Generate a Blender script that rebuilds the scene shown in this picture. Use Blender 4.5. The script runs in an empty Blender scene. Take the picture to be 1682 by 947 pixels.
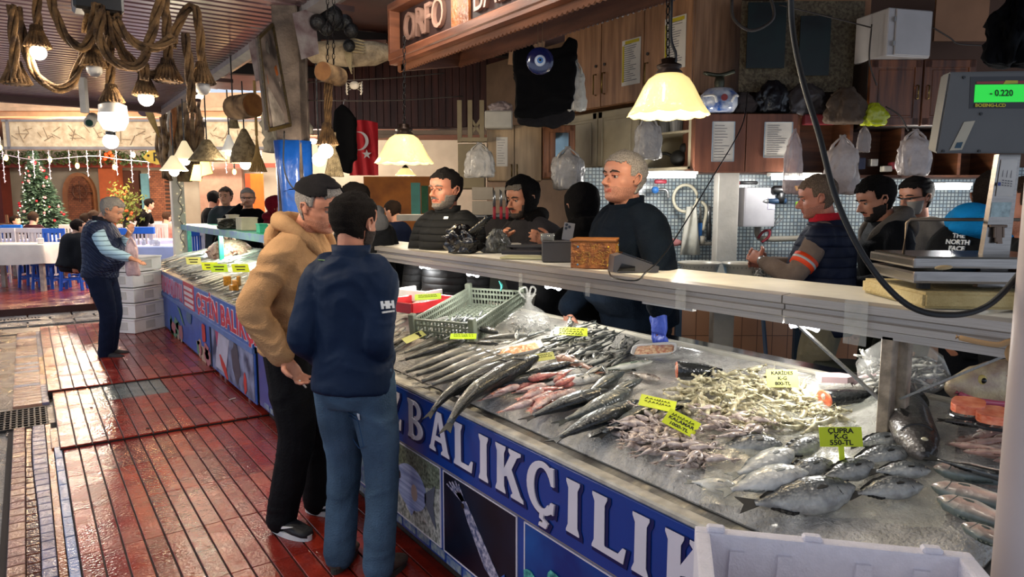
import bpy,bmesh,math,random
import numpy as np
from mathutils import Vector,Matrix,noise
R=random.Random(7)
C=bpy.context.scene.collection
PI=math.pi
# ---- camera model (image 1682 x 947)
F=1150.;CX=841.;CY=473.5;EYE=1.62
PIT=math.atan(138/F);YAW=math.atan(801*math.cos(PIT)/F)
FW=Vector((math.sin(YAW)*math.cos(PIT),math.cos(YAW)*math.cos(PIT),-math.sin(PIT)))
RT=Vector((math.cos(YAW),-math.sin(YAW),0));UP=RT.cross(FW)
HX,HY=math.sin(YAW),math.cos(YAW)
def ray(px,py):return FW+RT*((px-CX)/F)-UP*((py-CY)/F)
def pz(px,py,z):
 r=ray(px,py);t=(z-EYE)/r.z;return Vector((r.x*t,r.y*t,z))
def pX(px,py,x):
 r=ray(px,py);t=x/r.x;return Vector((x,r.y*t,EYE+r.z*t))
def pY(px,py,y):
 r=ray(px,py);t=y/r.y;return Vector((r.x*t,y,EYE+r.z*t))
def W(px,py,h):
 r=ray(px,py);t=h/(r.x*HX+r.y*HY);return Vector((r.x*t,r.y*t,EYE+r.z*t))
def G(u,d,z=0):
 return Vector((RT.x*u+HX*d,RT.y*u+HY*d,z))
SR=-YAW
# ---- materials
def lin(h):
 if not isinstance(h,str):return tuple(h)
 h=h.lstrip('#');v=[int(h[i:i+2],16)/255 for i in(0,2,4)]
 return tuple(x/12.92 if x<=.04045 else((x+.055)/1.055)**2.4 for x in v)
_mc={}
def M(name,col='#888888',rough=.6,metal=0.,var=.12,sc=6.,bump=0.,bsc=60.,col2=None,emit=0.,ecol=None,trans=0.,alpha=1.,coat=0.,sheen=0.,stretch=None,spec=.5,ior=1.45,det=4.):
 if name in _mc:return _mc[name]
 m=bpy.data.materials.new(name);m.use_nodes=True;_mc[name]=m
 nt=m.node_tree;N=nt.nodes;L=nt.links;b=N['Principled BSDF']
 c=lin(col);c2=lin(col2)if col2 else None
 tc=N.new('ShaderNodeTexCoord');src=tc.outputs['Object']
 if stretch:
  mp=N.new('ShaderNodeMapping');mp.inputs['Scale'].default_value=stretch;L.new(src,mp.inputs[0]);src=mp.outputs[0]
 nz=N.new('ShaderNodeTexNoise');nz.inputs['Scale'].default_value=sc;nz.inputs['Detail'].default_value=det
 L.new(src,nz.inputs['Vector'])
 cr=N.new('ShaderNodeValToRGB')
 a=tuple(min(1,x*(1-var))for x in c);d=c2 if c2 else tuple(min(1,x*(1+var))for x in c)
 cr.color_ramp.elements[0].color=(*a,1);cr.color_ramp.elements[1].color=(*d,1)
 cr.color_ramp.elements[0].position=.35;cr.color_ramp.elements[1].position=.65
 L.new(nz.outputs['Fac'],cr.inputs[0]);L.new(cr.outputs[0],b.inputs['Base Color'])
 b.inputs['Roughness'].default_value=rough;b.inputs['Metallic'].default_value=metal
 b.inputs['Specular IOR Level'].default_value=spec;b.inputs['IOR'].default_value=ior
 if coat:b.inputs['Coat Weight'].default_value=coat;b.inputs['Coat Roughness'].default_value=.12
 if sheen:b.inputs['Sheen Weight'].default_value=sheen
 if trans:b.inputs['Transmission Weight'].default_value=trans
 if alpha<1:b.inputs['Alpha'].default_value=alpha
 if emit:
  b.inputs['Emission Color'].default_value=(*lin(ecol or col),1);b.inputs['Emission Strength'].default_value=emit
 if bump:
  n2=N.new('ShaderNodeTexNoise');n2.inputs['Scale'].default_value=bsc;n2.inputs['Detail'].default_value=3
  L.new(src,n2.inputs['Vector'])
  bp=N.new('ShaderNodeBump');bp.inputs['Strength'].default_value=min(1,bump);bp.inputs['Distance'].default_value=.01*max(1,bump)
  L.new(n2.outputs['Fac'],bp.inputs['Height']);L.new(bp.outputs[0],b.inputs['Normal'])
 return m
def nodes(m):return m.node_tree.nodes,m.node_tree.links,m.node_tree.nodes['Principled BSDF']
# ---- objects
def tag(o,label=None,cat=None,group=None,kind=None):
 if label:o['label']=label
 if cat:o['category']=cat
 if group:o['group']=group
 if kind:o['kind']=kind
 return o
def thing(name,label,cat,loc=(0,0,0),rz=0.,group=None,kind=None):
 o=bpy.data.objects.new(name,None);C.objects.link(o);o.empty_display_size=.1
 o.location=loc;o.rotation_euler=(0,0,rz);tag(o,label,cat,group,kind);return o
def wm(o):
 m=Matrix.Translation(o.location)@o.rotation_euler.to_matrix().to_4x4()
 return wm(o.parent)@m if o.parent else m
def link(name,me,parent=None,mats=None,smooth=False):
 o=bpy.data.objects.new(name,me);C.objects.link(o)
 if parent:o.parent=parent
 if mats:
  for m in(mats if isinstance(mats,(list,tuple))else[mats]):me.materials.append(m)
 if smooth:me.polygons.foreach_set('use_smooth',[True]*len(me.polygons))
 return o
def dup(o,loc=None,rz=None,label=None,group=None,parent=None):
 c=o.copy();C.objects.link(c)
 if parent:c.parent=parent
 if loc is not None:c.location=loc
 if rz is not None:c.rotation_euler=rz if isinstance(rz,(tuple,list))else(0,0,rz)
 if label:c['label']=label
 if group:c['group']=group
 for ch in list(o.children):dup(ch,parent=c)
 return c
def frame_of(d,up=Vector((0,0,1))):
 d=Vector(d).normalized();s=d.cross(up)
 if s.length<1e-4:s=d.cross(Vector((0,1,0)))
 s.normalize();return s,s.cross(d).normalized(),d
class B:
 def __init__(s):s.bm=bmesh.new();s.mi=0;s.X=Matrix.Identity(4)
 def at(s,loc=(0,0,0),rz=0,rx=0,ry=0):
  s.X=Matrix.Translation(loc)@Matrix.Rotation(rz,4,'Z')@Matrix.Rotation(rx,4,'X')@Matrix.Rotation(ry,4,'Y');return s
 def v(s,p):return s.bm.verts.new(s.X@Vector(p))
 def f(s,vs):
  try:
   f=s.bm.faces.new(vs);f.material_index=s.mi;return f
  except ValueError:return None
 def box(s,c,d,bev=0.,rot=None,seg=1):
  c=Vector(c);hx,hy,hz=d[0]/2,d[1]/2,d[2]/2;m=rot.to_4x4()if rot else Matrix.Identity(4)
  V=[s.v(c+(m@Vector((x*hx,y*hy,z*hz))))for x in(-1,1)for y in(-1,1)for z in(-1,1)]
  Fs=[s.f([V[i]for i in q])for q in((0,1,3,2),(4,6,7,5),(0,4,5,1),(2,3,7,6),(0,2,6,4),(1,5,7,3))]
  if bev:
   es=list({e for f in Fs for e in f.edges})
   r=bmesh.ops.bevel(s.bm,geom=es,offset=bev,segments=seg,affect='EDGES',profile=.7)
   for f in r['faces']:f.material_index=s.mi
  return s
 def bar(s,p0,p1,w,h,up=(0,0,1),bev=0.):
  p0=Vector(p0);p1=Vector(p1);a,b,d=frame_of(p1-p0,Vector(up));L=(p1-p0).length
  rot=Matrix((a,b,d)).transposed();return s.box((p0+p1)/2,(w,h,L),bev,rot)
 def rings(s,rs,cap=True,close=False):
  vs=[[s.v(p)for p in r]for r in rs];n=len(vs[0])
  for i in range(len(vs)-(0 if close else 1)):
   a,b=vs[i],vs[(i+1)%len(vs)]
   for j in range(n):s.f([a[j],a[(j+1)%n],b[(j+1)%n],b[j]])
  if cap and not close:s.f(vs[0][::-1]);s.f(vs[-1])
  return s
 def cyl(s,p0,p1,r0,r1=None,n=12,cap=True):
  r1=r0 if r1 is None else r1;p0=Vector(p0);p1=Vector(p1);a,b,d=frame_of(p1-p0)
  return s.rings([[p+(a*math.cos(t)+b*math.sin(t))*r for t in[2*PI*k/n for k in range(n)]]for p,r in((p0,r0),(p1,r1))],cap)
 def tube(s,pts,r,n=8,cap=True,twist=0.):
  pts=[Vector(p)for p in pts];rs=[];prev=None
  for i,p in enumerate(pts):
   d=(pts[min(i+1,len(pts)-1)]-pts[max(i-1,0)])
   if d.length<1e-7:d=Vector((0,0,1))
   d.normalize()
   if prev is None:a,b,_=frame_of(d)
   else:
    a=(prev-d*prev.dot(d));a=a.normalized()if a.length>1e-6 else frame_of(d)[0];b=d.cross(a)
   prev=a;rr=r[i]if isinstance(r,(list,tuple))else r
   rs.append([p+(a*math.cos(t)+b*math.sin(t))*rr*(1+(twist*math.cos(3*t+i*.9)if twist else 0))for t in[2*PI*k/n for k in range(n)]])
  return s.rings(rs,cap)
 def ball(s,c,r,nu=12,nv=8,rot=None):
  c=Vector(c);r=(r,r,r)if isinstance(r,(int,float))else r;m=rot or Matrix.Identity(3)
  T=s.v(c+m@Vector((0,0,r[2])));Bt=s.v(c-(m@Vector((0,0,r[2]))));rows=[]
  for i in range(1,nv):
   ph=PI*i/nv
   rows.append([s.v(c+m@Vector((r[0]*math.sin(ph)*math.cos(2*PI*j/nu),r[1]*math.sin(ph)*math.sin(2*PI*j/nu),r[2]*math.cos(ph))))for j in range(nu)])
  for j in range(nu):
   k=(j+1)%nu;s.f([T,rows[0][j],rows[0][k]]);s.f([Bt,rows[-1][k],rows[-1][j]])
   for i in range(len(rows)-1):s.f([rows[i][j],rows[i+1][j],rows[i+1][k],rows[i][k]])
  return s
 def lathe(s,prof,n=24,c=(0,0,0),wob=None,cap=False):
  c=Vector(c);rs=[]
  for(r,z)in prof:
   rs.append([c+Vector(((r+(wob(t,r,z)if wob else 0))*math.cos(t),(r+(wob(t,r,z)if wob else 0))*math.sin(t),z))for t in[2*PI*k/n for k in range(n)]])
  return s.rings(rs,cap)
 def prism(s,poly,a,b,u=(1,0,0),w=(0,0,1),o=(0,0,0)):
  u=Vector(u);w=Vector(w);o=Vector(o);n=u.cross(w).normalized()
  A=[s.v(o+u*p[0]+w*p[1]+n*a)for p in poly];D=[s.v(o+u*p[0]+w*p[1]+n*b)for p in poly]
  s.f(A[::-1]);s.f(D);m=len(poly)
  for i in range(m):s.f([A[i],A[(i+1)%m],D[(i+1)%m],D[i]])
  return s
 def sheet(s,grid):
  vs=[[s.v(p)for p in r]for r in grid]
  for i in range(len(vs)-1):
   for j in range(len(vs[0])-1):s.f([vs[i][j],vs[i][j+1],vs[i+1][j+1],vs[i+1][j]])
  return s
 def thick(s,t):
  bmesh.ops.solidify(s.bm,geom=s.bm.faces[:],thickness=t);return s
 def build(s,name,mats,parent=None,world=False,smooth=False,origin=None):
  if world and parent:s.bm.transform(wm(parent).inverted())
  loc=None
  if origin is not None:
   s.bm.transform(Matrix.Translation(-Vector(origin)));loc=origin
  if world is None:pass
  bmesh.ops.recalc_face_normals(s.bm,faces=s.bm.faces)
  me=bpy.data.meshes.new(name);s.bm.to_mesh(me);s.bm.free()
  o=link(name,me,parent,mats,smooth)
  if loc is not None:o.location=loc
  return o
def spline(pts,n=8):
 P=[Vector(p)for p in pts];P=[P[0]*2-P[1]]+P+[P[-1]*2-P[-2]];out=[]
 for i in range(1,len(P)-2):
  for k in range(n):
   t=k/n;a,b,c,d=P[i-1],P[i],P[i+1],P[i+2]
   out.append(.5*((2*b)+(c-a)*t+(2*a-5*b+4*c-d)*t*t+(3*b-a-3*c+d)*t*t*t))
 out.append(P[-2]);return out
def interp(tab,x):
 if x<=tab[0][0]:return tab[0][1]
 for(a,va),(b,vb)in zip(tab,tab[1:]):
  if x<=b:
   t=(x-a)/(b-a);t=t*t*(3-2*t);return va+(vb-va)*t
 return tab[-1][1]
def text_mesh(s,size,depth=.002,off=0.,align='CENTER',sx=1.,sp=1.):
 cu=bpy.data.curves.new('t','FONT');cu.body=s;cu.size=size;cu.extrude=depth;cu.offset=off;cu.align_x=align;cu.align_y='CENTER'
 cu.space_character=sp;cu.resolution_u=3
 o=bpy.data.objects.new('t',cu);C.objects.link(o);dg=bpy.context.evaluated_depsgraph_get();dg.update()
 me=bpy.data.meshes.new_from_object(o.evaluated_get(dg));bpy.data.objects.remove(o)
 if sx!=1:me.transform(Matrix.Diagonal((sx,1,1,1)))
 return me
def text(s,size,mat,M4,name='lettering',parent=None,depth=.002,off=0.,align='CENTER',sx=1.,sp=1.,world=True):
 me=text_mesh(s,size,depth,off,align,sx,sp)
 me.materials.clear()
 if parent and world:M4=wm(parent).inverted()@M4
 me.transform(M4);return link(name,me,parent,mat)
def basis(o,u,w):
 u=Vector(u).normalized();w=Vector(w).normalized();n=u.cross(w)
 m=Matrix((u,w,n)).transposed().to_4x4();m.translation=Vector(o);return m
def remesh(b,voxel,smooth=2,name='m',sm_fac=.6):
 me=bpy.data.meshes.new(name);bmesh.ops.recalc_face_normals(b.bm,faces=b.bm.faces);b.bm.to_mesh(me);b.bm.free()
 o=bpy.data.objects.new('tmp',me);C.objects.link(o)
 r=o.modifiers.new('r','REMESH');r.mode='VOXEL';r.voxel_size=voxel;r.adaptivity=0
 if smooth:
  s=o.modifiers.new('s','SMOOTH');s.iterations=smooth;s.factor=sm_fac
 dg=bpy.context.evaluated_depsgraph_get();dg.update()
 out=bpy.data.meshes.new_from_object(o.evaluated_get(dg));bpy.data.objects.remove(o);bpy.data.meshes.remove(me)
 out.name=name;out.materials.clear();return out
# ---- people
HF=[(0,.25),(.03,.33),(.08,.375),(.14,.35),(.2,.365),(.26,.365),(.34,.36),(.42,.345),(.48,.335),(.55,.375),(.65,.385),(.75,.36),(.85,.29),(.93,.18),(.98,.08),(1.,.02)]
HB=[(0,.02),(.08,-.06),(.16,-.17),(.25,-.27),(.35,-.36),(.48,-.44),(.6,-.47),(.72,-.455),(.83,-.38),(.92,-.25),(.98,-.12),(1.,-.05)]
HW=[(0,.1),(.03,.15),(.08,.2),(.15,.25),(.25,.29),(.38,.325),(.5,.34),(.62,.345),(.75,.325),(.85,.265),(.93,.18),(.98,.09),(1.,.02)]
def head_pt(z,t,k=1.,kz=1.):
 w,f,b=interp(HW,z)*k,interp(HF,z),interp(HB,z);mid=.0
 c,s_=math.cos(t),math.sin(t);e=.86
 x=w*math.copysign(abs(c)**e,c)
 y=mid+((f-mid)*k if s_>0 else(mid-b)*k)*math.copysign(abs(s_)**e,s_)
 if k==1.and s_>.3 and.42<z<.54:
  y-=.035*math.exp(-((abs(x)-.13)/.07)**2)*math.exp(-((z-.475)/.035)**2)
 return Vector((x,y,.5+(z-.5)*(1+(k-1)*kz)))
def head_shell(b,T,k,keep,n=40,nz=36,jit=0.,seed=0,solid=.01):
 zs=[i/nz for i in range(nz+1)];vs=[]
 for z in zs:
  row=[]
  for j in range(n):
   t=2*PI*j/n;p=head_pt(z,t,k)
   if jit:p*=1+jit*noise.noise(p*9+Vector((seed,0,0)))+jit*.6*noise.noise(p*25+Vector((seed,3,0)))
   row.append((b.v(T@p),z,t,head_pt(z,t)))
  vs.append(row)
 fs=[]
 for i in range(nz):
  for j in range(n):
   q=[vs[i][j],vs[i][(j+1)%n],vs[i+1][(j+1)%n],vs[i+1][j]]
   zc=(q[0][1]+q[2][1])/2;tc=2*PI*(j+.5)/n
   if keep(zc,math.sin(tc),abs(math.cos(tc))):fs.append(b.f([a[0]for a in q]))
 top=[vs[-1][j][0]for j in range(n)]
 if keep(1.,0,1):b.f(top)
 loose=[v for v in b.bm.verts if not v.link_faces];bmesh.ops.delete(b.bm,geom=loose,context='VERTS')
 if solid:bmesh.ops.solidify(b.bm,geom=b.bm.faces[:],thickness=solid)
def hand(b,w,d,pn,s=1.,curl=.5,thumb=1,infl=0.,spread=.0,grip=None):
 w=Vector(w);d=Vector(d).normalized();pn=Vector(pn);pn=(pn-d*pn.dot(d)).normalized();sd=pn.cross(d)*thumb
 def ring(c,dd,hw,ht,nrm):
  return[c+sd*hw*math.copysign(abs(math.cos(t))**.8,math.cos(t))+nrm*ht*math.sin(t)for t in[2*PI*k/14 for k in range(14)]]
 b.rings([ring(w-d*.03*s,d,.027*s+infl,.020*s+infl,pn),ring(w,d,.028*s+infl,.019*s+infl,pn),ring(w+d*.03*s,d,.036*s+infl,.017*s+infl,pn),ring(w+d*.07*s,d,.042*s+infl,.015*s+infl,pn),ring(w+d*.092*s,d,.038*s+infl,.010*s+infl,pn)])
 for k,(off,L)in enumerate(((-.030,.062),(-.0105,.078),(.0105,.084),(.030,.074))):
  c=curl[k]if isinstance(curl,(list,tuple))else curl
  p=w+d*.082*s+sd*off*s*1.02;a=c*.35;dd0=(d+sd*off*(2+spread*14)).normalized();pts=[p];rr=[.0098*s+infl]
  for sg,fr in enumerate((.45,.31,.24)):
   dd=dd0*math.cos(a)+pn*math.sin(a);p=p+dd*L*fr*s;pts.append(p);rr.append((.0094-.0012*sg)*s+infl);a+=c*(1.0 if sg==0 else.7)
  pts.append(pts[-1]+(pts[-1]-pts[-2]).normalized()*.005);rr.append(.004*s+infl*.5)
  b.tube(pts,rr,10)
 p=w+d*.022*s+sd*.026*s;q=p+(d*.45+sd*.75+pn*.35).normalized()*.042*s;r_=q+(d*.85+sd*.25+pn*.45).normalized()*.032*s;u=r_+(d*.9+pn*.5).normalized()*.026*s
 b.tube([w+d*.01*s,p,q,r_,u],[.012*s+infl,.015*s+infl,.0125*s+infl,.011*s+infl,.006*s+infl],10)
def limb(b,pts,rads,n=14,flat=1.,sq=None):
 pts=[Vector(p)for p in pts];P=[];Rr=[]
 for i in range(len(pts)-1):
  for k in range(5):
   t=k/5;P.append(pts[i].lerp(pts[i+1],t));tt=t*t*(3-2*t)
   Rr.append(rads[i]+(rads[i+1]-rads[i])*tt)
 P.append(pts[-1]);Rr.append(rads[-1])
 for _ in range(2):P=[P[0]]+[(P[i-1]+P[i]*2+P[i+1])/4 for i in range(1,len(P)-1)]+[P[-1]]
 b.tube(P,Rr,n)
 b.ball(P[0],Rr[0]*.98,12,8);b.ball(P[-1],Rr[-1]*.98,12,8)
def ik(a,c,l1,l2,hint):
 a=Vector(a);c=Vector(c);d=c-a;L=min(d.length,(l1+l2)*.995);d=d.normalized();c=a+d*L
 x=(l1*l1-l2*l2+L*L)/(2*L);h=math.sqrt(max(0,l1*l1-x*x));hn=Vector(hint);hn=(hn-d*hn.dot(d)).normalized()
 return a+d*x+hn*h,c
def wrinkle(me,amp,sc,seed=0,zs=.5,fold=None):
 n=len(me.vertices);co=np.empty(n*3);me.vertices.foreach_get('co',co);co=co.reshape(-1,3)
 no=np.empty(n*3);me.vertices.foreach_get('normal',no);no=no.reshape(-1,3)
 for i in range(n):
  x,y,z=co[i];q=Vector((x*sc*zs+seed,y*sc*zs,z*sc))
  wv=noise.noise(q+Vector((0,0,1.7))*noise.noise(Vector((x,y,z))*6));a=(1-abs(wv)*2.6)
  co[i]+=no[i]*amp*(a*.6+.8*noise.noise(q*.45))
 me.vertices.foreach_set('co',co.reshape(-1));me.update()
SKIN=dict(rough=.5,var=.1,sc=14,bump=.12,bsc=260)
def person(label,loc,face,height=1.75,girth=1.,belly=0.,lean=0.,hands=(None,None),hh=(None,None),head=(0,0,0),top=None,toplen=.50,puff=.0,bottom=None,shoe=None,skin='#c98a6b',hair='#1c1614',hairstyle='short',beard=None,stub=None,sit=None,vox=.007,sleeve=None,sleeves='long',wr=.006,curls=(.5,.5),palm=(None,None),legs=((-.10,0),(.10,0)),toes=(.12,-.12),extra=None,elbow=(None,None),hood=None,group=None,shoulders=1.,twist=0.,name='person',neckf=0.,collar=None,leg_w=1.,sat=.45,handdir=(None,None),brow=None,hoodk=1.):
 Hh=height;root=thing(name,label,'person',loc,face,group)
 g=girth;s=Hh
 hipz=.525*s;sc_=s/1.75
 seat=sit is not None
 base=Vector((0,0,(sit+.09)if seat else hipz))
 lm=Matrix.Translation(base)@Matrix.Rotation(-lean,4,'X')
 tw=Matrix.Rotation(twist,4,'Z')
 def U(x,y,z):return lm@tw@Vector((x,y,z-hipz))
 inv=Matrix.Translation(loc)@Matrix.Rotation(face,4,'Z');inv=inv.inverted()
 def tgt(p,sd):
  if p is None:return U(sd*.168*s*g**.5,.05*s,.45*s)
  p=Vector(p);return inv@p
 shz=.805*s;shx=.096*s*shoulders
 def torso(b,k,lo,puff=0.):
  T=[(.455,.074,.062,.0),(.50,.088,.068,-.004),(.545,.085,.065,.0),(.60,.078,.060+.035*belly,.004+.025*belly),(.66,.080,.062+.04*belly,.004+.03*belly),(.72,.088,.066+.02*belly,.004+.01*belly),(.77,.096,.066,.0),(.80,.092,.055,-.006),(.825,.060,.043,-.010),(.842,.036,.036,-.008)]
  rs=[]
  for z,rx,ry,yo in T:
   if z<lo-.001:continue
   bell=1+.2*belly if.5<z<.73 else 1
   gx=(rx*g**.9*k*bell*(shoulders if z>.7 else 1))*s+puff;gy=(ry*g*k)*s+puff
   rs.append([U(gx*math.copysign(abs(math.cos(t))**.82,math.cos(t)),yo*s+gy*math.sin(t),z*s)for t in[2*PI*i/28 for i in range(28)]])
  b.rings(rs)
 arms=[]
 for i,sd in enumerate((-1,1)):
  sh=U(sd*shx,-.004*s,shz-.012*s);h=tgt(hands[i],sd)
  el_h=elbow[i]or(sd*.55,-.6,-.5)
  el,wr_=ik(sh,h,.172*s,.152*s,el_h)
  hd=(inv.to_3x3()@Vector(handdir[i]))if handdir[i]is not None else(wr_-el).normalized()
  pn=palm[i]or(-sd,.15,0);pn=Vector(pn)
  arms.append((sh,el,wr_,hd,pn))
 lg=[]
 for i,sd in enumerate((-1,1)):
  hp=Vector((sd*.052*s*g**.5,0,base.z-.01*s))
  fx,fy=legs[i]
  if seat:
   kn=Vector((sd*.07*s+fx*.3,.26*s,base.z-.0));an=Vector((sd*.08*s,.24*s+fy,.05*s))
  else:
   an=Vector((fx*sc_,fy*sc_,.048*s));kn,an=ik(hp,an,.235*s,.24*s,(0,1,0))
  lg.append((hp,kn,an))
 nb=U(0,-.008*s,.835*s);hs=.146*s
 hy_,hp_,hr_=head
 Hm=lm.to_3x3()@tw.to_3x3()
 hc=nb+(Hm@Vector((0,.020*s+neckf,.036*s-neckf*.4)))
 HT=Matrix.Translation(hc)@(Matrix.Rotation(hy_,4,'Z')@Matrix.Rotation(hp_,4,'X')@Matrix.Rotation(hr_,4,'Y'))@Matrix.Scale(hs,4)@Matrix.Translation((0,.0,-.12))
 b=B();torso(b,.86,.455)
 b.tube([U(0,-.012*s,.80*s),nb+(hc-nb)*.2,hc+(HT.to_3x3()@Vector((0,-.06,.28)))],[.036*s*g**.3,.034*s*g**.3,.035*s],16)
 hr=[[HT@head_pt(z,2*PI*j/56)for j in range(56)]for z in[i/60 for i in range(61)]];b.rings(hr)
 tube_h=lambda pts,rr:b.tube([HT@Vector(p)for p in pts],[r_*hs for r_ in rr],10)
 tube_h([(0,.33,.52),(0,.39,.46),(0,.44,.39),(0,.475,.335),(0,.43,.30)],[.03,.034,.042,.052,.03])
 for sx in(-1,1):
  b.ball(HT@Vector((sx*.052,.405,.315)),hs*.036,8,6)
  b.ball(HT@Vector((sx*.345,-.03,.44)),(hs*.035,hs*.075,hs*.11),10,8,(HT.to_3x3()@Matrix.Rotation(sx*.35,3,'Z')).normalized()if False else Matrix.Rotation(0,3,'Z'))
  tube_h([(sx*.05,.355,.545),(sx*.13,.355,.56),(sx*.22,.30,.54)],[.022,.03,.02])
  tube_h([(sx*.2,.24,.36),(sx*.24,.20,.40)],[.07,.05])
 tube_h([(-.10,.335,.222),(-.04,.372,.232),(0,.372,.226),(.04,.372,.232),(.10,.335,.222)],[.008,.018,.02,.018,.008])
 tube_h([(-.09,.335,.205),(0,.372,.192),(.09,.335,.205)],[.01,.024,.01])
 for i,(sh,el,w_,hd,pn)in enumerate(arms):
  limb(b,[sh,sh.lerp(el,.5),el,el.lerp(w_,.45),w_],[.031*s*g**.6,.026*s*g**.6,.022*s*g**.6,.022*s*g**.6,.0165*s*g**.3])
  if not(hh[i]=='pocket'):hand(b,w_+hd*.01,hd,pn,sc_*1.02,curls[i],thumb=(1 if i==0 else-1)*(1 if True else 1))
 for hp,kn,an in lg:
  limb(b,[hp,hp.lerp(kn,.5),kn,kn.lerp(an,.4),an],[.052*s*g**.8,.045*s*g**.6,.031*s*g**.4,.030*s*g**.4,.02*s])
 me=remesh(b,vox,2,'body',.5)
 ms=[M('skin_'+skin,skin,**SKIN),M('lips_'+skin,tuple(a*b_ for a,b_ in zip(lin(skin),(.72,.42,.42))),.4),M('stubble_'+skin,tuple(a*.78+.01 for a in lin(skin)),.65,sc=220,var=.28)]
 n=len(me.polygons);ce=np.empty(n*3);me.polygons.foreach_get('center',ce);ce=ce.reshape(-1,3)
 Hi=np.array(HT.inverted());q=ce@Hi[:3,:3].T+Hi[:3,3];mi=np.zeros(n,dtype=np.int32)
 X_,Y_,Z_=np.abs(q[:,0]),q[:,1],q[:,2]
 if stub:mi[(Z_>-.02)&(Z_<.30-.25*(Y_<.12)*0)&(X_<.4)&(Y_>-.08)&(Y_<.6)&(Z_<.28+.2*(Y_<.1))]=2
 mi[(Y_>.335)&(Y_<.5)&(X_<.1)&(Z_>.175)&(Z_<.245)]=1
 if stub or True:me.polygons.foreach_set('material_index',mi)
 body=link('body',me,root,ms,True)
 detailed=vox<.0115
 if detailed:
  for sx in(-1,1):
   e=B();c=HT@Vector((sx*.13,.285,.474));e.ball(c,hs*.050,14,10)
   e.mi=1;e.ball(c+(HT.to_3x3()@Vector((0,.024,-.002))),hs*.033,10,8)
   e.build('eye',[M('eye_white','#8f8178',.4),M('eye_iris','#1d120c',.15)],root,smooth=True)
   if beard!='all':
    e=B();e.tube([HT@Vector(p)for p in((sx*.055,.385,.552),(sx*.12,.39,.575),(sx*.20,.345,.565),(sx*.235,.30,.55))],[hs*.012,hs*.02,hs*.016,hs*.006],8)
    e.build('eyebrow',M('brow_'+(brow or beard or hair),brow or beard or hair,.8,bump=.6,bsc=200),root,smooth=True)
   e=B();e.tube([HT@Vector(p)for p in((sx*.065,.330,.492),(sx*.10,.345,.508),(sx*.14,.340,.512),(sx*.19,.305,.496))],hs*.016,8);e.build('eyelid',ms[0],root,smooth=True)
   e=B()
   e.tube([HT@Vector(p)for p in((sx*.335,.03,.39),(sx*.375,.035,.48),(sx*.395,-.02,.555),(sx*.40,-.09,.53),(sx*.385,-.10,.44),(sx*.35,-.03,.35))],hs*.02,8)
   e.build('ear_rim',ms[0],root,smooth=True)
 HM=M('hair_'+hair,hair,.85,var=.35,sc=160,bump=.9,bsc=240,spec=.15)
 def hairline(z,sn,cs):
  if hairstyle=='none':return False
  if hairstyle=='receding':lim=.86 if sn>.35 else(.60 if sn>-.1 else.25)
  else:lim=.74 if sn>.45 else(.70 if sn>.22 else(.50 if sn>-.05 else(.36 if sn>-.3 else.2)))
  return z+.05*noise.noise(Vector((sn*4,cs*4,z*5)))>lim
 if hairstyle!='none':
  e=B();head_shell(e,HT,{'short':1.055,'thick':1.11,'receding':1.05,'long':1.13,'buzz':1.045}.get(hairstyle,1.06),hairline,48 if detailed else 24,44 if detailed else 20,.03,seed=hash(label)%17 if False else len(label),solid=hs*.03)
  if hairstyle=='long':
   e.tube([HT@Vector(p)for p in((0,-.4,.5),(.0,-.45,.2),(0,-.38,-.1))],[hs*.3,hs*.32,hs*.15],12)
  e.build('hair',HM,root,smooth=True)
 if beard:
  e=B();head_shell(e,HT,1.05,lambda z,sn,cs:z<.33 and sn>-.1 and not(z>.17 and sn>.8)and(z<.2 or sn<.62 or False),48,44,.04,solid=hs*.02)
  e.tube([HT@Vector(p)for p in((-.12,.34,.235),(-.06,.39,.265),(0,.4,.27),(.06,.39,.265),(.12,.34,.235))],[hs*.012,hs*.02,hs*.02,hs*.02,hs*.012],8)
  e.build('beard',M('hair_'+beard,beard,.85,var=.4,sc=160,bump=.8,bsc=240),root,smooth=True)
 if top:
  b=B();torso(b,1.04,toplen,.006+puff)
  if toplen>.46:pass
  for i,(sh,el,w_,hd,pn)in enumerate(arms):
   q_=.006+puff*.8
   r0,r1,r2=.037*s*g**.7+q_,.031*s*g**.7+q_,.0275*s*g**.6+q_
   if sleeves=='long':
    limb(b,[U((-1 if i==0 else 1)*shx*.72,0,shz),sh.lerp(el,.12),sh.lerp(el,.5),el,el.lerp(w_,.5),w_-(w_-el).normalized()*.012],[r0*.95,r0,r1*1.03,r2*1.04,r2*.92,.024*s+q_*.7])
   elif sleeves=='none':limb(b,[U((-1 if i==0 else 1)*shx*.6,0,shz-.01),sh.lerp(el,.08)],[r0*.9,r0*.95])
  me=remesh(b,max(vox*1.25,.008),3,'top')
  if detailed:wrinkle(me,wr,11,seed=len(label))
  link(extra.get('topname','jacket')if extra else 'jacket',me,root,top,True)
  if sleeve:
   b=B()
   for i,(sh,el,w_,hd,pn)in enumerate(arms):
    q_=.006;r0,r1,r2=.036*s*g**.7+q_,.031*s*g**.7+q_,.0275*s*g**.6+q_
    limb(b,[U((-1 if i==0 else 1)*shx*.8,0,shz-.01),sh.lerp(el,.5),el,el.lerp(w_,.5),w_-(w_-el).normalized()*.03],[r0,r1*1.05,r2*1.05,r2*.95,.022*s+q_])
   torso(b,.93,.6)
   me=remesh(b,max(vox*1.25,.008),3,'sleeve');wrinkle(me,wr,13,seed=3);link('shirt',me,root,sleeve,True)
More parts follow.
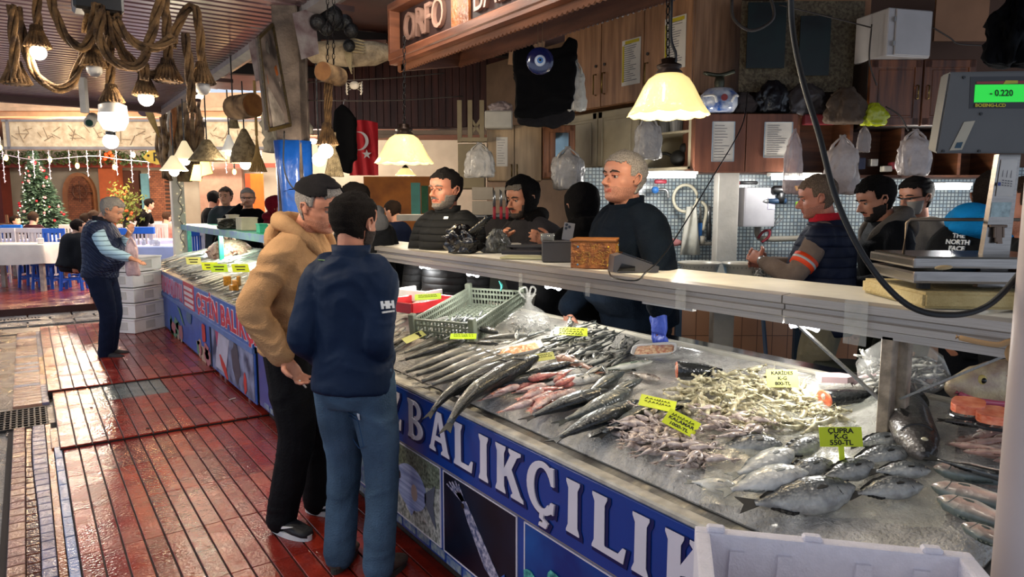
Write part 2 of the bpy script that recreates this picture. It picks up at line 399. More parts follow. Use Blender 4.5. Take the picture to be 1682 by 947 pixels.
 if bottom:
  b=B()
  for hp,kn,an in lg:
   k_=leg_w;mid=kn.lerp(an,.5)
   limb(b,[hp+Vector((0,0,.02*s)),hp.lerp(kn,.35),kn,mid,an+Vector((0,0,-.012*s))],[.055*s*g**.8*k_,.050*s*g**.7*k_,.041*s*g**.5*k_,.038*s*g**.4*k_,.036*s*k_])
  rs=[]
  for z,rx,ry in((.455,.068,.060),(.49,.092,.074),(.52,.090,.070),(.56,.076,.058+.02*belly)):
   rs.append([lm@Vector((rx*g**.9*s*math.cos(t),ry*g*s*math.sin(t),z*s-hipz))for t in[2*PI*i/24 for i in range(24)]])
  b.rings(rs)
  me=remesh(b,max(vox*1.3,.009),3,'trousers')
  if detailed:wrinkle(me,.006,9,seed=5,zs=.6)
  link('trousers',me,root,bottom,True)
 if shoe:
  for i,(hp,kn,an)in enumerate(lg):
   b=B();a=toes[i];dd=Vector((-math.sin(a),math.cos(a),0));sdv=Vector((math.cos(a),math.sin(a),0));fz=an.z-.048*s
   o=Vector((an.x,an.y,fz));rs=[]
   for y,w0,h in((-.062,.020,.05),(-.055,.032,.075),(-.02,.037,.088),(.02,.039,.085),(.07,.043,.062),(.12,.048,.048),(.165,.043,.040),(.19,.026,.030)):
    rs.append([o+dd*y*sc_+sdv*(w0*sc_*math.copysign(abs(math.cos(t))**.7,math.cos(t)))+Vector((0,0,max(.012,(.012+h*.5+h*.5*math.sin(t)))*sc_))for t in[2*PI*k/16 for k in range(16)]])
   b.rings(rs)
   sm=shoe if isinstance(shoe,(list,tuple))else(shoe,M('sole_rubber','#35332f',.7))
   so=b.build('shoe',sm[0],root,smooth=True)
   b=B();outl=[]
   for k in range(24):
    t=2*PI*k/24;yy=math.sin(t);y=.062+.135*yy;w0=.047*math.cos(t)*(1-.12*yy*-1);outl.append((w0*sc_,y*sc_))
   b.prism(outl,-.0,.026*sc_,u=sdv,w=dd,o=o)
   b.build('sole',sm[1],so,smooth=False)
 if hood:
  hm,mode=hood
  b=B()
  if mode=='up':
   head_shell(b,HT,1.22,lambda z,sn,cs:z>.12 and not(sn>(.55 if z<.82 else 1.1)),48,40,.03,solid=hs*.05)
   b.tube([U(sx_*.05*s,y_*s,z_*s)for sx_,y_,z_ in((1,.03,.83),(1.1,-.02,.845),(.6,-.05,.85),(-.6,-.05,.85),(-1.1,-.02,.845),(-1,.03,.83))],.032*s,12)
  else:
   pts=spline([U(x*s,y*s,z*s)for x,y,z in((.018,.072,.765),(.058,.05,.812),(.075,.0,.848),(.055,-.048,.862),(0,-.07,.86),(-.055,-.048,.862),(-.075,.0,.848),(-.058,.05,.812),(-.018,.072,.765))],5)
   rr=[(.010+.015*hoodk*math.sin(PI*k/(len(pts)-1))**1.3)*s for k in range(len(pts))]
   b.tube(pts,rr,14)
   b.ball(U(0,-.075*s,.810*s),(.065*s,.030*s,.05*s),16,10)
  me=remesh(b,max(vox,.007),3,'hood');wrinkle(me,.004,12,2)if detailed else None
  link('hood',me,root,hm,True)
 if collar:
  b=B();hgt=.035*s
  rs=[]
  for kz,kr in((-.018,1.25),(0,1.08),(.5,1.0),(1,1.04),(1.0,.93),(.0,.93)):
   zz=.832*s+hgt*kz if kz>-.01 else.832*s+kz*s
   rs.append([U(.047*s*kr*g**.3*math.cos(t),-.002*s+.047*s*kr*g**.3*math.sin(t),zz+(-.012*s if math.sin(t)>.5 else.004*s*0))for t in[2*PI*i/28 for i in range(28)]])
  b.rings(rs,cap=False);b.build('collar',collar,root,smooth=True)
 if toplen<.49 and top and not seat:pass
 return dict(root=root,HT=HT,U=U,arms=arms,legs=lg,hs=hs,s=s,lm=lm,body=body)
def Lp(px,h,z=0.):
 p=W(px,336,h);p.z=z;return p
def FA(a):return-YAW-math.radians(a)
def cloth(name,col,rough=.95,bump=.35,bsc=90,sc=9,var=.12,**k):return M(name,col,max(rough,.6),bump=bump,bsc=bsc,sc=sc,var=var,spec=.12,**k)
def quilt(name,col,pitch=.045,rough=.6,diag=False):
 m=M(name,col,rough,var=.15,sc=10,spec=.25);N,L,b=nodes(m)
 tc=N.new('ShaderNodeTexCoord');sp=N.new('ShaderNodeSeparateXYZ');L.new(tc.outputs['Object'],sp.inputs[0])
 def saw(src,f):
  a=N.new('ShaderNodeMath');a.operation='MULTIPLY';a.inputs[1].default_value=f;L.new(src,a.inputs[0])
  s=N.new('ShaderNodeMath');s.operation='SINE';L.new(a.outputs[0],s.inputs[0])
  c=N.new('ShaderNodeMath');c.operation='ABSOLUTE';L.new(s.outputs[0],c.inputs[0]);return c.outputs[0]
 def add(x,y,op='ADD'):
  a=N.new('ShaderNodeMath');a.operation=op;L.new(x,a.inputs[0]);L.new(y,a.inputs[1]);return a.outputs[0]
 xs=add(sp.outputs[0],sp.outputs[1]);xd=add(sp.outputs[0],sp.outputs[1],'SUBTRACT')
 if diag:h=add(saw(add(sp.outputs[2],xs),PI/pitch),saw(add(sp.outputs[2],xd,'SUBTRACT'),PI/pitch),'MINIMUM')
 else:h=saw(sp.outputs[2],PI/pitch)
 pw=N.new('ShaderNodeMath');pw.operation='POWER';pw.inputs[1].default_value=.4;L.new(h,pw.inputs[0])
 bp=N.new('ShaderNodeBump');bp.inputs['Strength'].default_value=.9;bp.inputs['Distance'].default_value=.012
 L.new(pw.outputs[0],bp.inputs['Height']);L.new(bp.outputs[0],b.inputs['Normal']);return m
def torso_mark(P,name,s,size,mat,px,py,h,u,w=(0,0,1)):
 pass
# ---- man in the beige hoodie
def crowd():
 fl=.0
 P=person('man in a beige hoodie and backwards black cap holding a cigarette, facing right',Lp(478,3.42),FA(100),1.78,1.08,.75,lean=.13,hands=(W(560,560,3.3)*1,W(466,585,3.14)),hh=('pocket',None),head=(math.radians(-14),-.30,.08),top=cloth('beige_fleece','#ab855f',.95,bump=.5,bsc=150),toplen=.475,puff=.012,bottom=cloth('black_track','#141416',.75),shoe=(M('trainer_black','#1b1b1e',.6,bump=.3),M('sole_white','#d5d3cf',.5)),skin='#bf8268',hair='#8d8782',hairstyle='short',stub=True,vox=.0055,wr=.014,curls=(.4,(.5,.45,.55,.6)),palm=(None,(0.2,.9,.1)),legs=((-.13,.02),(.10,-.06)),toes=(-.05,-.35),elbow=(None,(.5,-.9,-.3)),hood=(cloth('beige_fleece','#c49a72'),'down'),brow='#3a2f28',neckf=.03,extra=dict(topname='hoodie'),leg_w=1.18)
 r,HT,hs=P['root'],P['HT'],P['hs']
 e=B();head_shell(e,HT,1.14,lambda z,sn,cs:z>.66+.10*max(0,sn)and not(sn>.80 and z<.86),56,50,0,solid=hs*.03)
 blk=cloth('cap_black','#1d1b1c',.9);e.build('cap',blk,r,smooth=True)
 e=B();g_=[]
 for i in range(9):
  a=-.9+1.8*i/8;g_.append([HT@Vector((.30*math.sin(a)*1.15,-.47-.22*k*math.cos(a)-.03,.66-.10*k))for k in(0,.5,1)])
 e.sheet(g_).thick(.006);e.build('cap_bill',blk,r,smooth=True)
 U=P['U'];s=P['s']
 sh,el,w_,hd,pn=P['arms'][1];d=(w_-el).normalized();e=B();e.rings([[w_+d*z+v_*rr_ for v_ in[frame_of(d)[0]*math.cos(t)+frame_of(d)[1]*math.sin(t)for t in[2*PI*k/28 for k in range(28)]]]for z,rr_ in((-.075,.050),(-.065,.057),(-.03,.055),(.0,.048),(.012,.040),(.01,.030))]);e.build('cuff',cloth('beige_rib','#9a7652',.95,bump=.6),r,smooth=True)
 for sx in(-1,1):
  e=B();e.tube([U(sx*.018*s,.088*s,.775*s),U(sx*.020*s,.115*s,.74*s),U(sx*.024*s,.13*s,.69*s),U(sx*.03*s,.148*s,.645*s)],.0045,8);e.build('drawstring',blk,r,smooth=True)
 sh=[c for c in r.children if c.name.startswith('shoe')]
 for o,(hp,kn,an),a in zip(sh,P['legs'],(-.05,-.35)):
  dd=Vector((-math.sin(a),math.cos(a),0));sd=Vector((math.cos(a),math.sin(a),0))
  for sg in(1,):
   e=B();pts=[(-.055,.052),(-.02,.036),(.03,.046),(.10,.070),(.03,.058),(-.02,.052),(-.04,.058)]
   e.prism([(x,y)for x,y in pts],-.002,.005,u=dd,w=(0,0,1),o=Vector((an.x,an.y,an.z-.048*s))+sd*.0445+dd*.03)
   e.build('shoe_mark',M('mark_white','#e6e4e0',.5),o)
 sh,el,w_,hd,pn=P['arms'][1];wmx=wm(r)
 p=wmx@(w_+hd*.125+Vector((0,.015,0)));th=thing('cigarette','lit cigarette held low in the hand of the man in the beige hoodie','cigarette',p)
 e=B();e.cyl((-.02,-.02,.0),(.02,.02,-.045),.0042,n=10);e.build('paper',M('cig_paper','#e8e3da',.8),th);e=B();e.cyl((.02,.02,-.045),(.0225,.0225,-.049),.0042,n=10);e.build('ash',M('ash','#6a625c',.9),th)
 nav=cloth('navy_shell','#15233a',.5,bump=.5,bsc=14,sc=5)
 P=person('dark-haired man in a navy shell jacket and blue jeans, seen from behind',Lp(572,2.93),FA(16),1.675,1.0,.3,lean=.03,shoulders=.86,hands=(W(548,600,3.08),W(632,590,3.06)),hh=('pocket','pocket'),head=(-.22,-.1,0),top=nav,toplen=.475,puff=.014,bottom=cloth('blue_denim','#43586c',.85,bump=.5,bsc=160,sc=4,var=.35),shoe=M('shoe_brown','#4a3b33',.8,bump=.4),skin='#a96e54',hair='#17120f',hairstyle='short',beard='#2a1d17',vox=.0055,wr=.009,legs=((-.11,.02),(.12,-.03)),toes=(.15,-.2),elbow=((-.25,-.9,-.3),(.25,-.9,-.3)),collar=nav,leg_w=1.12)
 r=P['root'];U=P['U'];s=P['s'];Mx=wm(r)
 def decal(P,txt,size,mat,px,py,name,tilt=0.,u=None,up=(0,0,1),sx=1.,depth=.004,off=.001):
  dg=bpy.context.evaluated_depsgraph_get();dg.update();o0=Vector((0,0,EYE));d0=ray(px,py).normalized();best=None
  for c in P['root'].children:
   if c.type!='MESH':continue
   mi=wm(c).inverted();ok,loc,no,ix=c.ray_cast(mi@o0,(mi.to_3x3()@d0).normalized())
   if ok:
    w=wm(c)@loc;dist=(w-o0).length
    if best is None or dist<best[0]:best=(dist,w,(wm(c).to_3x3()@no).normalized())
  if not best:return None
  n=best[2];uu=Vector(up).cross(n).normalized();
  if tilt:uu=Matrix.Rotation(tilt,3,n)@uu
  ww=n.cross(uu).normalized();m=basis(best[1]+n*.004,uu,ww)
  if callable(txt):
   e=B();e.X=m;txt(e);return e.build(name,mat,P['root'],world=True)
  return text(txt,size,mat,m,name,P['root'],depth,off,sx=sx)
 wht=M('print_white','#d9dcdf',.7)
 decal(P,'HH',.038,wht,636,501,'logo',off=.003);decal(P,'HELLY HANSEN',.008,wht,637,512,'logo')
 decal(P,lambda e:e.box((0,0,0),(.05,.004,.003)),0,M('tape_green','#5b7a45',.6),530,428,'reflective_tape')
 decal(P,lambda e:e.box((0,0,0),(.012,.03,.003)),0,wht,590,683,'pocket_tab',tilt=-.2)
 den=cloth('denim_seam','#2d4867',.85)
 def pocket(e):
  pts=[(-.07,.07),(.07,.075),(.068,-.055),(0,-.085),(-.068,-.055),(-.07,.07)]
  for a,c in zip(pts,pts[1:]):e.bar((a[0],a[1],.002),(c[0],c[1],.002),.004,.003)
  e.bar((-.07,.055,.002),(.07,.06,.002),.003,.003)
 decal(P,pocket,0,den,585,705,'back_pocket')
 e=B();e.tube([Mx.inverted()@W(641,625,2.95),Mx.inverted()@W(643,655,2.95)],.004,8);e.build('zip_pull',M('red_cord','#b3272b',.7),r)
 knit=cloth('navy_knit','#0a131e',.95,bump=.5,bsc=220)
 P=person('grey-haired stallholder in a dark navy sweater and one blue glove leaning on the counter',(2.60,2.60,.10),FA(-118),1.80,1.22,.8,lean=.16,hands=(pz(1088,548,1.09),pz(932,505,1.08)),head=(math.radians(4),.1,0),top=knit,toplen=.47,puff=.010,bottom=cloth('black_trouser','#15171c',.8),shoe=M('boot_black','#15130f',.7),skin='#b67c64',hair='#9c948b',hairstyle='short',stub=True,vox=.0055,wr=.008,curls=((.25,)*4,(.35,)*4),palm=((0,-.6,-1),(0,-.6,-1)),handdir=((0,0,-1),(0.1,.1,-1)),legs=((-.12,-.05),(.12,0)),collar=knit,brow='#2a2320',elbow=((-.5,-.9,-.1),(.5,-.9,-.1)),twist=0.)
 sh,el,w_,hd,pn=P['arms'][0]
 b=B();hand(b,w_+hd*.01,hd,pn,1.06,.25,thumb=1,infl=.004);b.tube([w_-hd*.05,w_+hd*.03],.030,14)
 link('glove',remesh(b,.005,2,'glove'),P['root'],M('nitrile_blue','#4a62c8',.45,bump=.3),True)
 P=person('grey-bearded man in a black quilted jacket standing behind the glass shelf',Lp(735,4.55,.08),FA(-150),1.77,.95,.1,head=(math.radians(-12),.0,0),top=quilt('quilt_black','#0c0d0f',.028,.8),toplen=.45,puff=.025,bottom=cloth('black_trouser','#15171c'),shoe=M('boot_black','#15130f',.7),skin='#a56c56',hair='#1e1a19',hairstyle='buzz',beard='#6f6862',vox=.0065,hands=(None,None),collar=quilt('quilt_black','#17181b'),elbow=((-.8,-.4,0),(.8,-.4,0)),wr=.006)
 decal(P,lambda e:e.box((0,0,0),(.03,.018,.003)),0,wht,733,358,'logo_patch')
 P=person('man in a charcoal jacket with a black hood up, looking down at a notepad',Lp(878,4.72,.08),FA(-125),1.72,1.1,.2,lean=.12,head=(math.radians(5),-.18,0),top=cloth('charcoal_fleece','#2e2c2f',.9),toplen=.46,puff=.015,bottom=cloth('black_trouser','#15171c'),shoe=M('boot_black','#15130f'),skin='#a97258',hair='#6e675f',hairstyle='short',beard='#3a302b',vox=.0065,hood=(cloth('black_hood','#0b0a0b',.95),'up'),hands=(W(905,400,4.45),W(826,396,4.4)),elbow=((-.6,-.4,-.6),(.6,-.4,-.6)),wr=.007)
 person('person in a black hooded coat with back turned behind the stallholder',Lp(968,4.15,.08),FA(-20),1.66,1.15,.3,lean=.10,head=(0,-.3,0),top=cloth('black_coat','#060608',.9),toplen=.46,puff=.02,bottom=cloth('black_trouser','#15171c'),shoe=M('boot_black','#15130f'),skin='#8a5e4a',hair='#14100e',vox=.009,hood=(cloth('black_hood','#0b0a0b'),'up'))
 P=person('dark-haired man in a black jacket with a grey hood behind the navy jacket man',Lp(614,4.95,.08),FA(-55),1.72,1.15,.2,lean=.22,head=(.35,-.35,0),top=cloth('black_jacket','#101216',.75),toplen=.46,puff=.02,bottom=cloth('black_trouser','#15171c'),shoe=M('boot_black','#15130f'),skin='#b07c62',hair='#120e0d',vox=.008,hood=(cloth('grey_hood','#55565a',.9),'down'))
 P=person('fishmonger in a navy padded vest with an orange armband working at the back bench',Lp(1368,4.15,.06),FA(-62),1.74,1.15,.5,lean=.08,head=(math.radians(12),-.2,0),top=quilt('quilt_navy_vest','#141b30',.06,.7),toplen=.455,puff=.02,sleeves='none',sleeve=cloth('taupe_sweat','#79695f',.95),bottom=cloth('stone_canvas','#77715f',.9,bump=.6,bsc=30),shoe=M('boot_black','#15130f'),skin='#b0705a',hair='#6b5a4c',hairstyle='buzz',stub=True,vox=.0065,hands=(W(1252,428,4.2),W(1262,432,4.45)),elbow=((-.7,-.5,-.5),(.7,-.3,-.5)),collar=cloth('red_fleece','#a51f2b',.9),leg_w=1.1,wr=.007)
 sh,el,w_,hd,pn=P['arms'][0]
 for k,f in enumerate((.52,.70)):
  a=sh.lerp(el,f)if f<1 else el;d=(el-sh).normalized()
 b=B();b.X=Matrix.Identity(4);d=(el-sh).normalized();m0=sh.lerp(el,.55)
 b.cyl(m0,m0+d*.06,.074,.070,24);ab=b.build('armband',M('hi_vis_orange','#f04a1c',.6,var=.1),P['root'],smooth=True)
 b=B();b.cyl(m0+d*.022,m0+d*.036,.0745,.0725,24);b.build('reflective_stripe',M('reflective','#b9bdc0',.3),ab,smooth=True)
 b=B();d=(w_-el).normalized();b.cyl(w_-d*.02,w_+d*.012,.03,n=18);b.build('wristwatch',M('steel','#9a9a98',.3,metal=.8),P['root'],smooth=True)
 P=person('young dark-haired man in a black jacket with a grey hood, looking down to the left',Lp(1472,4.3,.06),FA(-85),1.74,1.0,0,lean=.12,head=(.05,-.35,0),top=cloth('black_jacket','#101216'),toplen=.46,puff=.02,bottom=cloth('olive_work','#2c2f26',.8),shoe=M('boot_black','#15130f'),skin='#b27a60',hair='#0f0c0b',hairstyle='thick',beard='#241a16',vox=.0075,hood=(cloth('taupe_hood','#5d564f',.9),'down'),hands=(W(1400,470,4.2),None),elbow=((-.6,-.5,-.5),None))
 P=person('dark-haired man with glasses and a grey face mask behind the young man',Lp(1515,4.9,.06),FA(-105),1.75,1.0,0,lean=.05,head=(.05,-.15,0),top=cloth('grey_knit','#5a5550',.9),toplen=.46,puff=.01,bottom=cloth('black_trouser','#15171c'),shoe=M('boot_black','#15130f'),skin='#a87259',hair='#14100f',hairstyle='thick',vox=.0075)
 HT,hs=P['HT'],P['hs'];e=B();head_shell(e,HT,1.07,lambda z,sn,cs:.05<z<.40 and sn>.15,40,40,0,solid=hs*.015)
 e.build('face_mask',M('mask_grey','#6f6a63',.9),P['root'],smooth=True)
 e=B();e.tube([HT@Vector(p)for p in((-.36,-.02,.49),(-.30,.30,.50),(-.05,.44,.49),(.05,.44,.49),(.30,.30,.50),(.36,-.02,.49))],hs*.018,6);e.build('glasses',M('black_plastic','#0c0c0d',.35),P['root'],smooth=True)
 P=person('person in a black jacket with a bright blue hood lining, back turned, behind the scale',Lp(1640,3.45,.06),FA(20),1.74,1.25,.2,lean=.10,head=(-.5,-.2,0),top=cloth('black_softshell','#191a1c',.85),toplen=.46,puff=.03,bottom=cloth('black_trouser','#15171c'),shoe=M('boot_black','#15130f'),skin='#a97258',hair='#2a211c',vox=.007,elbow=((-.9,-.3,-.3),(.9,-.3,-.3)))
 U=P['U'];s=P['s'];e=B()
 pts=spline([U(x*s,y*s,z*s)for x,y,z in((.06,.04,.81),(.085,-.02,.835),(.05,-.075,.85),(0,-.10,.83),(-.06,-.085,.835),(-.095,-.02,.85),(-.07,.04,.81))],5)
 e.tube(pts,[(.02+.022*math.sin(PI*k/(len(pts)-1)))*s for k in range(len(pts))],14);e.ball(U(-.03*s,-.11*s,.825*s),(.11*s,.035*s,.028*s),16,10)
 e.ball(U(-.07*s,-.07*s,.865*s),(.05*s,.04*s,.03*s),14,8)
 me=remesh(e,.008,3,'hood');wrinkle(me,.006,12);link('hood',me,P['root'],cloth('blue_lining','#1482c4',.8),True)
 decal(P,'THE\nNORTH\nFACE',.032,wht,1574,398,'logo',off=.001)
 P=person('bearded person at the far right edge turned to the left behind the scale column',Lp(1695,3.0,.06),FA(-60),1.68,1.05,.1,lean=.0,head=(0,0,0),top=cloth('black_softshell','#191a1c'),toplen=.46,puff=.02,bottom=cloth('black_trouser','#15171c'),shoe=M('boot_black','#15130f'),skin='#b5775d',hair='#3a2b22',stub=True,vox=.008)
 P=person('grey-haired man in a navy quilted vest and light blue sleeves holding a phone',Lp(157,7.3),FA(82),1.73,1.12,.8,neckf=.05,lean=.09,hands=(W(209,388,7.35),W(214,424,7.0)),head=(-.05,-.42,0),top=quilt('quilt_navy','#1d2742',.055,.55,True),toplen=.47,puff=.02,sleeves='none',sleeve=M('pale_blue_stripe','#8fb2c6',.85,var=.08),bottom=cloth('navy_trouser','#121a30',.8),shoe=M('shoe_dark','#26262b',.8),skin='#b98468',hair='#8a857f',hairstyle='thick',stub=True,vox=.009,legs=((-.09,.0),(.09,.03)),toes=(.05,-.1),elbow=((-.3,-.4,-.9),(.3,-.5,-.9)),palm=((0,-.3,1),(0,0,-1)),curls=(.8,.3),collar=cloth('black_rib','#1c1c22'),wr=.005,leg_w=1.12)
 e=B();e.X=Matrix.Translation(W(211,378,7.2))@Matrix.Rotation(SR+.5,4,'Z')@Matrix.Rotation(.95,4,'Y')@Matrix.Rotation(PI/2,4,'X')@Matrix.Rotation(PI/2,4,'X')
 e.box((0,0,0),(.075,.155,.01),.003);tag(e.build('mobile_phone',M('phone_gold','#c79a78',.35),None),'phone held up by the grey-haired man in the quilted vest','phone')
 N,L,b_=nodes(_mc['pale_blue_stripe']);tc=N.new('ShaderNodeTexCoord');wv=N.new('ShaderNodeTexWave');wv.bands_direction='Z';wv.inputs['Scale'].default_value=7;wv.inputs['Distortion'].default_value=.6
 cr=N.new('ShaderNodeValToRGB');cr.color_ramp.elements[0].color=(*lin('#3d5566'),1);cr.color_ramp.elements[1].color=(*lin('#9dbdd0'),1);cr.color_ramp.elements[0].position=.02;cr.color_ramp.elements[1].position=.09
 L.new(tc.outputs['Object'],wv.inputs[0]);L.new(wv.outputs['Fac'],cr.inputs[0]);L.new(cr.outputs[0],b_.inputs['Base Color'])
 person('dark-haired man in a grey jacket standing behind the far fish stall',Lp(371,10.9,.1),FA(150),1.78,1.05,.1,head=(-.6,.0,0),top=cloth('slate_jacket','#34383d'),bottom=cloth('black_trouser','#15171c'),skin='#b98368',hair='#3a2f28',hairstyle='thick',vox=.011,shoe=M('boot_black','#15130f'))
 P=person('grey-haired person with glasses in a black coat behind the far fish stall',Lp(408,9.8,.1),FA(170),1.74,1.0,.1,head=(0,.0,0),top=cloth('black_coat','#08080a'),bottom=cloth('black_trouser','#15171c'),skin='#c08f75',hair='#8f8a84',hairstyle='thick',vox=.011,shoe=M('boot_black','#15130f'),hands=(None,W(395,338,9.5)))
 HT,hs=P['HT'],P['hs'];e=B();e.tube([HT@Vector(p)for p in((-.36,-.02,.49),(-.30,.32,.50),(-.05,.46,.49),(.05,.46,.49),(.30,.32,.50),(.36,-.02,.49))],hs*.022,6);e.build('glasses',M('black_plastic','#0c0c0d',.35),P['root'],smooth=True)
 person('person in a dark red hooded top beside the blue tarpaulin',Lp(447,9.3,0),FA(70),1.72,1.1,.1,head=(-.3,-.2,0),top=cloth('dark_red','#5f0f1c'),bottom=cloth('black_trouser','#15171c'),skin='#b98368',hair='#1a1412',vox=.013,shoe=M('boot_black','#15130f'),hood=(cloth('dark_red','#5f0f1c'),'up'))
 person('person in dark clothes with back turned left of the far stall shelf',Lp(349,12.2,0),FA(30),1.86,1.1,.1,head=(.3,-.2,0),top=cloth('black_coat','#08080a'),bottom=cloth('black_trouser','#15171c'),skin='#a97258',hair='#120e0d',vox=.013,shoe=M('boot_black','#15130f'))
 person('man in a dark navy sweater seated at the rear, beside the orange wall',Lp(656,8.5,0),FA(-60),1.68,1.05,.1,lean=.1,head=(0,-.3,0),top=cloth('navy_far','#121930'),bottom=cloth('black_trouser','#15171c'),skin='#b98368',hair='#241a15',vox=.013,shoe=M('boot_black','#15130f'))
 gk=dict(bottom=cloth('black_trouser','#15171c'),shoe=M('boot_black','#15130f'),vox=.016)
 person('waiter in a black coat bending over a restaurant table',Lp(226,16.0,.1),FA(80),1.70,1.0,0,lean=.35,head=(.6,-.3,0),top=cloth('black_coat','#08080a'),toplen=.42,skin='#c9a08a',hair='#120e0d',hands=(W(246,352,16.2),W(240,350,15.8)),**gk)
 person('guest in a maroon sweater seated in front of the christmas tree',Lp(52,15.0,.1),FA(0),1.74,1.25,.1,sit=.45,top=cloth('maroon','#2a1520'),skin='#c39a86',hair='#2a1f1a',**gk)
 person('guest in a patterned top seated right of the christmas tree',Lp(138,15.2,.1),FA(30),1.66,1.0,.1,sit=.45,top=M('leaf_print','#a3664f',.9,col2='#d9c0a8',sc=30),skin='#c39a86',hair='#1a1210',hairstyle='thick',**gk)
 person('guest with dark hair seated next to the patterned top',Lp(152,14.6,.1),FA(10),1.82,1.0,.1,sit=.45,top=cloth('black_coat','#08080a'),skin='#b08670',hair='#2b201a',**gk)
 P=person('guest in a black jacket with a white shoulder stripe seated behind the grey-haired man',Lp(108,11.2,.1),FA(35),1.62,1.3,.3,sit=.45,lean=.25,top=cloth('black_jacket','#101216'),puff=.04,skin='#b08670',hair='#1a1210',**gk)
 U,s=P['U'],P['s'];e=B();e.tube([U(-.165*s,.01*s,.77*s),U(-.15*s,-.06*s,.765*s),U(-.10*s,-.118*s,.77*s)],.014,8);e.build('white_stripe',wht,P['root'],smooth=True)
 person('guest in a pink sweater seated by the brick pillar',Lp(272,17.,.1),FA(20),1.70,1.0,.1,sit=.45,top=cloth('pink_knit','#b98a86'),skin='#c39a86',hair='#3a2a20',**gk)
 person('guest in black seated at the left edge',Lp(8,15.5,.1),FA(80),1.62,1.1,.1,sit=.45,lean=.3,top=cloth('black_jacket','#101216'),skin='#c39a86',hair='#1a1210',**gk)
# ---- ground
def wet(name,col,var=.16,sc=9,r0=.06,r1=.30,bump=.28,bsc=60,col2=None):
 m=M(name,col,.2,var=var,sc=sc,bump=bump,bsc=bsc,col2=col2);N,L,b=nodes(m)
 tc=N.new('ShaderNodeTexCoord');nz=N.new('ShaderNodeTexNoise');nz.inputs['Scale'].default_value=3.1;nz.inputs['Detail'].default_value=5
 mr=N.new('ShaderNodeMapRange');mr.inputs[1].default_value=.38;mr.inputs[2].default_value=.62;mr.inputs[3].default_value=r0;mr.inputs[4].default_value=r1
 L.new(tc.outputs['Object'],nz.inputs['Vector']);L.new(nz.outputs['Fac'],mr.inputs[0]);L.new(mr.outputs[0],b.inputs['Roughness']);return m
def ground():
 reds=[wet('red_tile_'+n,c)for n,c in(('a','#741e14'),('b','#84281b'),('c','#6c1f17'),('d','#8e301e'),('e','#7e2820'))]
 grout=M('grout','#140b09',.6);org=wet('orange_tile','#b0571f');gry=wet('grey_tile','#5b6466');pnk=wet('pink_tile','#a55b52')
 rr=random.Random(3)
 b=B();b.mi=5
 def slab(x0,x1,y0,y1,z,n,rows,special=None):
  b.mi=5;b.box(((x0+x1)/2,(y0+y1)/2,z-.06),(x1-x0,y1-y0,.1));b.mi=0
  dx=(x1-x0)/n;dy=(y1-y0)/rows
  for i in range(n):
   for j in range(rows):
    b.mi=rr.choice((0,0,1,1,2,3,4))
    if special:
     q=special(i,j)
     if q is not None:b.mi=q
    g=.0038
    b.box((x0+dx*(i+.5),y0+dy*(j+.5),z-.01+rr.uniform(-.0008,.0008)),(dx-2*g,dy-.9*g,.02),.002)
 slab(.10,1.45,-.3,5.39,0,15,10,lambda i,j:6 if(i in(1,2,3)and j==7 and False)else None)
 slab(.085,1.48,5.40,7.07,.018,15,3,lambda i,j:(6 if i<3 else(7 if i<9 else None))if j==2 else None)
 slab(.055,1.50,7.08,10.9,.034,15,7,lambda i,j:6 if(j==1 and i in(0,2,4))else(8 if j>3 and i<8 else None))
 b.mi=5;b.box((1.6,5.2,-.06),(.4,11.4,.07))
 tag(b.build('floor',reds+[grout,org,gry,pnk]),kind='structure')
 beige=[wet('beige_brick_'+n,c,bump=.5)for n,c in(('a','#9b7766'),('b','#86605a'))]
 brown=wet('puddle_brown','#4a2413',r0=.03,r1=.1);lav=[wet('lavender_brick_'+n,c,bump=.5)for n,c in(('a','#7d7a92'),('b','#6b6780'))]
 clay=wet('clay_strip','#8a4b24');blue=wet('pale_blue_tile','#8291b4',bump=.5);jt=M('dark_joint','#1e1513',.8)
 b=B();b.mi=6;b.box((-.05,3.0,-.07),(.32,6.5,.08));y=.0;k=0
 while y<6.15:
  d=.105;y2=y+d-.009
  for x0,x1,mi,z in((-.178,-.108,rr.choice((0,1)),-.015),(-.106,-.060+.012*math.sin(y*2),2,-.026),(-.056+.012*math.sin(y*2),.012,rr.choice((3,4)),-.018)):
   b.mi=mi;b.box(((x0+x1)/2,(y+y2)/2,z-.02),(x1-x0,y2-y,.04),.003)
  b.mi=5;b.box((.033,y+d/2,-.035),(.032,d+.001,.03));y+=d;k+=1
 y=.3
 while y<5.25:
  b.mi=7;b.box((.075,y+.13,-.02),(.042,.25,.035),.003);y+=.26
 b.mi=5;b.box((.065,5.75,-.02),(.05,.5,.03),.004)
 b.mi=0
 y=6.9
 while y<10.8:
  b.mi=rr.choice((0,1,3));b.box((-.09,y,-.03),(.2,.095,.04),.003)
  if 7.6<y<8.9:b.mi=5;b.box((.035,y,-.028),(.05,.11,.04),.003)
  else:b.mi=4;b.box((.035,y,-.028),(.05,.095,.04),.003)
  y+=.105
 tag(b.build('trim_1',beige+[brown]+lav+[clay,jt,blue]),kind='structure')
 gran=wet('granite','#6f6c6b',var=.5,sc=90,bump=.8,bsc=80,r0=.15,r1=.5,col2='#8d8883');conc=wet('wet_concrete','#75695d',var=.3,sc=4,r0=.12,r1=.5,bump=.5)
 b=B();b.box((-6.2,7,-.07),(12,34,.05));b.mi=1;b.box((-.02,6.5,-.062),(.4,.85,.06));b.box((-.02,8.9,-.068),(.9,3.9,.05));b.box((1.5,11.5,-.055),(4.2,1.2,.05))
 b.mi=0
 for r_ in range(5):
  for i in range(9):
   b.box((-2.0+i*.55+(r_%2)*.27,12.2+r_*.38-1.2+.6,-.03),(.53,.36,.05),.006)
 b.mi=0;b.box((7,11.9,-.075),(16,2.0,.05))
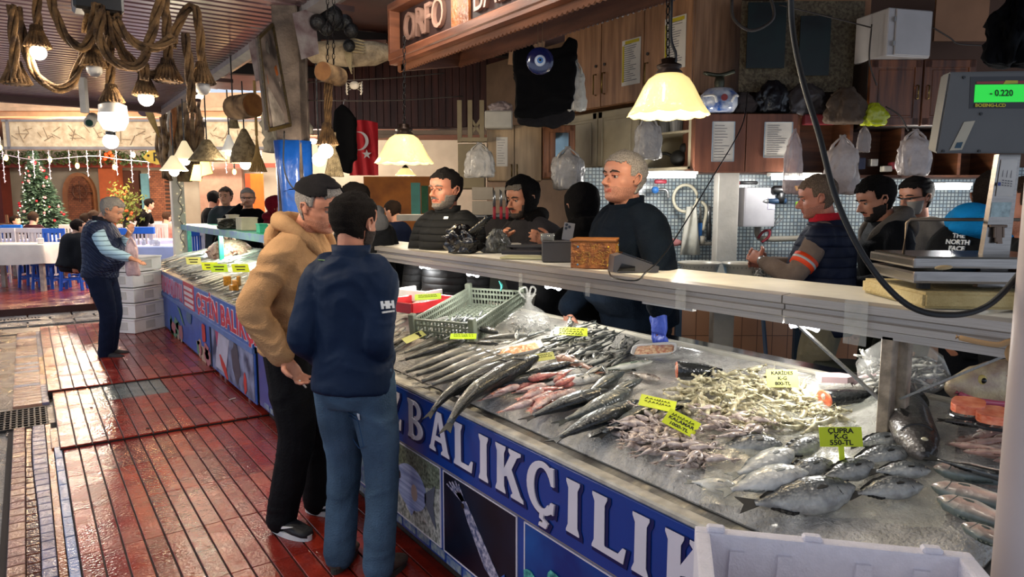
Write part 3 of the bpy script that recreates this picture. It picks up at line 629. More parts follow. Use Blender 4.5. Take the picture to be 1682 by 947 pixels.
 tag(b.build('floor_street',[gran,conc]),kind='structure')
 iron=M('cast_iron','#2c2a2a',.45,metal=.6,bump=.4);th=thing('drain_grate','cast iron drain grate with slots set in the wet paving at the left edge','drain grate',(-.16,6.48,-.03))
 b=B()
 for i in range(11):b.box((-.19+i*.038,0,0),(.012,.56,.02))
 for j in range(9):b.box((0,-.28+j*.07,.002),(.40,.012,.02))
 b.build('grid',iron,th)
 th=thing('drain_grate','long grey channel grate across the street beyond the brick gutter','drain grate',(-.62,12.0,-.01));b=B()
 for i in range(34):b.box((-.66+i*.04,0,0),(.02,.26,.03))
 b.box((0,-.13,0),(1.4,.02,.04));b.box((0,.13,0),(1.4,.02,.04));b.build('grid',M('grate_steel','#5c5d60',.5,metal=.5),th)
 e=B();e.cyl((0,0,0),(.055,.02,0),.004,n=8);tag(e.build('cigarette_butt',M('cig_paper','#e8e3da'),None,origin=None),'white cigarette end lying on the red tiles near the far stall','cigarette butt').location=(1.28,5.95,.023)
 rr=random.Random(5)
 for i,(px,py,l)in enumerate(((308,640,'left of the beige hoodie man'),(243,703,'on the lavender reflection'),(322,652,'beside another scrap'),(150,669,'near the orange tiles'))):
  p=pz(px,py,.02);e=B();n=7
  e.prism([(rr.uniform(.010,.02)*math.cos(2*PI*k/n),rr.uniform(.008,.014)*math.sin(2*PI*k/n))for k in range(n)],0,.003,u=(1,0,0),w=(0,1,0))
  o=e.build('leaf',M('leaf_dark','#2b1510',.7));o.location=p;tag(o,'small dark wet leaf scrap on the tiles '+l,'leaf')
 m=wet('restaurant_tile','#70291f',r0=.08,r1=.3);N,L,bs=nodes(m)
 br=N.new('ShaderNodeTexBrick');br.inputs['Scale'].default_value=3.2;br.inputs['Color1'].default_value=(*lin('#74281e'),1);br.inputs['Color2'].default_value=(*lin('#8b3a2c'),1);br.inputs['Mortar'].default_value=(*lin('#3a1a14'),1);br.inputs['Mortar Size'].default_value=.012
 tc=N.new('ShaderNodeTexCoord');L.new(tc.outputs['Object'],br.inputs[0]);L.new(br.outputs[0],bs.inputs['Base Color'])
 b=B();b.box((3,22.2,.02),(30,19.4,.16));tag(b.build('floor_restaurant',m),kind='structure')
 m=M('stall_floor','#3c3833',.5,bump=.3);b=B();b.box((6.3,4.5,.0),(7.6,12,.12));tag(b.build('floor_stall',m),kind='structure')
# ---- signwriting
def offs(poly,d):
 n=len(poly);out=[];A=sum(poly[i][0]*poly[(i+1)%n][1]-poly[(i+1)%n][0]*poly[i][1]for i in range(n));sg=1 if A>0 else-1
 for i in range(n):
  p0,p1,p2=Vector(poly[i-1]),Vector(poly[i]),Vector(poly[(i+1)%n]);e1=(p1-p0).normalized();e2=(p2-p1).normalized()
  n1=Vector((e1.y,-e1.x))*sg;n2=Vector((e2.y,-e2.x))*sg;m=n1+n2;m=m/max(.5,m.dot(m)/2 if m.length>1e-6 else 1)
  out.append(tuple(p1+m*d))
 return out
def stem(x0,x1,y0=0.,y1=1.,f=.055):
 return[(x0-f,y0),(x1+f,y0),(x1+f,y0+.04),(x1+.005,y0+.15),(x1,y1-.16),(x1+f,y1-.05),(x1+f,y1),(x0-f,y1),(x0-f,y1-.05),(x0,y1-.16),(x0-.005,y0+.15),(x0-f,y0+.04)]
def arcs(cx,cy,rx,ry,tx,ty,a0,a1,n=14):
 o=[];i_=[]
 for k in range(n+1):
  a=math.radians(a0+(a1-a0)*k/n);o.append((cx+rx*math.cos(a),cy+ry*math.sin(a)));i_.append((cx+(rx-tx)*math.cos(a),cy+(ry-ty)*math.sin(a)))
 return[[o[k],o[k+1],i_[k+1],i_[k]]for k in range(n)]
GL={'I':[stem(.06,.30)],'L':[stem(.06,.30),[(.28,0),(.74,0),(.80,.27),(.72,.27),(.62,.13),(.28,.12)]],'K':[stem(.06,.30),[(.26,.46),(.52,.88),(.46,.94),(.46,1),(.86,1),(.86,.94),(.74,.88),(.46,.42),(.3,.36)],[(.34,.50),(.60,.10),(.54,.05),(.54,0),(.96,0),(.94,.07),(.86,.12),(.55,.60),(.40,.58)]],'B':[stem(.06,.28)]+arcs(.36,.75,.34,.25,.18,.10,-92,92)+arcs(.38,.265,.40,.265,.20,.10,-92,92)+[[(.25,.0),(.38,.0),(.38,.1),(.25,.1)],[(.25,.9),(.37,.9),(.37,1),(.25,1)],[(.25,.45),(.38,.45),(.38,.55),(.25,.55)]],'A':[[(.0,0),(.30,0),(.29,.06),(.22,.12),(.50,.98),(.36,1),(.31,.9),(.06,.12),(.0,.06)],[(.36,1),(.56,1),(.86,.12),(.92,.06),(.92,0),(.55,0),(.56,.06),(.63,.12),(.40,.88)],[(.22,.28),(.66,.28),(.62,.40),(.26,.40)]],'Z':[[(.04,1),(.80,1),(.80,.88),(.72,.84),(.12,.84),(.06,.70),(.0,.70)],[(.52,.88),(.80,.90),(.34,.12),(.04,.10)],[(.04,0),(.84,0),(.88,.30),(.80,.30),(.72,.14),(.04,.14)]],'C':arcs(.46,.5,.46,.52,.22,.12,42,318,22)+[[(.70,.98),(.80,.98),(.82,.64),(.74,.64),(.66,.82)],[(.72,.30),(.83,.30),(.80,.08),(.66,.14)]]+[[(.42,.02),(.54,.02),(.52,-.08),(.66,-.14),(.60,-.26),(.38,-.26),(.40,-.19),(.50,-.18),(.50,-.13),(.40,-.10)]],}
def sign_glyphs(seq,h,x,parent,white,navy,o_y):
 bw=B();bn=B()
 for ch,yl,z0 in seq:
  for k_,poly in enumerate(GL[ch]):
   P_=[(p[0]*.19*h/.178,p[1]*h)for p in poly]
   bw.prism(P_,0,.002+.0002*k_,u=(0,-1,0),w=(0,0,1),o=(x-.0045,yl,z0))
   Q_=[(p[0]+.006,p[1]-.006)for p in offs(P_,.008)]
   bn.prism(Q_,0,.001+.00005*k_,u=(0,-1,0),w=(0,0,1),o=(x-.0020,yl,z0))
 return bw.build('lettering',white,parent,world=True),bn.build('letter_shadow',navy,parent,world=True)
def blob(cx,cy,rx,ry,n=24,wob=.0,seed=0,rot=0.):
 r_=random.Random(seed);o=[]
 for k in range(n):
  a=2*PI*k/n;s=1+wob*noise.noise(Vector((math.cos(a)*1.5+seed,math.sin(a)*1.5,0)));x,y=rx*s*math.cos(a),ry*s*math.sin(a)
  o.append((cx+x*math.cos(rot)-y*math.sin(rot),cy+x*math.sin(rot)+y*math.cos(rot)))
 return o
TS=.21/.96
def tz(x):return.79+TS*(x-1.4)
def counters():
 blue=M('banner_blue','#0b3a8c',.3,var=.05,coat=.3);navy=M('letter_navy','#0b1650',.4);white=M('letter_white','#dcd6de',.45,var=.03)
 edge=M('ice_trim','#b9b4a8',.5,var=.2,sc=20,bump=.3);steel=M('brushed_steel','#8b8a87',.35,metal=.85,bump=.15,stretch=(1,30,1));dark=M('black_granite','#15161a',.12,coat=.5)
 al=M('aluminium','#a39d97',.38,metal=.45,var=.15,sc=30,stretch=(1,.2,40));alt=M('shelf_top_white','#d3d0c6',.45,var=.12,sc=5)
 th=thing('fish_counter','fish display counter with blue BALIKÇILIK sign and a lit glass shelf above','counter',(1.9,2.8,0))
 X=1.4;Y0,Y1=.58,5.45
 b=B();b.box((X+.5,(Y0+Y1)/2,.40),(.94,Y1-Y0,.64));b.build('body',M('counter_body','#3a3f45',.6),th,world=True)
 b=B();b.prism([(X,.74),(X+.96,.94),(X+.96,.985),(X,.775)],-Y1,-Y0,u=(1,0,0),w=(0,0,1));b.build('tray',steel,th,world=True)
 b=B();b.box((X+.015,(Y0+Y1)/2,.782),(.05,Y1-Y0,.022),.006);b.build('front_edge',edge,th,world=True)
 b=B();b.box((2.36+.075,(Y0+Y1)/2,.985),(.15,Y1-Y0,.03),.004);b.build('worktop',dark,th,world=True)
 b=B();b.box((2.345,(Y0+Y1)/2,.992),(.03,Y1-Y0,.05),.004);b.build('rear_rail',M('rail_cream','#c9c3b4',.5),th,world=True)
 b=B();b.box((X-.006,(Y0+Y1)/2,.64),(.012,Y1-Y0,.262),.002);bn=b.build('sign_panel',blue,th,world=True)
 seq=[('Z',3.075,.565),('B',2.842,.565),('A',2.632,.567),('L',2.42,.565),('I',2.226,.565),('K',2.108,.565),('C',1.905,.575),('I',1.690,.565),('L',1.563,.565),('I',1.388,.565),('K',1.262,.565)]
 sign_glyphs(seq,.178,X-.012,bn,white,navy,0)
 b=B();b.box((X-.004,(Y0+Y1)/2,.506),(.010,Y1-Y0,.006));b.build('sign_lip',M('lip_tan','#8a7f76',.6),th,world=True)
 b=B();b.box((X+.002,(Y0+Y1)/2,.29),(.010,Y1-Y0,.42));b.build('lower_panel',M('panel_blue','#123f8e',.3,coat=.3),th,world=True)
 def pic(y0,y1,mat,name='picture'):
  e=B();e.box((X-.005,(y0+y1)/2,.315),(.004,abs(y1-y0),.355));o=e.build(name,mat,th,world=True)
  e=B()
  for yy in(y0,y1):e.box((X-.006,yy,.315),(.005,.006,.362))
  e.box((X-.006,(y0+y1)/2,.4945),(.005,abs(y1-y0),.004));e.box((X-.006,(y0+y1)/2,.136),(.005,abs(y1-y0),.006));e.build('picture_border',white,o,world=True);return o
 sand=M('sand_print','#8d9488',.4,sc=60,col2='#cfcfc4',var=.5);deep=M('deep_print','#060a18',.3,sc=4,col2='#0d1a2e');reef=M('reef_print','#0b2f7c',.3,sc=3,col2='#0d5ba8')
 def flat(par,poly,mat,k=0,name='print'):
  e=B();e.prism(poly,0,.0012,u=(0,-1,0),w=(0,0,1),o=(X-.0085-k*.0013,0,0));return e.build(name,mat,par,world=True)
 yy=lambda y:-y
 p1=pic(3.12,2.56,sand);Nn=lambda y,z:(-y,z)
 flat(p1,[(-3.12,.49),(-2.56,.49),(-2.56,.40),(-2.7,.36),(-2.85,.42),(-3.0,.38),(-3.12,.40)],M('weed_print','#4c5a45',.4,sc=70,col2='#84907a',var=.5))
 flat(p1,blob(-2.84,.315,.155,.105,28),M('angelfish_print','#7d8fc6',.35,sc=3,col2='#b3bfe4',stretch=(1,1,25)),1,'fish_print')
 flat(p1,[(-2.70,.33),(-2.60,.40),(-2.62,.30),(-2.595,.20),(-2.70,.29)],M('fin_print','#5a6270',.4),1,'fish_print');flat(p1,[(-2.90,.225),(-2.80,.225),(-2.83,.18),(-2.87,.20)],M('angelfish_print'),2,'fish_print')
 flat(p1,blob(-2.80,.30,.03,.04),M('fin_tan','#b99f94',.4),2,'fish_print');flat(p1,blob(-2.955,.34,.013,.02),M('eye_print','#2b2118',.3),2,'fish_print')
 p2=pic(2.53,1.985,deep)
 sq=M('squid_print','#5f6a94',.35,sc=60,col2='#c2bccb',var=.4)
 flat(p2,[(-2.375,.415),(-2.34,.425),(-2.14,.245),(-2.02,.14),(-2.05,.14),(-2.20,.20),(-2.33,.345)],sq,0,'squid_print')
 for k,(dy,dz)in enumerate(((.0,.07),(.03,.075),(.055,.06),(.08,.05),(.10,.03))):flat(p2,[(-2.35,.425),(-2.375,.41),(-2.40-dy,.42+dz*.8),(-2.395-dy,.425+dz*.8)],sq,0,'squid_print')
 flat(p2,[(-2.16,.15),(-2.06,.24),(-2.04,.14)],M('squid_fin_print','#3f67b5',.35),1,'squid_print');flat(p2,blob(-2.362,.398,.012,.011),M('eye_print'),2,'squid_print')
 p3=pic(1.935,1.30,reef)
 r_=random.Random(9);teal=M('coral_teal','#1d8d92',.35,sc=50,col2='#66c6b4',var=.5);dk=M('coral_dark','#0b2a3a',.4)
 for k in range(26):
  y=r_.uniform(-1.92,-1.32);z=.14+r_.random()**2*(.26-.22*(y+1.92));flat(p3,blob(y,z,r_.uniform(.015,.045),r_.uniform(.015,.05),10,.5,k),(teal,dk)[k%3==0],k%3,'coral_print')
 pic(1.28,.65,M('reef_print2','#0a3f8f',.3,col2='#1574b8'))
 pic(3.75,3.16,M('reef_print3','#2a5d93',.3,col2='#78a6ad',sc=20));pic(4.4,3.8,sand)
 b=B();b.box((X+.06,(Y0+Y1)/2,.04),(.02,Y1-Y0,.09));b.build('plinth',M('plinth_dirty','#3b2f28',.8,bump=.5),th,world=True)
 b=B();r_=random.Random(2)
 for k in range(34):b.box((X-.003,Y0+.05+k*.14,.105+r_.uniform(-.008,.008)),(.008,.12,.035))
 b.build('kick_strip',M('peeling_blue','#5e7fb8',.5,sc=40,col2='#9aa39d',var=.4),th,world=True)
 for y in(2.32,4.0,.9):
  b=B();b.cyl((X+.03,y,0),(X+.03,y,.1),.02);b.build('leg',steel,th,world=True)
 SX,SB=2.0,2.42
 sh=B();sh.box(((SX+SB)/2,3.08,1.322),(SB-SX,4.5,.018),.002);sh.build('shelf',alt,th,world=True)
 b=B();prof=[(SX-.03,1.332),(SX+.02,1.336),(SX+.02,1.245),(SX-.016,1.240),(SX-.016,1.262),(SX-.026,1.266),(SX-.026,1.284),(SX-.014,1.288),(SX-.014,1.302),(SX-.030,1.308)]
 b.prism([(x,z)for x,z in prof],-5.33,-1.335,u=(1,0,0),w=(0,0,1));b.build('shelf_front',al,th,world=True)
 b=B();b.prism([(x,z)for x,z in prof],-1.33,-.60,u=(1,0,0),w=(0,0,1));b.build('shelf_front',al,th,world=True)
 b=B();b.box((SX+.21,.68,1.30),(.42,.25,.05));b.build('shelf_end',alt,th,world=True)
 for y in(1.0,4.55):b=B();b.box((SX+.0,y,(1.25+tz(SX))/2),(.032,.036,1.25-tz(SX)),.003);b.build('post',M('post_weathered','#8d8070',.6,metal=.2,var=.3,sc=25,bump=.3),th,world=True)
 b=B();b.box((SX+.034,.975,1.12),(.024,.036,.28),.003);b.build('post',M('post_weathered'),th,world=True)
 b=B();b.box((2.36,4.0,1.12),(.05,.05,.35),.003);b.build('post',M('post_weathered'),th,world=True)
 for p,q in(((SX,1.30,1.245),(SX,1.02,1.06)),((SX+.02,.97,1.07),(SX+.02,.72,1.24))):b=B();b.bar(p,q,.014,.006);b.build('brace',steel,th,world=True)
 glow=M('led_white','#ffffff',.4,emit=20,ecol='#f4f6ff');cap=M('led_body','#d8d6d2',.4)
 for y in(3.93,3.35,2.62,1.30,4.6):
  b=B();b.tube([(SX+.05,y-.045,1.232),(SX+.05,y+.045,1.232)],.017,10);o=b.build('lamp',glow,th,world=True,smooth=True)
  b=B();b.box((SX+.05,y-.10,1.236),(.018,.12,.012));b.build('lamp_base',cap,o,world=True)
  light('led',(SX+.05,y,1.20),5.2,(1,.98,.93),.03)
 b=B();b.box((SX+.02,1.86,1.233),(.02,.26,.014));b.build('lamp_tube',cap,th,world=True)
 return th
def light(name,loc,e,col=(1,.85,.65),r=.05,kind='POINT'):
 l=bpy.data.lights.new(name,kind);l.energy=e;l.color=col;l.shadow_soft_size=r
 o=bpy.data.objects.new(name,l);C.objects.link(o);o.location=loc;return o
def far_counter():
 blue=M('banner_far_blue','#2a5cab',.35,var=.15,coat=.2);red=M('letter_red','#c62a3c',.45);white=M('letter_white','#dcd6de')
 th=thing('fish_counter','far fish counter with red ÇETİN BALIK lettering on a blue sign','counter',(1.9,8.0,0));X=1.4;Y0,Y1=5.55,10.80
 b=B();b.box((X+.52,(Y0+Y1)/2,.40),(1.0,Y1-Y0,.64));b.build('body',M('counter_body'),th,world=True)
 b=B();b.prism([(X,.74),(X+1.1,.98),(X+1.1,1.02),(X,.775)],-Y1,-Y0,u=(1,0,0),w=(0,0,1));b.build('tray',M('brushed_steel'),th,world=True)
 b=B();b.box((X-.006,(Y0+Y1)/2,.635),(.012,Y1-Y0,.27));sp=b.build('sign_panel',blue,th,world=True)
 b=B();b.box((X-.012,(Y0+Y1)/2,.485),(.022,Y1-Y0,.045));b.build('lower_rail',M('rail_blue','#5771a8',.5),th,world=True)
 fr=Matrix
 for s,yc,sx in(('ÇETİN',7.22,1.25),('BALIKÇILIK',5.55,1.25)):
  al='CENTER' if s[0]=='Ç' else 'LEFT';y=yc if al=='CENTER' else 6.62
  text(s,.25,red,basis((X-.016,y,.625),(0,-1,0),(0,0,1)),'lettering',sp,.001,.008,al,sx,1.08)
  text(s,.25,white,basis((X-.0135,y,.625),(0,-1,0),(0,0,1)),'letter_outline',sp,.001,.016,al,sx,1.08)
 b=B();b.box((X-.014,8.12,.63),(.004,.58,.30));rp=b.build('red_notice',red,th,world=True)
 b=B();r_=random.Random(4)
 for k in range(4):
  y=8.36
  while y>7.9:w=r_.uniform(.03,.06);b.box((X-.017,y-w/2,.72-k*.06),(.002,w*.75,.035));y-=w
 b.build('notice_writing',white,rp,world=True)
 text('RESTAURANT',.22,red,basis((X-.016,9.55,.63),(0,-1,0),(0,0,1)),'lettering',sp,.001,.010,'CENTER',1.5,1.0)if False else None
 b=B();y=10.65;b2=B()
 while y>8.55:
  w=r_.uniform(.05,.085);h=r_.uniform(.15,.19)
  b.box((X-.016,y-w*.2,.63),(.003,w*.32,h));b.box((X-.016,y-w*.5,.63+r_.choice((-.5,0,.45))*h),(.003,w*.75,.04));b2.box((X-.0135,y-w*.35,.63),(.002,w*1.1,h+.03));y-=w+.045
 b.build('lettering',M('letter_faded','#cf4a64',.5),sp,world=True);b2.build('letter_outline',M('outline_faded','#b9a9bd',.5),sp,world=True)
 b=B();b.box((X+.002,(Y0+Y1)/2,.26),(.010,Y1-Y0,.41));b.build('lower_panel',M('far_panel_blue','#2f59ac',.35),th,world=True)
 def flat(poly,mat,k=0,name='print'):
  e=B();e.prism(poly,0,.0012,u=(0,-1,0),w=(0,0,1),o=(X-.005-k*.0015,0,0));return e.build(name,mat,th,world=True)
 cor=[M('far_coral_a','#b0836b',.5,col2='#c9b39a',sc=30),M('far_coral_b','#5f8a6a',.5,sc=30),M('far_coral_c','#b06a6e',.5,sc=30)]
 for k in range(20):y=r_.uniform(-9.5,-7.3);flat(blob(y,.06+r_.uniform(.02,.14),r_.uniform(.06,.16),r_.uniform(.04,.12),12,.5,k),cor[k%3],k%3,'coral_print')
 flat(blob(-7.45,.34,.12,.10,14,.7,3),M('far_red','#c1352c',.5),3,'coral_print');flat(blob(-8.2,.40,.14,.07,14,.3,5),M('far_grey_fish','#4c6a8a',.5),3,'fish_print')
 flat([(-8.9,.44),(-8.6,.28),(-8.5,.26),(-8.75,.42)],cor[1],3,'fish_print')
 b=B();b.box((X-.006,6.33,.27),(.004,1.5,.40));pp=b.build('picture',M('far_photo','#3a4a72',.4,sc=6,col2='#8d98b8',var=.5),th,world=True)
 flat([(-6.95,.10),(-6.80,.46),(-6.35,.44),(-6.55,.10)],M('far_squid','#b5b3c4',.4,sc=9),3);flat(blob(-6.60,.16,.15,.05,12,.4,2,-.5),M('far_red'),5);flat([(-6.9,.48),(-6.75,.48),(-6.85,.30)],M('far_pink','#b8456a',.5),4)
 flat(blob(-6.15,.28,.14,.16,14,.4,8),M('far_dark','#3f3f4c',.4,sc=20),3);flat(blob(-5.85,.16,.05,.09,12,.4,9),M('far_red'),4)
 b=B();b.box((X-.008,7.13,.27),(.012,.02,.42));b.build('panel_edge',M('edge_dark','#242a33',.5),th,world=True)
 b=B();b.box((X+.10,(Y0+Y1)/2,.03),(.02,Y1-Y0,.06));b.build('plinth',M('plinth_dirty'),th,world=True)
 for y in(6.95,6.75,5.9):b=B();b.cyl((X+.04,y,0),(X+.04,y,.09),.02);b.build('leg',M('brushed_steel'),th,world=True)
 tl=M('teal_paint','#2f9d82',.5,var=.2,sc=20);
 b=B();b.box((2.13,8.7,1.31),(.5,6.0,.03));b.build('shelf',tl,th,world=True)
 b=B();b.box((1.875,8.7,1.29),(.015,6.0,.075));b.build('shelf_front',M('teal_white','#7db7a8',.5,sc=6,col2='#6d86b8',stretch=(1,1,1)),th,world=True)
 for y in(6.35,11.0,9.0):b=B();b.box((1.93,y,1.07),(.05,.05,.45));b.build('post',tl,th,world=True)
 for y in(7.6,8.8,10.2):
  b=B();b.tube([(1.98,y-.06,1.262),(1.98,y+.06,1.262)],.022,10);b.build('lamp',M('led_white'),th,world=True,smooth=True);light('led',(1.98,y,1.2),10,(1,.97,.9),.04)
 return th
# ---- fish
def fishmat(name,back,side,belly,rough=.34,scale=90.,spots=None,bump=.6,edge=.25):
 m=bpy.data.materials.new(name);m.use_nodes=True;_mc[name]=m;N,L,b=nodes(m)
 at=N.new('ShaderNodeAttribute');at.attribute_name='fa';cr=N.new('ShaderNodeValToRGB');e=cr.color_ramp.elements
 e[0].position=.22;e[0].color=(*lin(belly),1);e[1].position=.95;e[1].color=(*lin(back),1)
 x=e.new(.5);x.color=(*lin(side),1);x=e.new(.5+edge);x.color=(*[(a+c)/2 for a,c in zip(lin(side),lin(back))],1)
 L.new(at.outputs['Fac'],cr.inputs[0])
 tc=N.new('ShaderNodeTexCoord');vo=N.new('ShaderNodeTexVoronoi');vo.inputs['Scale'].default_value=scale;L.new(tc.outputs['Object'],vo.inputs['Vector'])
 nz=N.new('ShaderNodeTexNoise');nz.inputs['Scale'].default_value=scale*.3;L.new(tc.outputs['Object'],nz.inputs['Vector'])
 mx=N.new('ShaderNodeMix');mx.data_type='RGBA';mx.blend_type='MULTIPLY';mx.inputs['Factor'].default_value=.75
 c2=N.new('ShaderNodeValToRGB');c2.color_ramp.elements[0].position=.3;c2.color_ramp.elements[0].color=(.38,.38,.40,1);c2.color_ramp.elements[1].position=.7;c2.color_ramp.elements[1].color=(1.25,1.25,1.25,1)
 L.new(nz.outputs['Fac'],c2.inputs[0]);L.new(cr.outputs[0],mx.inputs['A']);L.new(c2.outputs[0],mx.inputs['B']);L.new(mx.outputs['Result'],b.inputs['Base Color'])
 bp=N.new('ShaderNodeBump');bp.inputs['Strength'].default_value=bump;bp.inputs['Distance'].default_value=.003;L.new(vo.outputs['Distance'],bp.inputs['Height']);L.new(bp.outputs[0],b.inputs['Normal'])
 b.inputs['Roughness'].default_value=rough;b.inputs['Coat Weight'].default_value=.3;b.inputs['Coat Roughness'].default_value=.12;return m
KIND={}
def kinds():
 fm=fishmat
 KIND.update({'bream':dict(prof=[(0,.012),(.05,.07),(.13,.135),(.28,.19),(.42,.20),(.6,.16),(.78,.08),(.88,.038),(.93,.034)],wd=.62,mat=fm('skin_bream','#0b0d0f','#4f5558','#a9aba7',scale=120),tail=.16,dors=(.28,.85,.045)),'bream_light':dict(prof=[(0,.012),(.05,.07),(.13,.135),(.28,.19),(.42,.20),(.6,.16),(.78,.08),(.88,.038),(.93,.034)],wd=.62,mat=fm('skin_bream_light','#8d9390','#c9cac2','#dddcd4',scale=90),tail=.15,dors=(.3,.8,.03)),'bass':dict(prof=[(0,.012),(.05,.055),(.14,.10),(.32,.138),(.5,.13),(.7,.085),(.86,.042),(.92,.038)],wd=.62,mat=fm('skin_bass','#12171a','#62696b','#c2c4be',scale=110),tail=.15,dors=(.3,.55,.05)),'bass_light':dict(prof=[(0,.012),(.05,.055),(.14,.10),(.32,.138),(.5,.13),(.7,.085),(.86,.042),(.92,.038)],wd=.62,mat=fm('skin_bass_light','#3f4645','#8f918a','#d3d1c8',scale=110),tail=.15,dors=(.3,.55,.04)),'hake':dict(prof=[(0,.015),(.05,.05),(.16,.078),(.32,.088),(.55,.074),(.75,.05),(.9,.03),(.94,.03)],wd=.75,mat=fm('skin_hake','#26292a','#55564f','#a9a498',scale=130,rough=.35),tail=.09,dors=(.35,.9,.025)),'hake_light':dict(prof=[(0,.015),(.05,.05),(.16,.078),(.32,.088),(.55,.074),(.75,.05),(.9,.03),(.94,.03)],wd=.75,mat=fm('skin_hake_light','#65645c','#a39f94','#d8d4c9',scale=60,rough=.35),tail=.09,dors=(.35,.9,.02)),'mullet':dict(prof=[(0,.03),(.06,.10),(.16,.145),(.35,.155),(.6,.115),(.85,.05),(.92,.04)],wd=.7,mat=fm('skin_mullet','#b5645c','#cf9a90','#dcc0b8',scale=120),tail=.15,dors=(.3,.5,.05)),'small':dict(prof=[(0,.015),(.08,.055),(.25,.09),(.5,.085),(.8,.04),(.92,.03)],wd=.6,mat=fm('skin_small','#4a4e4b','#a3a298','#d2cebe',scale=160),tail=.16,dors=(.4,.6,.04)),'anchovy':dict(prof=[(0,.01),(.1,.05),(.4,.07),(.8,.035),(.92,.02)],wd=.6,mat=fm('skin_anchovy','#3f4749','#a3a8a8','#cfd0cc',scale=160),tail=.12,dors=(.4,.6,.03)),'green':dict(prof=[(0,.01),(.08,.05),(.3,.095),(.5,.09),(.75,.045),(.93,.02)],wd=.6,mat=fm('skin_green','#6f8573','#b9c4ac','#d7d6c8',scale=60),tail=.12,dors=(.3,.5,.03)),'gurnard':dict(prof=[(0,.03),(.1,.08),(.25,.09),(.5,.06),(.8,.03),(.93,.02)],wd=.9,mat=fm('skin_gurnard','#b0806a','#cfae9a','#ddd0c2',scale=90),tail=.12,dors=(.3,.6,.04)),'brown':dict(prof=[(0,.02),(.08,.09),(.3,.14),(.55,.11),(.8,.05),(.93,.03)],wd=.6,mat=fm('skin_brown','#5e534a','#9b8b7e','#c2b7a8',scale=120),tail=.14,dors=(.3,.7,.04)),'sturgeon':dict(prof=[(0,.02),(.06,.06),(.2,.095),(.45,.105),(.7,.085),(.88,.05),(.94,.03)],wd=.7,mat=fm('skin_sturgeon','#121111','#262423','#5b5550',scale=110,rough=.35),tail=.1,dors=(.5,.75,.03)),'mackerel':dict(prof=[(0,.01),(.08,.04),(.3,.062),(.6,.05),(.85,.02),(.94,.015)],wd=.85,mat=fm('skin_mackerel','#050708','#0c0f11','#3b3f40',scale=60,rough=.2),tail=.12,dors=(.3,.45,.03)),'pinkback':dict(prof=[(0,.02),(.05,.075),(.13,.13),(.35,.165),(.6,.13),(.85,.05),(.93,.035)],wd=.65,mat=fm('skin_pinkback','#5f6a66','#c8a99c','#dcd3c8',scale=70),tail=.12,dors=(.3,.6,.04)),'pinksmall':dict(prof=[(0,.015),(.08,.065),(.25,.10),(.5,.09),(.8,.04),(.92,.03)],wd=.6,mat=fm('skin_pinksmall','#a07a6c','#c9b5a8','#ddd6cc',scale=90),tail=.16,dors=(.4,.6,.04)),'farfish':dict(prof=[(0,.012),(.06,.045),(.16,.07),(.35,.085),(.55,.075),(.8,.035),(.93,.025)],wd=.8,mat=fm('skin_farfish','#3c423f','#83837a','#bdb9ac',scale=60),tail=.12,dors=(.35,.6,.03)),})
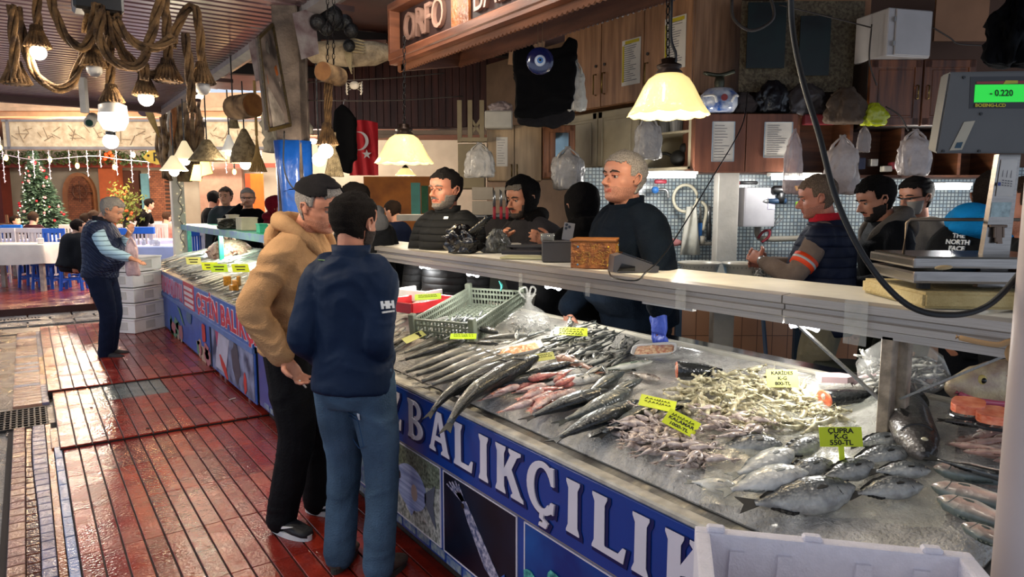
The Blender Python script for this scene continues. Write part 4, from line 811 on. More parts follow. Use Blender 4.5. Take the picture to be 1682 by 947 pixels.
def fish_mesh(kind,L,bend=0.,droop=None,lod=1,mirror=1):
 K=KIND[kind];nu=22 if lod==1 else 10;nv=16 if lod==1 else 8;P=K['prof'];uv=[]
 def ctr(u):
  x=u*L;y=bend*L*(u-.45)**2*4*.25;z=0 if not droop else-droop*max(0,u-.55)**2*L*6
  return Vector((-x,y,z))
 b=B();rs=[];at=[]
 um=P[-1][0]
 for i in range(nu+1):
  u=um*(i/nu)**1.15;h=interp(P,u)*L;w=h*K['wd']*(1 if u>.08 else 1.1)
  c=ctr(u);rs.append([c+Vector((0,h*math.cos(t),w*math.copysign(abs(math.sin(t))**.9,math.sin(t))))for t in[2*PI*k/nv for k in range(nv)]])
  at+=[(.5+.5*math.cos(2*PI*k/nv))*1.for k in range(nv)]
 b.rings(rs);me=bpy.data.meshes.new('body')
 b.bm.verts.ensure_lookup_table();bmesh.ops.recalc_face_normals(b.bm,faces=b.bm.faces);b.bm.to_mesh(me);b.bm.free()
 a=me.attributes.new('fa','FLOAT','POINT');a.data.foreach_set('value',at)
 me.materials.append(K['mat']);me.polygons.foreach_set('use_smooth',[True]*len(me.polygons))
 fins=[]
 fm=M('fin_'+kind,tuple(x*.7 for x in nodes(K['mat'])[0]['Color Ramp'].color_ramp.elements[-1].color[:3])if kind not in('mullet',)else '#c98a7c',.45,var=.3,sc=60)
 e=B();T=K['tail']*L;c=ctr(um);d=(ctr(um)-ctr(um-.05)).normalized();s_=Vector((-d.y,d.x,0));h0=interp(P,um)*L
 pts=[c-d*.01+s_*h0,c+d*T+s_*T*.62,c+d*T*.62,c+d*T-s_*T*.62,c-d*.01-s_*h0]
 g=[e.v(p+Vector((0,0,.001)))for p in pts];g2=[e.v(p-Vector((0,0,.001)))for p in pts]
 for q in((0,1,2),(0,2,4),(2,3,4)):e.f([g[k]for k in q]);e.f([g2[k]for k in q[::-1]])
 for k in range(5):e.f([g[k],g[(k+1)%5],g2[(k+1)%5],g2[k]])
 tf=bpy.data.meshes.new('tail_fin');e.bm.to_mesh(tf);e.bm.free();tf.materials.append(fm);fins.append(('tail_fin',tf))
 if lod==1:
  for nm,(u0,u1,fh),sg in(('dorsal_fin',K['dors'],1),('anal_fin',(.58,.80,K['dors'][2]*.8),-1)):
   e=B();n=9;top=[];bot=[]
   for k in range(n+1):
    u=u0+(u1-u0)*k/n;c=ctr(u);h=interp(P,u)*L*sg;f_=fh*L*math.sin(PI*min(1,(k+.7)/(n+1)))**.6*sg
    bot.append(c+Vector((0,h*.92,0)));top.append(c+Vector((-.02*L,h+f_,.002*(k%2))))
   for z in(.0012,-.0012):e.sheet([[p+Vector((0,0,z))for p in bot],[p+Vector((0,0,z))for p in top]])
   m2=bpy.data.meshes.new(nm);e.bm.to_mesh(m2);e.bm.free();m2.materials.append(fm);fins.append((nm,m2))
  e=B();c=ctr(.27);w=interp(P,.27)*L*K['wd']
  e.prism([(0,0),(-.06*L,.025*L),(-.12*L,.01*L),(-.11*L,-.02*L),(-.02*L,-.015*L)],w*.93,w*.93+.003,u=(1,0,0),w=(0,1,0),o=c+Vector((0,-.02*L,.0)))
  m2=bpy.data.meshes.new('pectoral_fin');e.bm.to_mesh(m2);e.bm.free();m2.materials.append(fm);fins.append(('pectoral_fin',m2))
  e=B();c=ctr(.09);h=interp(P,.09)*L;w=h*K['wd']
  e.ball(c+Vector((0,h*.22,w*.80)),L*.017,12,8);e.mi=1;e.ball(c+Vector((0,h*.22,w*.86)),L*.0125,10,6)
  m2=bpy.data.meshes.new('eye');e.bm.to_mesh(m2);e.bm.free();m2.materials.append(M('fish_eye_ring','#b7ae8f',.2));m2.materials.append(M('fish_pupil','#07070a',.08));m2.polygons.foreach_set('use_smooth',[True]*len(m2.polygons));fins.append(('eye',m2))
  e=B();c0=ctr(.17);h=interp(P,.17)*L;w=interp(P,.17)*L*K['wd']
  pts=[ctr(.17+.025*math.cos(t*1.3))+Vector((0,h*.75*math.sin(t),w*math.sqrt(max(.05,1-(.75*math.sin(t))**2))*1.0))for t in[-1.2+2.4*k/8 for k in range(9)]]
  e.tube(pts,.0022*(L/.3),6);m2=bpy.data.meshes.new('gill_cover');e.bm.to_mesh(m2);e.bm.free();m2.materials.append(fm);fins.append(('gill_cover',m2))
 return me,fins
_fc={}
def fish(kind,loc,heading,L,label,group,name='fish',bend=0.,flip=False,roll=0.,pitch=None,droop=None,lod=1,cat='fish',tilt=True,key=None):
 key=key or(kind,round(L,3),round(bend,2),droop,lod)
 if key not in _fc:_fc[key]=fish_mesh(kind,L,bend,droop,lod)
 me,fins=_fc[key]
 o=bpy.data.objects.new(name,me);C.objects.link(o);tag(o,label,cat,group)
 m=Matrix.Rotation(-math.atan(TS)if tilt else 0,4,'Y')@Matrix.Rotation(heading,4,'Z')@Matrix.Rotation(pitch or 0,4,'Y')@Matrix.Rotation(roll,4,'X')
 o.location=loc;o.rotation_euler=m.to_euler()
 if flip:o.scale=(1,-1,1)
 for nm,fm_ in fins:
  c=bpy.data.objects.new(nm,fm_);C.objects.link(c);c.parent=o
 return o
def onT(px,py,off=0.):
 r=ray(px,py);
 t=(.79-TS*1.4+off-EYE)/(r.z-TS*r.x);return Vector((r.x*t,r.y*t,EYE+r.z*t))
def lay(kind,h,t,label,group,off=.05,name='fish',**k):
 a=onT(h[0],h[1],off);b_=onT(t[0],t[1],off);d=a-b_;L=d.length*k.pop('ls',1.)
 K=KIND[kind];L=L*1.06/(K['prof'][-1][0]+K['tail'])
 return fish(kind,a,math.atan2(d.y,d.x),L,label,group,name,**k)
def inpoly(x,y,P):
 c=False;n=len(P)
 for i in range(n):
  (x0,y0),(x1,y1)=P[i],P[(i+1)%n]
  if(y0>y)!=(y1>y)and x<(x1-x0)*(y-y0)/(y1-y0)+x0:c=not c
 return c
def scatter(poly,n,off,seed,mind):
 r_=random.Random(seed);W3=[onT(x,y,off)for x,y in poly];P=[(p.x,p.y)for p in W3]
 xs=[p[0]for p in P];ys=[p[1]for p in P];out=[];tries=0
 while len(out)<n and tries<6000:
  tries+=1;x=r_.uniform(min(xs),max(xs));y=r_.uniform(min(ys),max(ys))
  if not inpoly(x,y,P):continue
  if any((x-a)**2+(y-b_)**2<mind**2 for a,b_,*_ in out):continue
  out.append((x,y))
 return out
def price_tag(px,py,off,w,h,lines,label,col='tag_yellow',rz=None,tilt=.5,stick=True,fs=.3,spin=0.):
 p=onT(px,py,off);mat=M(col,{'tag_yellow':'#c6d414','tag_pale':'#c3c46e','tag_lime':'#b9dd1f'}[col],.5,var=.04)
 th=thing('price_tag',label,'price tag',p,0)
 n=Vector((-HX*math.cos(tilt),-HY*math.cos(tilt),math.sin(tilt)));u=Matrix.Rotation(spin,3,n)@RT;wv=n.cross(u).normalized()
 e=B();m=basis((0,0,0),u,wv);e.X=m;e.box((0,0,0),(w,h,.0015),0);e.build('card',mat,th)
 rs_=random.Random(int(px))
 for i,s in enumerate(lines):
  if not s:
   e=B();e.X=m;x=-w*.36
   while x<w*.34:
    q=rs_.uniform(.05,.12)*w;y0=h*(.24-.27*i);a_=rs_.uniform(-1,1)*h*.06
    e.bar((x,y0-a_-h*.05,.0014),(x+q*.5,y0+a_+h*.06,.0014),h*.045,.001,up=(0,1,0));e.bar((x+q*.5,y0+h*.06,.0014),(x+q*.8,y0-h*.05,.0014),h*.045,.001,up=(0,1,0));x+=q*1.1
   e.build('writing',M('marker_black','#14110c',.7),th);continue
  text(s,h*fs,M('marker_black','#14110c',.7),m@Matrix.Translation((0,h*(.30-.30*i)*(1 if len(lines)>1 else 0),.0012)),'writing',th,.0003,.0005,sx=1.15,world=False)
 if stick:e=B();e.X=m;e.box((0,-h*.5-.03,-.003),(.014,.075,.003));e.build('stick',M('stick_lime','#cfe022',.5),th)
 return th
def shrimp_mesh(seed):
 b=B();L=.085;pts=[];rr=[]
 r_=random.Random(seed);cv=r_.uniform(.7,1.5)
 for k in range(15):
  u=k/14;a=-cv*u;pts.append(Vector((-.5*L*math.sin(cv*u)*1.2,L*.5*(1-math.cos(cv*u)),.0)));
  rr.append(max(.0015,.0115*(1-u*.55)*(1 if k%2 else.9))*(1 if k else.3))
 b.tube(pts,rr,8);b.tube([pts[-1],pts[-1]+Vector((-.008,.012,0))],[.003,.006],6)
 b.tube([Vector((0,0,0)),Vector((.016,-.001,.002)),Vector((.03,-.002,.004))],[.006,.0035,.0007],6)
 b.tube([Vector((.01,0,0)),Vector((.04,.012,.006)),Vector((.06,.035,.004))],.0006,4);b.tube([Vector((.01,0,0)),Vector((.045,-.01,.005)),Vector((.075,-.02,.003))],.0006,4)
 for k in range(3,9):b.tube([pts[k],pts[k]+Vector((.004,.012,-.002))],.0009,4)
 me=bpy.data.meshes.new('shrimp');b.bm.to_mesh(me);b.bm.free();me.materials.append(M('shrimp_shell','#b3a57e',.3,sc=60,col2='#e2dbb8',var=.2,coat=.5));me.polygons.foreach_set('use_smooth',[True]*len(me.polygons));return me
def seafood():
 kinds();r_=random.Random(11)
 ice=M('crushed_ice','#aeaba4',.3,var=.15,sc=14,bump=1.0,bsc=110,col2='#d6d2ca',coat=.4);N,L,bs=nodes(ice);bs.inputs['Subsurface Weight'].default_value=.0
 g=[];X0,X1,Y0,Y1=1.475,2.33,.60,5.4;nx,ny=36,150
 for i in range(nx+1):
  row=[]
  for j in range(ny+1):
   u=i/nx;x=X0+(X1-X0)*u;y=Y0+(Y1-Y0)*j/ny;q=Vector((x*7,y*7,0))
   e_=min(1,u/.09,(1-u)/.04,(j/ny)/.01+.0,(1-j/ny)/.01);hgt=.036*math.sqrt(max(0,e_))+.012*noise.noise(q)*e_+.006*noise.noise(q*3)*e_
   row.append((x,y,tz(x)-.008+hgt))
  g.append(row)
 b=B();b.sheet(g);b.sheet([[(x,y,tz(x)-.012)for x in(X0,X1)]for y in(Y0,Y1)])
 tag(b.build('ice_bed',ice,smooth=True),'grey crushed ice bed spread over the near display counter under the fish','ice',kind='stuff')
 pl=M('plastic_sheet','#c9cabd',.25,var=.1,alpha=.28,bump=1.0,bsc=14,coat=.5)
 g=[]
 for i in range(30):
  row=[]
  for j in range(30):
   a=onT(1190+(1470-1190)*i/29,650,.05);s_,t_=i/29,j/29
   p=onT(1150+400*s_+30*t_,830-210*t_*(1-.3*s_)+60*s_*(1-t_)-20*s_,.046);q=Vector((p.x*8,p.y*8,1));p.z+=.020*abs(noise.noise(q))+.010*noise.noise(q*3);row.append(p)
  g.append(row)
 b=B();b.sheet(g);tag(b.build('plastic_sheet',pl,smooth=True),'crumpled clear plastic sheet over the ice under the sea bream','plastic sheet')
 G_='gilt-head bream on the ice'
 Z=lambda x,y:(1200+x/2.446,560+y/2.446);Q=lambda x,y:(900+x/3.383,520+y/3.383);K3=lambda x,y:(640+x/3.644,480+y/3.644)
 D=[('bream',Z(690,385),Z(490,425),'dark bream furthest back, behind the ÇUPRA price card',.045),('bream',Z(722,440),Z(465,490),'silver bream just right of the ÇUPRA card stick',.05),('bream',Z(365,395),Z(190,470),'bream with its head beside the left edge of the ÇUPRA card',.05),('bream',Z(208,408),Z(-60,425),'single grey bream lying left of the bream heap, head to the right',.045),('bream',Z(805,515),Z(560,520),'bream with the rightmost head of the bream heap',.055),('bream',Z(580,492),Z(350,560),'wet dark bream in the middle of the bream heap',.055),('bream',Z(405,480),Z(190,560),'dark bream partly under the pale belly-up bream',.05),('bream',Z(772,575),Z(480,610),'front right bream with a dark back and long silver flank',.06),('bream',Z(505,590),Z(60,668),'frontmost bream whose forked tail points left',.065),('bream_light',Z(258,440),Z(15,545),'pale bream lying behind another pale bream',.075),('bream_light',Z(308,520),Z(-30,600),'pale shiny bream in front of the other pale bream',.085),('bream_light',Z(30,590),Z(-170,560),'pale bream half sunk in the ice at the left end of the heap',.035)]
 for k,h,t,lb,off in D:lay(k,h,t,lb,G_,off+.008,'sea_bream',roll=(.30 if k=='bream' else.1),bend=r_.choice((-.12,.1)))
 G_='sea bass on the ice'
 D=[('bass_light',Q(412,305),Q(200,430),'pale sea bass at the back of the bass row',.05),('bass_light',Q(515,345),Q(300,450),'silver sea bass with its head beside the brown fish',.06),('bass',Q(322,405),Q(-130,560),'dark-backed sea bass beside the red mullets',.065),('bass_light',Q(480,400),Q(80,590),'silver-bellied sea bass between the two dark-backed bass',.055),('bass',Q(455,490),Q(15,680),'dark wet sea bass with its tail over the ice edge',.075),('bass',Q(635,475),Q(270,660),'grey sea bass next to the squid pile',.055),('bass',Q(500,462),Q(250,560),'sea bass with only its dark head showing above the others',.055),('bass',Q(798,462),Q(600,545),'small dark sea bass between the two yellow cards',.05)]
 for k,h,t,lb,off in D:lay(k,h,t,lb,G_,off,'sea_bass',flip=True,roll=-.16,bend=r_.choice((-.15,.15,.25)))
 G_='hake at the left of the counter'
 D=[('hake_light',K3(340,255),K3(75,365),'light hake lying furthest back in the hake rows',.05),('hake',K3(455,285),K3(80,405),'dark-backed hake near the back of the hake rows',.055),('hake_light',K3(520,325),K3(80,480),'pale hake with its tail at the counter corner',.06),('hake_light',K3(600,345),K3(140,500),'pale slim hake fourth from the back',.065),('hake_light',K3(680,350),K3(180,540),'pale hake under the long dark hake',.07),('hake_light',K3(745,372),K3(240,560),'pale hake just behind the long dark hake',.075),('hake',K3(775,400),K3(195,650),'dark hake whose tail hangs over the counter edge behind another',.085),('hake',K3(858,388),K3(275,715),'largest dark hake, its tail hanging over the blue sign',.10),('hake',K3(955,500),K3(400,610),'thin grey hake lying in front of the largest hake',.055),('hake',K3(1085,420),K3(720,520),'bluish grey hake right of the largest hake',.06),('hake',K3(652,305),K3(470,300),'short dark hake next to the small yellow card',.065),('hake',K3(650,240),K3(470,200),'speckled grey hake at the mouth of the plastic crate',.075),('hake_light',K3(830,250),K3(560,275),'grey hake in front of the bag of whitebait',.06)]
 for i,(k,h,t,lb,off)in enumerate(D):lay(k,h,t,lb,G_,off,'hake',flip=True,roll=-.18,bend=(.25 if i in(6,7)else r_.uniform(-.1,.15)),droop=(.10 if i in(6,7)else None))
 lay('green',Q(585,248),Q(270,305),'pale green-backed fish in front of the white tray of roe',None,.05,bend=.1)
 lay('gurnard',Q(60,222),Q(290,310),'pinkish gurnard with an orange snout beside the small fish pile',None,.05,'gurnard',bend=.1)
 lay('brown',Q(622,350),Q(460,310),'small brown fish left of the cut salmon',None,.045)
 lay('bass_light',Q(250,300),Q(-90,350),'pale fish lying flat above the red mullets',None,.04);lay('bass_light',Q(300,330),Q(-60,385),'second pale flat fish above the red mullets',None,.045)
 pts=scatter([(835,640),(870,628),(930,632),(950,640),(938,655),(880,672),(838,665)],20,.05,3,.028)
 for i,(x,y)in enumerate(pts):fish('mullet',(x,y,tz(x)+.045+.016*(i%3)),-.35+r_.uniform(-.5,.5)+(PI if r_.random()<.3 else 0)+.2,.115+.02*(i%2),'red mullet in the small pink pile beside the dark-backed sea bass','red mullet pile','red_mullet',roll=r_.uniform(-.3,.3),bend=0.)
 pts=scatter([(880,560),(925,540),(960,548),(1040,575),(1035,592),(985,606),(930,590),(890,575),(835,560),(845,548)],95,.05,5,.020)
 for i,(x,y)in enumerate(pts):fish('small',(x,y,tz(x)+.035+.012*(i%4)),r_.uniform(-.6,1.0)+(PI if i%2 else 0),.115+.02*(i%3),'small silver fish in the loose pile below the yellow card by the back rail','small fish pile','small_fish',roll=r_.uniform(-.6,.6),pitch=r_.uniform(-.12,.12))
 cm=Matrix.Translation(onT(775,530,.035))@Matrix.Rotation(.52,4,'Z')@Matrix.Rotation(-.16,4,'Y')
 for i in range(72):
  p=cm@Vector((-.28+.26*r_.random()**1.3,r_.uniform(-.14,.14),.022+.011*(i%5)))
  fish('anchovy',p,r_.uniform(-.4,1.2)+(PI if i%2 else 0),.095,'anchovy in the heap at the low end of the grey crate','anchovies in the grey crate','anchovy',roll=r_.uniform(-.6,.6),lod=2)
 pts=scatter([(645,540),(672,525),(680,550),(655,565),(640,565)],20,.06,8,.03)
 for i,(x,y)in enumerate(pts):fish('hake',(x,y,tz(x)+.035+.016*(i%4)),.5+r_.uniform(-.1,.1),.20,'slim grey fish stacked flat left of the grey crate','slim fish left of the crate','slim_fish',lod=2)
 sm=[shrimp_mesh(k)for k in range(5)]
 pts=scatter([(1115,640),(1150,622),(1230,612),(1300,628),(1350,648),(1385,690),(1370,702),(1290,705),(1215,712),(1180,690),(1120,668)],190,.05,9,.022)
 for i,(x,y)in enumerate(pts):
  o=bpy.data.objects.new('shrimp',sm[i%5]);C.objects.link(o);o.location=(x,y,tz(x)+.042+.010*(i%4));o.rotation_euler=(r_.uniform(-.5,.5),-.2+r_.uniform(-.25,.25),r_.uniform(0,6.28))
  tag(o,'raw grey-green shrimp in the heap in front of the KARİDES price card','shrimp','raw shrimp heap')
 sq=M('squid_flesh','#a8938b',.3,sc=50,col2='#e2d3ca',var=.2,coat=.5);meshes=[]
 for s_ in range(4):
  b=B();rr=random.Random(s_);p=spline([Vector((0,0,0)),Vector((.02,.008*rr.uniform(-1,1),.004)),Vector((.05,.02*rr.uniform(-1,1),.004)),Vector((.075,.02*rr.uniform(-1,1),0))],4)
  b.tube(p,[.004+.012*math.sin(PI*min(1,k/len(p)*1.2+.1))**.7 for k in range(len(p))],8)
  for k in range(5):a=k*1.2;b.tube([p[-1],p[-1]+Vector((.015,.008*math.cos(a),.006*math.sin(a))),p[-1]+Vector((.03,.02*math.cos(a+1),.003))],[.004,.003,.001],5)
  me=bpy.data.meshes.new('squid');b.bm.to_mesh(me);b.bm.free();me.materials.append(sq);me.polygons.foreach_set('use_smooth',[True]*len(me.polygons));meshes.append(me)
 for gi,(poly,n,lb,gr)in enumerate((([(1030,690),(1065,680),(1120,700),(1150,735),(1180,745),(1160,765),(1110,752),(1050,738),(1020,712)],100,'small peeled squid in the brown-grey heap left of the KALAMAR card','squid heap'),([(1155,685),(1180,678),(1240,690),(1260,712),(1230,722),(1180,712)],45,'pale baby octopus in the pinkish heap right of the KALAMAR card','octopus heap'))):
  for i,(x,y)in enumerate(scatter(poly,n,.05,20+gi,.017)):
   o=bpy.data.objects.new('squid' if not gi else 'octopus',meshes[i%4]);C.objects.link(o);o.location=(x,y,tz(x)+.038+.009*(i%4));o.scale=(.95,.62,.62);o.rotation_euler=(r_.uniform(-1,1),r_.uniform(-.15,.15),r_.uniform(0,6.28));tag(o,lb,'squid' if not gi else 'octopus',gr)
 def salmon(px,py,qx,qy,r,lb,off):
  a=onT(px,py,off);c=onT(qx,qy,off);d=c-a;L_=d.length;th=thing('salmon',lb,'salmon',a,math.atan2(d.y,d.x))
  b=B();rs=[];at=[]
  for k in range(12):
   u=k/11;s_=(1-u**2.2*.72);rs.append([Vector((u*L_,r*s_*math.cos(t),r*.72*s_*math.sin(t)+TS*0))for t in[2*PI*j/24 for j in range(24)]]);at+=[.5+.5*math.sin(2*PI*j/24)*1.for j in range(24)]
  b.rings(rs);me=bpy.data.meshes.new('skin');bmesh.ops.recalc_face_normals(b.bm,faces=b.bm.faces);b.bm.to_mesh(me);b.bm.free();at_=me.attributes.new('fa','FLOAT','POINT');at_.data.foreach_set('value',[.35+.6*v for v in at])
  if 'skin_salmon' not in _mc:fishmat('skin_salmon','#101316','#1b2023','#8d9296',scale=130,rough=.22)
  me.materials.append(_mc['skin_salmon']);me.polygons.foreach_set('use_smooth',[True]*len(me.polygons));link('skin',me,th)
  b=B();b.rings([[Vector((x_,r*.97*k_*math.cos(t),r*.70*k_*math.sin(t)))for t in[2*PI*j/24 for j in range(24)]]for x_,k_ in((-.004,.9),(-.001,1.0),(.004,1.))])
  fl=M('salmon_flesh','#e2613a',.35,sc=40,col2='#f0936c',var=.1,stretch=(1,1,3),coat=.4);b.build('cut_face',fl,th)
  b=B();b.ball((-.004,0,.008),(.004,.010,.010));b.build('bone',M('bone_pale','#e8cdbb',.5),th);return th
 salmon(1112,607,1186,598,.045,'cut salmon with an orange face behind the shrimp heap',.07)
 salmon(1354,655,1448,628,.040,'cut dark salmon piece lying right of the shrimp heap',.07)
 lay('sturgeon',(1520,752),(1462,608),'large dark rough-skinned fish lying beside the metal post',None,.075,'large_fish')
 def foam_tray(px,py,rz,w,d,food,lb,fl):
  p=onT(px,py,.06);th=thing('food_tray',lb,'tray',p,rz);b=B();pr=[(-.5,-.5),(.5,-.5),(.5,.5),(-.5,.5)]
  def rr_(k,z):return[Vector((w*k*math.copysign(abs(math.cos(t))**.45,math.cos(t))/2,d*k*math.copysign(abs(math.sin(t))**.45,math.sin(t))/2,z+TS*0))for t in[2*PI*j/32 for j in range(32)]]
  b.rings([rr_(.80,0),rr_(.98,.016),rr_(1.0,.018),rr_(.94,.016),rr_(.78,.003)]);th.rotation_euler=(Matrix.Rotation(-math.atan(TS),4,'Y')@Matrix.Rotation(rz,4,'Z')).to_euler();o=b.build('tray',M('foam_white','#dcdad6',.7),th,smooth=True)
  b=B();g=[]
  for i in range(14):g.append([Vector(((i/13-.5)*w*.84,(j/13-.5)*d*.78,.009+.022*(1-max(abs(i/13-.5),abs(j/13-.5))*2)+.008*noise.noise(Vector((i*.9,j*.9,px)))))for j in range(14)])
  b.sheet(g);b.build('food',food,th,smooth=True);
  for k in range(26):pass
  return th
 foam_tray(1075,578,-.9,.19,.13,M('shrimp_meat','#d77a5b',.35,sc=70,col2='#f0d2a8',var=.2,bump=1,bsc=80,coat=.5),'white foam tray of peeled pink shrimp near the glove',0)
 foam_tray(850,578,-.5,.24,.13,M('roe_orange','#dc8440',.35,sc=60,col2='#ecb88a',var=.15,bump=1,bsc=70,coat=.5),'foam tray of orange roe behind the largest hake',0)
 bg=M('clear_bag','#c6c5bf',.15,alpha=.22,bump=1,bsc=14,coat=.7,var=.05)
 def fishbag(px,py,r,lb,seed,off=.1,mat=bg,neck=None,nn=60):
  p=onT(px,py,off);th=thing('fish_bag',lb,'bag',p);b=B();rr=random.Random(seed)
  prof=[(0,-r*.62),(r*.55,-r*.60),(r*.95,-r*.28),(r,0),(r*.85,r*.35),(r*.5,r*.62),(r*.18,r*.80),(r*.12,r*.95),(r*.2,r*1.15),(r*.34,r*1.3)]
  b.lathe(prof,32,wob=lambda t,q,z:q*.14*noise.noise(Vector((math.cos(t)*2.2+seed,math.sin(t)*2.2,z*18)))+q*.05*math.sin(9*t+seed)*(1 if z>r*.2 else.3));b.build('bag',mat,th,smooth=True)
  for s_ in(-1,1):b=B();b.tube(spline([(s_*r*.2,0,r*1.1),(s_*r*.45,.01,r*1.45),(s_*r*.15,0,r*1.6),(s_*r*.02,0,r*1.15)],5),r*.05,6);b.build('handle',mat,th,smooth=True)
  b=B()
  for k in range(nn):
   a=rr.uniform(0,2*PI);q=r*.86*math.sqrt(rr.random());z=rr.uniform(-.5,.25)*r;d=Vector((rr.uniform(-1,1),rr.uniform(-1,1),rr.uniform(-.5,.5))).normalized()*r*.26;c=Vector((q*math.cos(a),q*math.sin(a),z))
   b.tube([c-d,c,c+d],[.002,r*.055,.003],6)
  o=b.build('small_fish',M('skin_whitebait','#6d6e69',.3,sc=70,col2='#cbc8be',var=.3,coat=.4),th,smooth=True);tag(o,'silvery whitebait seen through the bag',kind='stuff');return th
 fishbag(868,530,.115,'clear knotted bag of whitebait resting beside the grey crate',1,.08);fishbag(1482,605,.13,'white carrier bag full of small fish hanging behind the metal post',2,.13,nn=90)
 price_tag(1285,621,.115,.105,.058,['KARİDES','K-G','800-TL'],'pale KARİDES 800 TL price card standing behind the shrimps','tag_pale',tilt=.35,fs=.27,stick=False)
 price_tag(1381,717,.13,.115,.052,['ÇUPRA','K-G','550-TL'],'yellow ÇUPRA 550 TL price card on a stick among the bream',tilt=.30,fs=.36)
 price_tag(1119,694,.10,.105,.065,['','KALAMAR','1000-TL'],'yellow KALAMAR price card tilted over the squid heap',tilt=.95,spin=-.62,fs=.25,stick=False)
 price_tag(1080,662,.10,.12,.06,['',''],'yellow card half hidden behind the bass heads',tilt=1.15,spin=-.35,fs=.3,stick=False)
 price_tag(938,544,.115,.15,.07,['','',''],'bright yellow card lying against the back rail on small fish',tilt=1.2,spin=-.1,fs=.3,stick=False)
 price_tag(890,586,.09,.11,.045,['',''],'small yellow card between the orange tray and the bluish hake','tag_pale',tilt=1.0,spin=.2,fs=.34,stick=False)
 price_tag(761,552,.10,.13,.05,['',''],'yellow card on the hake beside the short dark fish','tag_lime',tilt=1.2,spin=.0,fs=.5,stick=False)
 price_tag(680,553,.10,.05,.12,[''],'narrow pale card left of the grey crate','tag_pale',tilt=1.1,spin=-.9,fs=.15,stick=False)
 G_='large silver-pink fish at the right end'
 for i,(h,t,lb)in enumerate((((1533,768),(1700,792),'pink-flanked fish nearest the dark mackerel'),((1530,797),(1700,840),'pink-flanked fish second below the mackerel'),((1540,817),(1700,880),'silver fish with dark eye lying third below the mackerel'),((1580,860),(1700,915),'yellow-tinged fish frontmost beside the white post'))):lay('pinkback',h,t,lb,G_,.06+.0*i,'large_silver_fish')
 lay('mackerel',(1712,800),(1530,752),'slim black mackerel lying across the right end of the counter',None,.09,'mackerel')
 for i,(x,y)in enumerate(scatter([(1548,715),(1580,700),(1625,708),(1655,745),(1640,768),(1560,748)],16,.05,31,.035)):fish('pinksmall',(x,y,tz(x)+.04+.014*(i%3)),2.2+r_.uniform(-.4,.4),.15,'small pinkish silver fish behind the black mackerel','small pinkish fish','small_pink_fish',roll=r_.uniform(-.3,.3))
 lay('sturgeon',(1660,700),(1545,690),'black-skinned fish under the salmon steaks',None,.05,'black_fish')
 for px,py,lb in((1590,672,'orange salmon steak in front of the big fish head'),(1632,688,'orange salmon steak next to the white post')):
  p=onT(px,py,.11);th=thing('salmon_steak',lb,'salmon steak',p,.3);b=B();b.prism(blob(0,0,.075,.042,20,.3,3),0,.022,u=(1,0,0),w=(0,1,0));b.X=Matrix.Identity(4);b.build('flesh',M('salmon_flesh','#e2613a'),th)
  b=B();b.tube([(p_[0],p_[1],-.011)for p_ in blob(0,0,.076,.043,20,.3,3)],.005,6);b.build('skin',M('salmon_edge','#2b2c2e',.3),th)
  b=B();b.tube([(-.05,0,-.0225),(0,.006,-.0225),(.05,0,-.0225)],.0022,5);b.build('fat_line',M('fat_pale','#f2c4a8',.4),th)
 p=onT(1600,634,.09);th=thing('grouper','big pale fish with a yellow-ringed eye at the back right','fish',p,FA(-96));b=B()
 prof=[(0,.015),(.03,.04),(.08,.062),(.15,.078),(.24,.085),(.34,.07)]
 b.rings([[Vector((interp(prof,x)*.55*math.sin(t),.09-x,interp(prof,x)*math.cos(t)))for t in[2*PI*j/28 for j in range(28)]]for x in[.34*k/18 for k in range(19)]])
 b.build('body',M('skin_grouper','#a98a76',.3,sc=14,col2='#cdb98e',var=.25,bump=.4,bsc=120,coat=.5),th,smooth=True)
 b=B();b.ball((-.026,.0,.026),(.012,.016,.016));b.mi=1;b.ball((-.034,.0,.026),(.008,.009,.009));b.build('eye',[M('eye_yellow','#c9b26a',.2),M('fish_pupil','#07070a')],th,smooth=True)
 b=B();b.tube(spline([(-.012,.07,-.012),(-.028,.02,-.034),(-.035,-.06,-.045),(-.03,-.13,-.05)],5),.010,8);b.build('gills',M('gill_pink','#b84a63',.3,coat=.5),th,smooth=True)
 b=B();b.tube(spline([(-.035,-.07,.04),(-.045,-.10,.005),(-.040,-.09,-.035)],5),.003,6);b.build('gill_cover',M('gill_line','#cf8f86',.4),th,smooth=True)
 rr=random.Random(41);n=0
 for row,(x,ln)in enumerate(((1.66,.34),(1.84,.42),(2.05,.42),(2.3,.40))):
  y=6.1
  while y<10.7:
   z=.80+.218*(x-1.4)+.035+rr.uniform(0,.03)
   fish('farfish',(x+rr.uniform(.10,.18),y,z),rr.uniform(.05,.55)-.25,ln*rr.uniform(.95,1.3),'grey-silver fish laid out on the far counter','fish on the far counter','far_fish',bend=rr.choice((0,.15)),lod=2,roll=rr.uniform(-.2,.2));y+=rr.uniform(.07,.10);n+=1
 b=B();g=[]
 p=Vector((2.10,9.3,1.0))
 for k in range(120):
  a=rr.uniform(0,2*PI);q=.30*math.sqrt(rr.random());h=.22*(1-q/.32);c=p+Vector((q*math.cos(a),q*math.sin(a),h+rr.uniform(-.02,.02)));d=Vector((rr.uniform(-1,1),rr.uniform(-1,1),rr.uniform(-.5,.5))).normalized()*.04;b.tube([c-d,c+Vector((0,0,.012)),c+d],[.008,.014,.004],6)
 b.ball(p+Vector((0,0,.02)),(.28,.28,.17));tag(b.build('shrimp_heap',M('cooked_shrimp','#b98270',.4,sc=30,col2='#dcc3a6',var=.2),smooth=True),'mound of pink shrimp at the back of the far counter','shrimp',kind='stuff')
